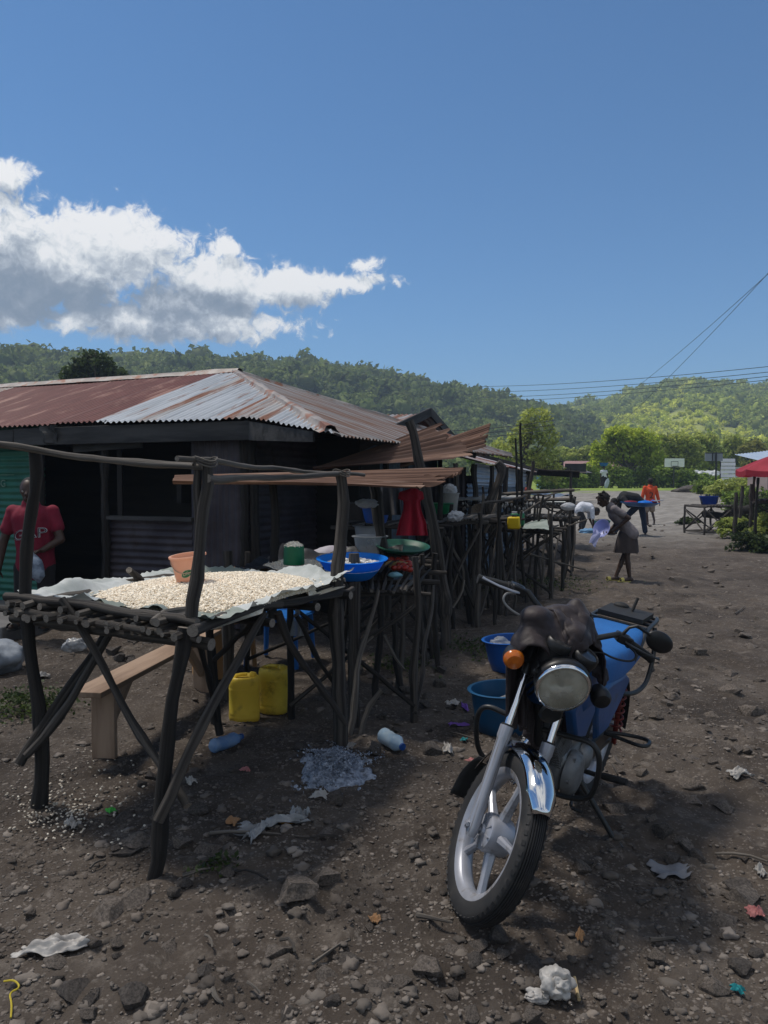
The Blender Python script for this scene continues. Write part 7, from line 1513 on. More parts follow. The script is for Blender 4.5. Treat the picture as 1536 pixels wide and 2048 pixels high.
# ------------------------------------------------------------------ far side of the road
def build_right_side():
    # small stick stand with the blue tub of bottles
    c0 = G(1415, 1066); x0, y0 = c0[0], c0[1]
    t = thing('stick_stand', 'small square stand of crossed sticks at the right roadside', 'stand', c0); w = .44; H = .76; P = [np.array([x0 + sx*w, y0 + sy*w, c0[2]]) for sx, sy in ((-1,-1),(1,-1),(1,1),(-1,1))]
    P = [c0 + rotz(.25) @ (p - c0) for p in P]
    for i, p in enumerate(P):
        mb = MB(); mb.stick([p - UP*.05, p + UP*H], .032, .03, 30+i, 8); part('leg', mb, M_['pole'], t)
        q = P[(i+1) % 4]
        for a, b in ((.08, H-.08), (H-.08, .08)):
            mb = MB(); mb.stick([p + UP*a, q + UP*b], .022, .02, 40+i, 7); part('brace', mb, M_['polepale' if i == 0 else 'pole'], t)
        mb = MB(); mb.stick([p + UP*.06, q + UP*.06], .024, .02, 55+i, 7); part('brace', mb, M_['pole'], t)
    for k in range(9):
        u = (k + .5) / 9; a = P[0] + (P[1]-P[0])*u; b = P[3] + (P[2]-P[3])*u; d = b - a; mb = MB(); mb.stick([a - d*.08 + UP*(H+.02), b + d*.08 + UP*(H+.02)], .035, .03, 70+k, 7); part('deck_stick', mb, M_['pole'], t)
    c = c0 + np.array([.02,0,H+.06]); t = thing('bottle_tub', 'royal blue square tub full of dark bottles on the small stick stand', 'tub', c); mb = MB(); mb.lathe([(0,0),(.19,0),(.2,.01),(.25,.22),(.265,.225),(.265,.24),(.245,.24),(.19,.02),(0,.02)], c, None, 4*8, sq=(1.05,.8)); part('body', mb, mat('royal_blue', (.008,.055,.34), (.008,.045,.28), rough=.4), t, ang=60)
    g = rng(2)
    for k in range(9):
        p = c + np.array([-.2 + .05*k, g.uniform(-.08,.08), .03]); mb = MB(); mb.lathe([(0,0),(.032,0),(.034,.02),(.034,.16),(.014,.21),(.013,.25),(.016,.25),(.016,.27),(0,.27)], p, rotm((g.normal(),g.normal(),0), .18), 12); solo('bottle', 'dark bottle standing in the royal blue tub', 'bottle', mb, mat('bottle_dark', (.03,.035,.05), rough=.2) if k == 0 else bpy.data.materials['bottle_dark'], group='bottles in the royal blue tub', base=p)
    # red canopy over a stick stall
    cx = W(1584, 925, 17.5); top = cx.copy(); top[2] = 2.28; t = thing('sun_umbrella', 'faded red market umbrella at the right edge over a stick stall', 'umbrella', on(top[0], top[1])); n = 8; R0 = 1.18
    mb = MB(); m_ = 24
    for s in range(n):
        a0, a1 = 2*pi*s/n + .2, 2*pi*(s+1)/n + .2; rows = []
        for i in range(9):
            u = i/8; rr = R0*u; z = top[2] - .44*u**1.35; row = []
            for k in range(7):
                v = k/6; p0 = np.array([cos(a0), sin(a0)])*rr; p1 = np.array([cos(a1), sin(a1)])*rr; p = p0*(1-v) + p1*v; row.append([top[0]+p[0], top[1]+p[1], z - .05*u*4*v*(1-v)])
            rows.append(row)
        rows.append([[p[0], p[1], p[2]-.13] for p in rows[-1]]); mb.grid(np.array(rows))
    part('canopy', mb, mat('faded_red_canvas', (.42,.035,.06), (.34,.025,.045), scale=3, rough=.7, transl=.35), t, ang=50)
    mb = MB(); mb.tube([on(top[0], top[1]), top + UP*.08], .02, 8); part('pole', mb, M_['steelblack'], t)
    for s in range(n):
        a = 2*pi*s/n + .2; mb = MB(); mb.tube([top - UP*.02, top + np.array([cos(a)*R0, sin(a)*R0, -.455])], .007, 5); part('rib', mb, M_['silver'], t)
    stick_table('stick_stall', 'stick stall under the red umbrella at the right edge', [(8.35, 17.2), (9.8, 17.0), (9.9, 18.3), (8.95, 18.6)], 1.15, 88, 12, .05, tall=(.5, .3, .5, .6))
    for i, (px, y0_, y1_, d, lean, lab) in enumerate(((1472, 1022, 985, 19, 0, 'short dark stake left of the red umbrella stall'), (1478, 1015, 972, 20, .25, 'leaning pale stake beside the red umbrella stall'), (1504, 1005, 968, 18.5, 0, 'upright post under the left rim of the red umbrella'))):
        a, b = W(px, y0_, d), W(px + lean*30, y1_, d); a[2] = float(gz(a[0], a[1])) - .05; mb = MB(); mb.stick([a, b], .05, .045, 33+i, 8); solo('stake', lab, 'post', mb, M_['pole'])
    # fallen log and undergrowth on the bank
    mb = MB(); mb.stick([W(1405,1030,22.5), W(1440,1034,22), W(1500,1018,21.5)], .09, .12, 5, 10, .5); solo('fallen_log', 'dark fallen log reaching from the bank towards the small stand', 'log', mb, M_['pole2'])
    labs = ['leafy bush on the bank nearest the red umbrella', 'spreading green bush below the red umbrella stall', 'low dark bush at the foot of the bank on the right edge', 'bush right of the small painted notice', 'small bush behind the leaning pale stake', 'trailing bush over the fallen log', 'tiny weed clump left of the small stick stand', 'bush at the base of the white slatted board', 'bright bush left of the slatted board foot', 'dark bush between the stakes']
    for i, (px, py, d, w, h, m) in enumerate(((1505,1030,19,.5,.42,'leaf_dark'),(1535,1020,18,.6,.75,'leaf_mid'),(1520,1058,17,.7,.42,'leaf_dark'),(1505,978,30,1.3,1.0,'leaf_hedge'),(1488,1000,24,.6,.7,'leaf_dark'),(1478,1040,20,.55,.5,'leaf_mid'),(1376,1048,25,.40,.26,'leaf_dark'),(1465,985,40,1.5,.9,'leaf_mid'),(1425,984,42,1.1,.7,'leaf_hedge'),(1515,990,22,.9,1.0,'leaf_dark'))):
        g_ = rng(600+i); b = on((px-768)/FPX*d, d); tree('roadside_bush', labs[i], b, 0, [((g_.uniform(-.6,.6)*w, g_.uniform(-.3,.3)*w, h*g_.uniform(.3,.8)), (w*.5, w*.45, h*.3)) for _ in range(6)] + [((0,0,h*.25),(w,w*.7,h*.35))], 0, .055 if d < 26 else .09, 2200, M_[m], 620+i, group='bushes on the roadside bank', cat='bush')
    # sign boards
    d = 44; x = (1455-768)/FPX*d; b = on(x, d); zt = W(1455, 916, d)[2]; t = thing('slatted_board', 'tall white board of seven horizontal slats on two posts', 'notice board', b); wm = mat('white_paint', (.80,.82,.84), (.72,.74,.76), scale=3, rough=.6); hgt = zt - b[2]; 
    for s in (-1, 1):
        mb = MB(); mb.box(b + np.array([s*.42, .04, hgt/2]), (.05,.05,hgt)); part('post', mb, M_['steelblack'], t)
    n = 7; z1, z0 = zt - .02, W(1455, 971, d)[2]; st_ = (z1-z0)/n
    for k in range(n):
        mb = MB(); mb.box(b + np.array([.012*((k*7) % 3 - 1), 0, z0 + st_*(k+.5) - b[2]]), (.82,.02,st_*.84)); part('slat', mb, wm, t)
    d = 41; x = (1480-768)/FPX*d; b = on(x, d); t = thing('notice', 'small white notice board with red hand painted words', 'notice board', b); zt = W(1480, 934, d)[2]; zb = W(1480, 963, d)[2]
    for s in (-1, 1):
        mb = MB(); mb.box(b + np.array([s*.24, .03, (zt-b[2])/2]), (.04,.04,zt-b[2])); part('post', mb, M_['pole2'], t)
    mb = MB(); mb.box(b + np.array([0,0,(zt+zb)/2-b[2]]), (.56,.02,zt-zb)); part('panel', mb, mat('notice_white', (.50,.49,.47), (.42,.41,.40), rough=.7), t)
    rp = mat('red_paint', (.25,.05,.05), rough=.8)
    for k, s in enumerate(('GOOD LP', 'LOANS M', 'TOLA')):
        V, F = text_mesh(s, .125, .002, 'CENTER'); mb = MB(); mb.add(np.stack([b[0] + V[:,0]*.9, b[1] - .013 - V[:,2], zt - .17 - .16*k + V[:,1]], 1), F); part('painted_line', mb, rp, t, smooth=False)
    # basketball boards
    for px, py0, py1, pb, d, w, front, lab in ((1348,917,934,980,56,1.42,True,'white basketball board with black square facing the road'), (1428,905,922,992,43,.98,False,'grey back of the nearer basketball board on a thin pole')):
        x = (px-768)/FPX*d; b = on(x, d); z1, z0 = W(px,py0,d)[2], W(px,py1,d)[2]; t = thing('basketball_board', lab, 'basketball board', b); bx = x if front else x - .05
        mb = MB(); mb.box((bx, d, (z0+z1)/2), (w, .04, z1-z0)); part('board', mb, mat('board_white', (.76,.78,.78), (.66,.68,.68), rough=.6) if front else mat('board_back', (.26,.29,.33), (.22,.25,.28), scale=3, rough=.7), t)
        mb = MB(); mb.tube([(x + (.0 if front else .05), d + (.1 if front else -.08), b[2] - .1), (x + (.0 if front else .05), d + (.1 if front else -.08), z1 if not front else (z0+z1)/2)], .05, 8); part('pole', mb, M_['steelblack'], t)
        mb = MB(); zz = (z0+z1)/2 - .08; s = .25; yy = d - .025 if front else d - .03
        if front: mb.tube([(x-s,yy,zz-.16),(x+s,yy,zz-.16),(x+s,yy,zz+.16),(x-s,yy,zz+.16)], .02, 6, closed=True); part('target_square', mb, M_['black'], t); mb = MB(); mb.tube([(x + .23*cos(a), d - .3 + .23*sin(a), zz-.2) for a in np.linspace(0, 2*pi, 18, endpoint=False)], .016, 6, closed=True); part('hoop', mb, M_['steelblack'], t)
        else:
            for q in (-.08, .12): mb.box((bx+q, yy, (z0+z1)/2), (.05,.02,(z1-z0)*.96))
            mb.box((bx, yy, z1-.03), (w,.02,.05)); part('back_frame', mb, M_['steelblack'], t)
    # small building at the right edge
    d = 34; x = (1592-768)/FPX*d; b = on(x, d); t = thing('roadside_shop', 'small pinkish building with a bright metal roof at the right edge', 'building', b); R = rotz(-.1)
    mb = MB(); mb.box(b + np.array([0,1.2,.95]), (2.2,2.4,1.9), R); part('wall', mb, mat('pink_plaster', (.30,.24,.23), (.25,.2,.19), scale=2, rough=.9), t)
    mb = MB(); ripple(mb, b + np.array([-1.45,-.35,1.92]), np.array([2.9,0,.35]), np.array([0,3.2,.45]), 0, .02, .15, 5); part('roof', mb, M_['silversheet'], t, ang=60)
    mb = MB(); mb.box(b + np.array([-.62,-.02,.85]), (.5,.06,1.5), R); part('door', mb, M_['interior'], t)
    for i, (px, py, d, r) in enumerate(((1400,948,66,.9),(1418,946,68,.8),(1388,945,70,.7),(1432,950,66,.7))):
        mb = MB(); mb.ico(on((px-768)/FPX*d, d, .9), (r, .5, .55), 3, None, .4, 2.4, i); solo('white_tarp', 'white crumpled sheeting showing between the trees beyond the field', 'sheeting', mb, mat('white_sheeting', (.58,.60,.62), (.4,.42,.44), scale=2, rough=.7) if i == 0 else bpy.data.materials['white_sheeting'], group='white sheeting beyond the field', ang=180)
    # mound at the far road edge
    for i, (px, py, d, s, lab) in enumerate(((1390,985,44,(1.3,.6,.35),'low dark dirt mound at the far end of the road'), (1163,993,36,(.55,.4,.30),'grey boulder beside the far stall at the road bend'), (1182,996,35,(.28,.2,.16),'small grey boulder right of the bigger one at the road bend'))):
        mb = MB(); mb.ico(on((px-768)/FPX*d, d, .02), s, 3, None, .3, 1.8, i+2); solo('mound', lab, 'mound' if i == 0 else 'boulder', mb, M_['rockdark'], ang=180)
    # wires
    wm = mat('wire', (.05,.055,.065), rough=.6)
    def wire(lab, a, b, sag, r, group):
        a, b = np.array(a), np.array(b); tt = np.linspace(0,1,40); P_ = a + (b-a)*tt[:,None]; P_[:,2] -= sag*4*tt*(1-tt); mb = MB(); mb.tube(P_, r, 5); solo('power_line', lab, 'power line', mb, wm, group=group)
    for k, (ya, yb, lab) in enumerate(((773,722,'highest power line running across above the right hill'), (784,733,'second power line below the highest one above the right hill'), (795,741,'third power line from the top above the right hill'), (803,748,'lowest power line above the right hill'))):
        wire(lab, W(960,ya,130), W(1640,yb,70), .5, .034, 'power lines across the valley')
    wire('upper of two wires slanting up to the right edge of the sky', W(1236,802,60), W(1640,452,24), .25, .011, 'wires slanting up on the right'); wire('lower of two wires slanting up to the right edge of the sky', W(1225,862,60), W(1640,434,24), .25, .011, 'wires slanting up on the right')
    for k in range(3): wire('thin wire over the shed roofs from the tall dark pole', W(800,862+7*k,20), W(1110,840+9*k,20), .1, .008, 'wires over the shed roofs')

# ------------------------------------------------------------------ stones, litter, ash
M_['rock'] = mat('volcanic_rock', (0.082,0.067,0.055), (0.175,0.148,0.127), scale=9, detail=8, coord='obj', c3=(0.04,0.036,0.034), s3=5, rough=.92, bump=.9, bscale=30, bdist=.01)
M_['rockdark'] = mat('dark_rock', (0.045,0.038,0.034), (0.098,0.085,0.075), scale=7, detail=8, coord='obj', c3=(0.02,0.019,0.018), s3=5, rough=.92, bump=.9, bscale=26, bdist=.01)
M_['gravel'] = mat('loose_gravel', (0.075,0.062,0.052), (0.17,0.147,0.127), scale=3, coord='obj', rough=.92, isl=.45, bump=.5, bscale=120, bdist=.004)
def rock_mesh(seed, flat):
    v, f = ICO[3]; g = rng(seed); V = v.copy()
    for _ in range(13):                                        # knock flat faces off a ball
        n = g.normal(size=3); n /= np.linalg.norm(n); h = g.uniform(.42,.80); d = V @ n; V = V - np.clip(d - h, 0, None)[:,None]*n
    V = V*(1 + .16*fbm(V*2.2 + seed, 4) + .05*fbm(V*7 + seed, 2))[:,None]*np.array([1, g.uniform(.7,.95), flat]); mb = MB(); mb.add(V, f); return mb.mesh('rock', (0,0,0), True, 26)
RK = [rock_mesh(70+i, .55 + .05*(i % 5)) for i in range(10)]
for m in RK: m.materials.append(M_['rock'])
RKD = [m.copy() for m in RK]
for m in RKD: m.materials[0] = M_['rockdark']
def rock(px, py, wpx, seed, label, group, dark=False, sink=.25):
    g = rng(seed); p = G(px, py); d = p[1]; s = wpx/FPX*d/2; o = bpy.data.objects.new('rock', (RKD if dark else RK)[seed % 10]); COL.objects.link(o)
    o.location = (p[0], p[1], p[2] + s*(.30 - sink)); o.scale = (s, s, s*g.uniform(.75,1.0)); o.rotation_euler = (g.normal()*.15, g.normal()*.15, g.uniform(0, 6.28)); o['label'] = label; o['category'] = 'rock'
    if group: o['group'] = group
for i, (px, py, w, dk, lab) in enumerate([
    (400,1622,60,1,'dark pointed rock beside the crossing braces of the near stall'), (672,1600,66,1,'dark block of rock below the ash heap'), (455,1748,56,1,'dark triangular rock right of the front post foot'), (362,1692,66,0,'rounded rock behind the front post foot'),
    (345,1790,42,1,'dark stone in front of the front post foot'), (368,1768,44,1,'small dark stone between the front post and the triangular rock'), (600,1780,110,0,'large flat half buried rock in the middle foreground'), (650,1760,90,0,'flat half buried rock right of the large one in the middle foreground'),
    (190,1888,42,0,'lumpy stone right of the white rag'), (235,1885,44,0,'pair of joined lumps right of the white rag'), (455,1955,40,0,'brown stone at the lower left'), (220,1822,120,0,'broad flat rock buried in the left foreground'), (270,1800,90,0,'broad low rock beside the left foreground slab'), (300,1555,38,1,'dark round clod under the near stall, left one'), (285,1572,30,1,'dark round clod under the near stall, right one'),
    (598,1500,44,1,'rock upright among the stones by the ash'), (640,1505,60,1,'long dark rock lying left of the ash heap'), (750,1500,44,1,'round dark rock right of the ash heap'), (870,1508,58,1,'angular dark rock between bottle and motorbike'), (765,1435,36,1,'dark stone behind the clear bottle'), (835,1362,36,1,'round stone in the shade of the props'),
    (855,1935,110,0,'broad worn rock at the bottom centre'), (800,1968,60,0,'rough rock at the bottom centre below the broad one'), (905,1995,52,0,'pale angular rock at the bottom edge'), (1000,1884,66,1,'dark rock right of the front tyre'), (1008,1912,40,0,'grey stone below the dark rock by the tyre'), (958,1898,50,0,'low rock in front of the front tyre'), (920,1950,44,0,'grey rock below the front tyre'), (1075,1970,42,0,'grey rock left of the white bag'), (945,2030,60,0,'pale rock cut by the bottom edge, left of two'), (1060,2035,60,0,'pale rock cut by the bottom edge, right of two'),
    (1330,1665,62,1,'rounded rock on the road right of the motorbike'), (1358,1684,36,0,'pale stone right of the rounded rock'), (1340,1722,56,1,'low dark rock below the rounded road rock'), (1165,1745,50,0,'grey rock in the motorbike shadow'), (1445,1620,50,0,'flat stone at the right roadside'), (1490,1800,90,0,'long ridged rock near the right edge'), (1445,1870,26,0,'small pointed stone at the lower right'), (1310,1920,46,0,'flat stone low in the right foreground'), (1395,1920,36,0,'flat chip of stone at the lower right'), (1225,1880,40,0,'grey stone in the right foreground'), (1425,1980,80,0,'low crumbling rock near the blue scrap'), (1490,1275,36,0,'small grey stone on the road at the right'), (1495,1505,44,0,'pale flat stone by the right edge'), (1400,1310,40,0,'flat stone on the road behind the seat'), (1345,1395,40,0,'grey stone beside the motorbike carrier'),
    (180,2028,50,0,'grey rock cut by the lower left edge'), (20,1785,40,0,'stone at the left edge'), (60,1830,34,0,'small grey stone near the left edge'), (230,1700,36,0,'small stone under the front of the near stall'), (250,1640,74,1,'flat dark rock by the green scrap'), (520,1832,30,0,'small dark stone below the large flat rock'), (755,1795,40,0,'grey stone left of the front tyre path'), (665,1830,40,0,'grey pebble rock in the middle foreground'), (740,1860,26,0,'round pebble in the middle foreground')]):
    rock(px, py, w, 1000+i, lab, None, bool(dk), sink=.08 if w < 70 else .2)
g = rng(99)
for i in range(48):                                             # the rubble in the dark behind the stalls
    if i < 26: px, py = g.uniform(700, 960), g.uniform(1230, 1480)
    else: px, py = g.uniform(200, 420), g.uniform(1225, 1330)
    rock(px, py, g.uniform(18, 44), 1200+i, 'dark volcanic rock in the rubble under and behind the stick stalls', 'rubble rocks behind the stalls', True, .05)
for i in range(130):
    px, py = g.uniform(1060, 1530), 1050 + 510*g.random()**1.3
    if px < 1160 + (1240 - py)*.2 and py < 1240: px += 150
    rock(px, py, g.uniform(10, 27)*((py-940)/300)**.8, 1300+i, 'grey stone lying loose on the trodden dirt road', 'loose stones on the road', False, .1)
for i in range(60):
    px, py = g.uniform(20, 1520), g.uniform(1640, 2040); rock(px, py, g.uniform(12, 27), 1400+i, 'small grey stone half sunk in the foreground dirt', 'small stones in the foreground', i % 3 == 0, .1)
for i in range(34):
    px, py = g.uniform(-20, 1540), g.uniform(1660, 2040)
    if 860 < px < 1120 and py < 1900: px += 260
    rock(px, py, g.uniform(38, 92), 1700+i, 'broad rough rock mostly buried in the foreground dirt', 'buried rocks in the foreground', i % 2 == 0, .34)
for i in range(30):
    px, py = g.uniform(1180, 1540), g.uniform(1200, 1640)
    rock(px, py, g.uniform(30, 64)*((py-940)/500), 1800+i, 'flat rough rock worn level with the dirt road', 'worn rocks in the road', False, .36)
def build_gravel():
    g = rng(17); mb = MB()
    for sub, n, smin, smax, dmax in ((1, 7000, .009, .032, 30), (0, 42000, .004, .013, 12)):
        a = g.uniform(-.62, .62, n); r = 1.7*np.exp(g.uniform(0, 1, n)**.85*np.log(dmax/1.7)); x, y = np.sin(a)*r, np.cos(a)*r
        P = np.stack([x, y, 0*x], 1); keep = fbm(P*1.5 + 4, 3) + g.uniform(-.35,.35,n) > -.12; x, y = x[keep], y[keep]; n = len(x); v, f = ICO[sub]; q = len(v)
        s = smin*(smax/smin)**(g.random(n)**2.2); ax = np.stack([s*g.uniform(.8,1.3,n), s*g.uniform(.7,1.1,n), s*g.uniform(.35,.6,n)], 1); th = g.uniform(0, 2*pi, n)
        X = v[None]*(1 + .42*g.uniform(-1,1,(n,q)))[:,:,None]*ax[:,None]; c, s_ = np.cos(th)[:,None], np.sin(th)[:,None]
        V = np.stack([X[:,:,0]*c - X[:,:,1]*s_ + x[:,None], X[:,:,0]*s_ + X[:,:,1]*c + y[:,None], X[:,:,2] + (gz(x, y) + .012*0 + ax[:,2]*.0)[:,None]], 2)
        mb.add(V.reshape(-1,3), (f[None] + (np.arange(n)*q)[:,None,None]).reshape(-1,3))
    solo('gravel', 'loose dark gravel and pebbles strewn over the dirt ground', 'gravel', mb, M_['gravel'], base=(0,0,0), kind='stuff', smooth=False)
build_gravel()
def film(name, label, px, py, w, h, m, seed, rise=.02, cat='litter', rot=0., nseg=26, rag=.25, group=None):
    """a crumpled scrap lying on the dirt, w by h metres"""
    p = G(px, py); n = nseg; U, V = np.meshgrid(np.linspace(-1,1,n), np.linspace(-1,1,n), indexing='ij'); q = np.stack([U.ravel()*2 + seed, V.ravel()*2, U.ravel()*0 + seed*.7], 1)
    X = U*w/2*(1 + rag*vnoise(np.stack([V.ravel()*2.5 + seed, U.ravel()*0, U.ravel()*0], 1)).reshape(U.shape)); Y = V*h/2*(1 + rag*1.6*vnoise(np.stack([U.ravel()*3 + seed, U.ravel()*0 + 5, U.ravel()*0], 1)).reshape(U.shape))
    Z = rise*(.6 + fbm(q, 3).reshape(U.shape)*1.6 + .8*fbm(q*3.1, 2).reshape(U.shape)) + .010; Z = Z*(1 - .5*np.maximum(abs(U), abs(V))**4); R = rotz(rot); P = np.stack([X, Y, 0*X], 2) @ R.T; P[:,:,0] += p[0]; P[:,:,1] += p[1]; P[:,:,2] = gz(P[:,:,0], P[:,:,1]) + Z + .008
    mb = MB(); mb.grid(P); o = solo(name, label, cat, mb, m, base=p, ang=60, group=group); s = o.modifiers.new('sol', 'SOLIDIFY'); s.thickness = .0015; return o
M_['cleanfilm'] = mat('clear_film', (.40,.41,.42), (.24,.25,.26), scale=12, rough=.25, alpha=.7)
M_['bag'] = mat('dirty_white_bag', (.55,.53,.50), (.38,.36,.34), scale=10, rough=.45, transl=.3)
def build_litter():
    film('torn_rag', 'torn dirty white rag on the dirt at the lower left', 105, 1902, .215, .075, M_['bag'], 3, .018, rot=.08, cat='rag')
    c = G(1112, 1992); mb = MB(); V, F = ICO[4]
    for off, r, sd in (((0,0,.036), (.052,.044,.046), 3), ((-.062,-.02,.016), (.040,.026,.018), 9)):
        k = 1 + .38*fbm(V*1.6 + sd, 3) - .30*(1 - np.clip(np.abs(vnoise(V*np.array([1.5,1.5,2.2]) + sd))*3.2, 0, 1)) - .05*(1 - np.clip(np.abs(vnoise(V*4.5 + sd*2))*4, 0, 1)) + .012*vnoise(V*12)
        Q = V*k[:,None]*np.array(r) + c + np.array(off); Q[:,2] = np.maximum(Q[:,2], c[2] + .002); mb.add(Q, F)
    solo('plastic_bag', 'crumpled white plastic bag on the dirt at the bottom right', 'bag', mb, M_['bag'], base=c, ang=50)
    p = G(1150, 1985); mb = MB(); mb.stick([p + np.array([0,-.05,.012]), p + np.array([.012,.055,.012])], .006, .005, 3, 8, .2); solo('pale_stick', 'short pale yellow stick beside the crumpled white bag', 'stick', mb, mat('straw', (.36,.26,.13), (.44,.34,.19), scale=20))
    def pet(label, px, py, L, r, yaw, m):
        c = G(px, py) + UP*(r + .005); R = rotz(yaw) @ rotm((0,1,0), pi/2 + .05); t = thing('plastic_bottle', label, 'bottle', c)
        pr = [(0,-.5*L),(r*.7,-.49*L),(r*.96,-.44*L),(r,-.38*L),(r*.9,-.3*L),(r,-.22*L),(r*.93,-.1*L),(r*.93,.1*L),(r,.14*L),(r*.97,.22*L),(r*.6,.36*L),(r*.36,.42*L),(r*.34,.47*L)]; mb = MB(); mb.lathe(pr, (0,0,0), None, 28); V = mb.V[-1]; k = 1 - .22*np.clip(vnoise(V*[16,16,22] + yaw*9), 0, 1) - .10*np.abs(vnoise(V*50)); V = V*np.stack([k, k, np.ones(len(k))], 1); mb.V[-1] = V @ R.T + c; part('body', mb, m, t, ang=60)
        mb = MB(); mb.lathe([(0,.505*L),(r*.4,.50*L),(r*.42,.45*L),(r*.36,.445*L)], c, R, 16); part('cap', mb, M_['deepblue'], t)
    pb = mat('pale_blue_bottle', (.13,.26,.50), (.20,.32,.50), scale=14, rough=.18, alpha=.8)
    pet('crushed blue tinted plastic bottle below the yellow jerrycans', 455, 1500, .26, .046, 1.05, pb); pet('pale blue plastic bottle beside the ash heap', 785, 1500, .22, .05, -1.0, mat('light_bottle', (.28,.40,.52), (.36,.45,.52), scale=14, rough=.18, alpha=.8))
    film('clear_film', 'strip of torn clear plastic film on dark dirt in the middle', 545, 1655, .30, .07, M_['cleanfilm'], 5, .030, rot=.2); film('clear_film', 'hanging end of the torn clear film folded towards the viewer', 512, 1672, .06, .13, M_['cleanfilm'], 8, .02, rot=-.4); mb = MB(); c = G(572, 1648); mb.ico(c + UP*.02, (.045,.02,.018), 2, None, .3, 2, 4); solo('orange_scrap', 'small orange scrap caught in the clear film', 'litter', mb, plain('orange_plastic', (.42,.20,.03)), ang=180)
    film('clear_film', 'small crumple of clear film right of the orange scrap', 600, 1640, .09, .05, M_['cleanfilm'], 14, .03)
    lst = [(895,1500,.17,.05,'bag',6,'pale torn cloth scrap left of the front mudguard'), (145,1655,.06,.045,'bag',7,'small white plastic crumple under the near stall'), (222,1628,.045,.03,'green',8,'bright green scrap under the near stall'), (380,1570,.06,.04,'bag',9,'small dirty white crumple beside the crossed brace'), (82,1355,.12,.05,'bag',10,'white printed card lying behind the left leg of the near stall'),
           (930,1418,.14,.03,'purple',11,'thin purple plastic strip, longer one, beside the basins'), (918,1454,.12,.035,'purple',12,'short purple plastic strip on the dirt'), (928,1485,.05,.03,'teal2',13,'tiny turquoise scrap near the crash guard'), (950,1530,.10,.03,'pink',14,'faint pink scrap behind the front wheel'), (905,1412,.10,.045,'bag',15,'pale paper scrap left of the nearer basin'), (825,1366,.06,.04,'bag',16,'white scrap in the shade of the props'),
           (1340,1752,.16,.08,'ashm',17,'smear of white ash on the road right of the motorbike'), (1510,1832,.06,.05,'pink',18,'pale pink scrap at the right edge'), (1475,1988,.04,.02,'teal2',19,'turquoise scrap at the lower right'), (1160,1892,.028,.022,'straw2',20,'curled tan leaf on the right foreground dirt'), (750,1848,.05,.025,'straw2',21,'orange brown leaf in the middle foreground'), (1480,1560,.13,.06,'bag',22,'pale rag on the road at the right edge'), (1520,1750,.05,.025,'bag',23,'white paper chip at the right edge'),
           (465,1648,.05,.05,'straw2',24,'square of brown card beside the clear film'), (640,1598,.04,.08,'bag',25,'curl of white film left of the dark block of rock'), (490,1545,.07,.02,'pink',26,'red scrap behind the brace foot'), (700,1500,.05,.05,'bag',27,'knotted white plastic twist standing by the post and ash')]
    for k, c in dict(green=(.06,.42,.06), purple=(.16,.07,.36), teal2=(.02,.26,.28), pink=(.40,.15,.14), straw2=(.34,.19,.09), ashm=(.17,.17,.18)).items(): M_[k] = plain('scrap_' + k, c, rough=.6)
    for px, py, w, h, m, sd, lab in lst: film('litter_scrap', lab, px, py, w, h, M_[m], sd, .004 if m == 'ashm' else .010 if m != 'bag' else .018, rot=sd*1.3)
    g = rng(21); 
    tw = [(365,1760,420,1745), (470,1752,535,1768), (495,1975,520,1998), (425,1990,445,2018), (355,2028,370,2015), (625,1938,700,1890), (835,1840,905,1855), (690,1690,620,1682), (1430,1715,1535,1732), (1400,1780,1408,1795), (1010,1230,1060,1240), (180,1745,210,1728), (420,1675,640,1684), (560,1890,590,1915), (285,1885,300,1875), (1300,1890,1350,1885), (965,1490,900,1470), (410,1880,425,1905), (1470,1230,1490,1215), (1225,1535,1235,1555)]
    for i, (a, b, c, d) in enumerate(tw):
        p, q = G(a, b) + UP*.018, G(c, d) + UP*.018; mb = MB(); mb.stick([p, (p+q)/2 + np.append(g.normal(size=2)*.01, .01), q], .0055 if i % 3 else .009, .004, 60+i, 6, .8); solo('twig', 'dry twig lying on the stony dirt ground', 'twig', mb, M_[['polepale','pole','polepale'][i % 3]], group='twigs on the ground')
    # yellow cord and green wire at the left edge
    mb = MB(); mb.tube(_arc([G(8,1975)+UP*.02, G(30,1978)+UP*.03, G(42,1988)+UP*.02, G(18,1998)+UP*.02, G(24,2020)+UP*.02, G(22,2045)+UP*.015]), .003, 6); solo('yellow_cord', 'loop of yellow cord at the lower left edge', 'cord', mb, plain('yellow_cord_plastic', (.46,.36,.03)))
    # spilled kernels below the left leg
    k = 300; px = np.concatenate([g.normal(105, 45, k//2), g.normal(170, 70, k - k//2)]); py = np.concatenate([g.normal(1625, 26, k//2), g.normal(1600, 55, k-k//2)]); C = np.array([G(a, b) for a, b in zip(px, py)]); C[:,2] += .016; Vk, Fk = kernels(C, g, .0055); mb = MB(); mb.add(Vk, Fk); solo('spilled_grain', 'white grain spilled on the dirt around the left leg', 'grain', mb, mat('dusty_grain', (.42,.37,.30), (.55,.50,.42), isl=.3), kind='stuff', smooth=False, base=(0,0,0))
    # ash heap: fine grey flakes
    c = G(668, 1540); mb = MB(); n = 40; U, V = np.meshgrid(np.linspace(-1,1,n), np.linspace(-1,1,n), indexing='ij'); r = np.hypot(U, V); q = np.stack([U.ravel()*5, V.ravel()*5, U.ravel()*0], 1); w = fbm(q, 4).reshape(U.shape)
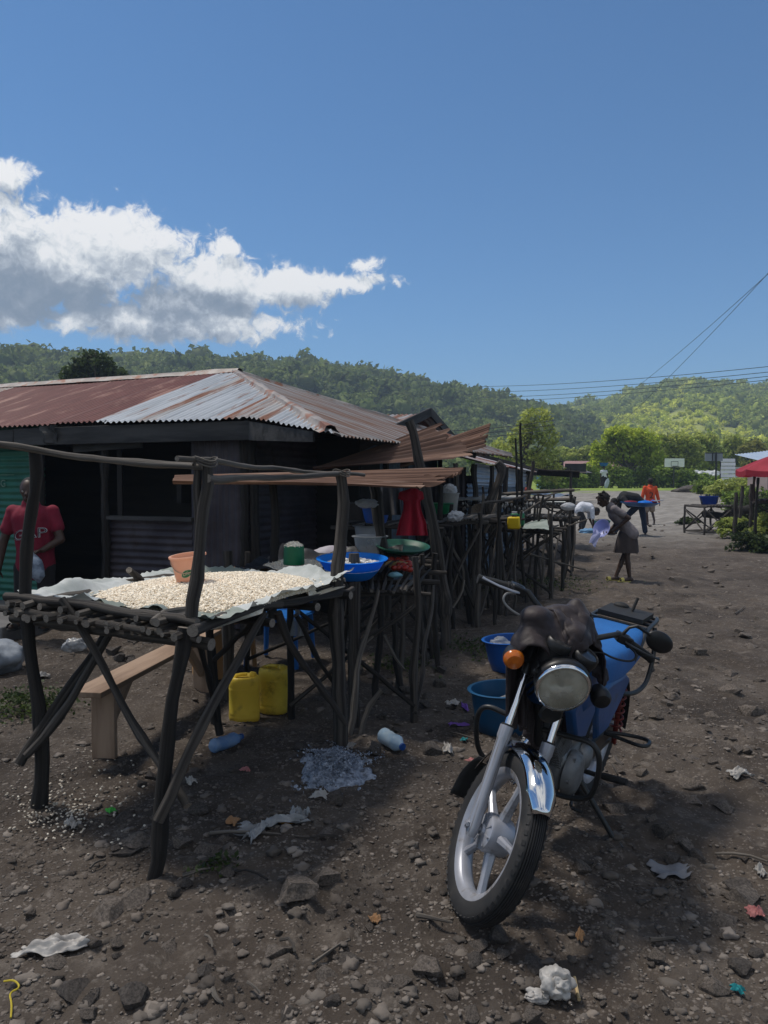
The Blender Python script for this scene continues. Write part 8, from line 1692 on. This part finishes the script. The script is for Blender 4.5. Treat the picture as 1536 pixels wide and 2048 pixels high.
    X, Y = c[0] + U*.24, c[1] + V*.34 - .02; mb.grid(np.stack([X, Y, gz(X, Y) + .022 + np.where(r + .5*w < .7, .045*(.7 - r - .5*w), -.20*(r + .5*w - .7)) + .012*w], 2)); k = 4200; a = g.uniform(0, 2*pi, k); rr = np.abs(g.normal(size=k))*.42*(1 + .3*np.sin(3*a+1) + .2*np.sin(5*a)); x, y = c[0] + .2*rr*np.cos(a), c[1] + .3*rr*np.sin(a); Vq, Fq = leaf_quads(np.stack([x, y, gz(x, y) + .03 + .05*np.clip(1 - rr, 0, 1) + g.uniform(0,.012,k)], 1), g.uniform(.004,.011,k), g, 1.0); mb.add(Vq, Fq)
    solo('ash_heap', 'heap of pale grey wood ash beside the right post of the near stall', 'ash', mb, mat('wood_ash', (.13,.155,.20), (.32,.36,.43), scale=30, c3=(.05,.05,.055), s3=18, rough=.95, isl=.4), kind='stuff', smooth=False)
    # small weeds
    labs = ['patch of low green weeds by the left leg of the near stall', 'small weed tuft at the foot of the front post', 'thin grass under the far stick stalls', 'low weeds behind the motorbike basins', 'weed tuft beside the dark rubble', 'weeds beneath the yellow container stall']
    for i, (px, py, w, h, n, m) in enumerate(((60,1420,.30,.12,1100,'leaf_dark'),(425,1735,.09,.03,60,'leaf_dark'),(1090,1165,.8,.07,700,'leaf_dark'),(960,1300,.35,.06,500,'leaf_dark'),(800,1340,.3,.07,300,'leaf_dark'),(1010,1180,.7,.08,600,'leaf_dark'))):
        c = G(px, py); x, y = c[0] + g.normal(size=n)*w*.5, c[1] + g.normal(size=n)*w*.45; z = gz(x, y) + g.uniform(.01, h, n); V, F = leaf_quads(np.stack([x, y, z], 1), g.uniform(.009,.020,n), g, .9); mb = MB(); mb.add(V, F); solo('weeds', labs[i], 'weeds', mb, M_[m], kind='stuff', smooth=False, base=c)
    # bundles on the ground left and cloth heap in the dark
    mb = MB(); c = on(-3.4, 6.1); mb.ico(np.array([-3.22, 6.3, .14]), (.24,.18,.15), 3, None, .35, 2, 5); solo('ground_sack', 'bluish sack slumped on the step behind the left end of the near stall', 'sack', mb, mat('bluish_sack', (.14,.16,.19), (.24,.27,.31), scale=7, rough=.6, bump=.4), ang=180)
    mb = MB(); p = G(150, 1300); mb.ico(p + UP*.04, (.10,.07,.07), 3, None, .4, 3, 9); solo('plastic_crumple', 'crumpled grey plastic among the rubble under the near stall', 'litter', mb, M_['cleanfilm'], ang=180)
build_right_side(); build_litter()

# ------------------------------------------------------------------ the air between here and the hills
def build_haze():
    mb = MB(); mb.box((0, 530, 53), (2000, 1260, 112)); m = bpy.data.materials.new('haze'); m.use_nodes = True; nt = m.node_tree; nt.nodes.clear()
    out = nt.nodes.new('ShaderNodeOutputMaterial'); v = nt.nodes.new('ShaderNodeVolumePrincipled'); nt.links.new(v.outputs[0], out.inputs['Volume'])
    v.inputs['Color'].default_value = (0.62, 0.78, 1.0, 1); v.inputs['Density'].default_value = 0.00085; v.inputs['Anisotropy'].default_value = 0.0
    o = solo('haze', 'thin pale blue haze between the market and the hills', 'haze', mb, m, base=(0, 530, 53), kind='stuff', smooth=False)
build_haze()
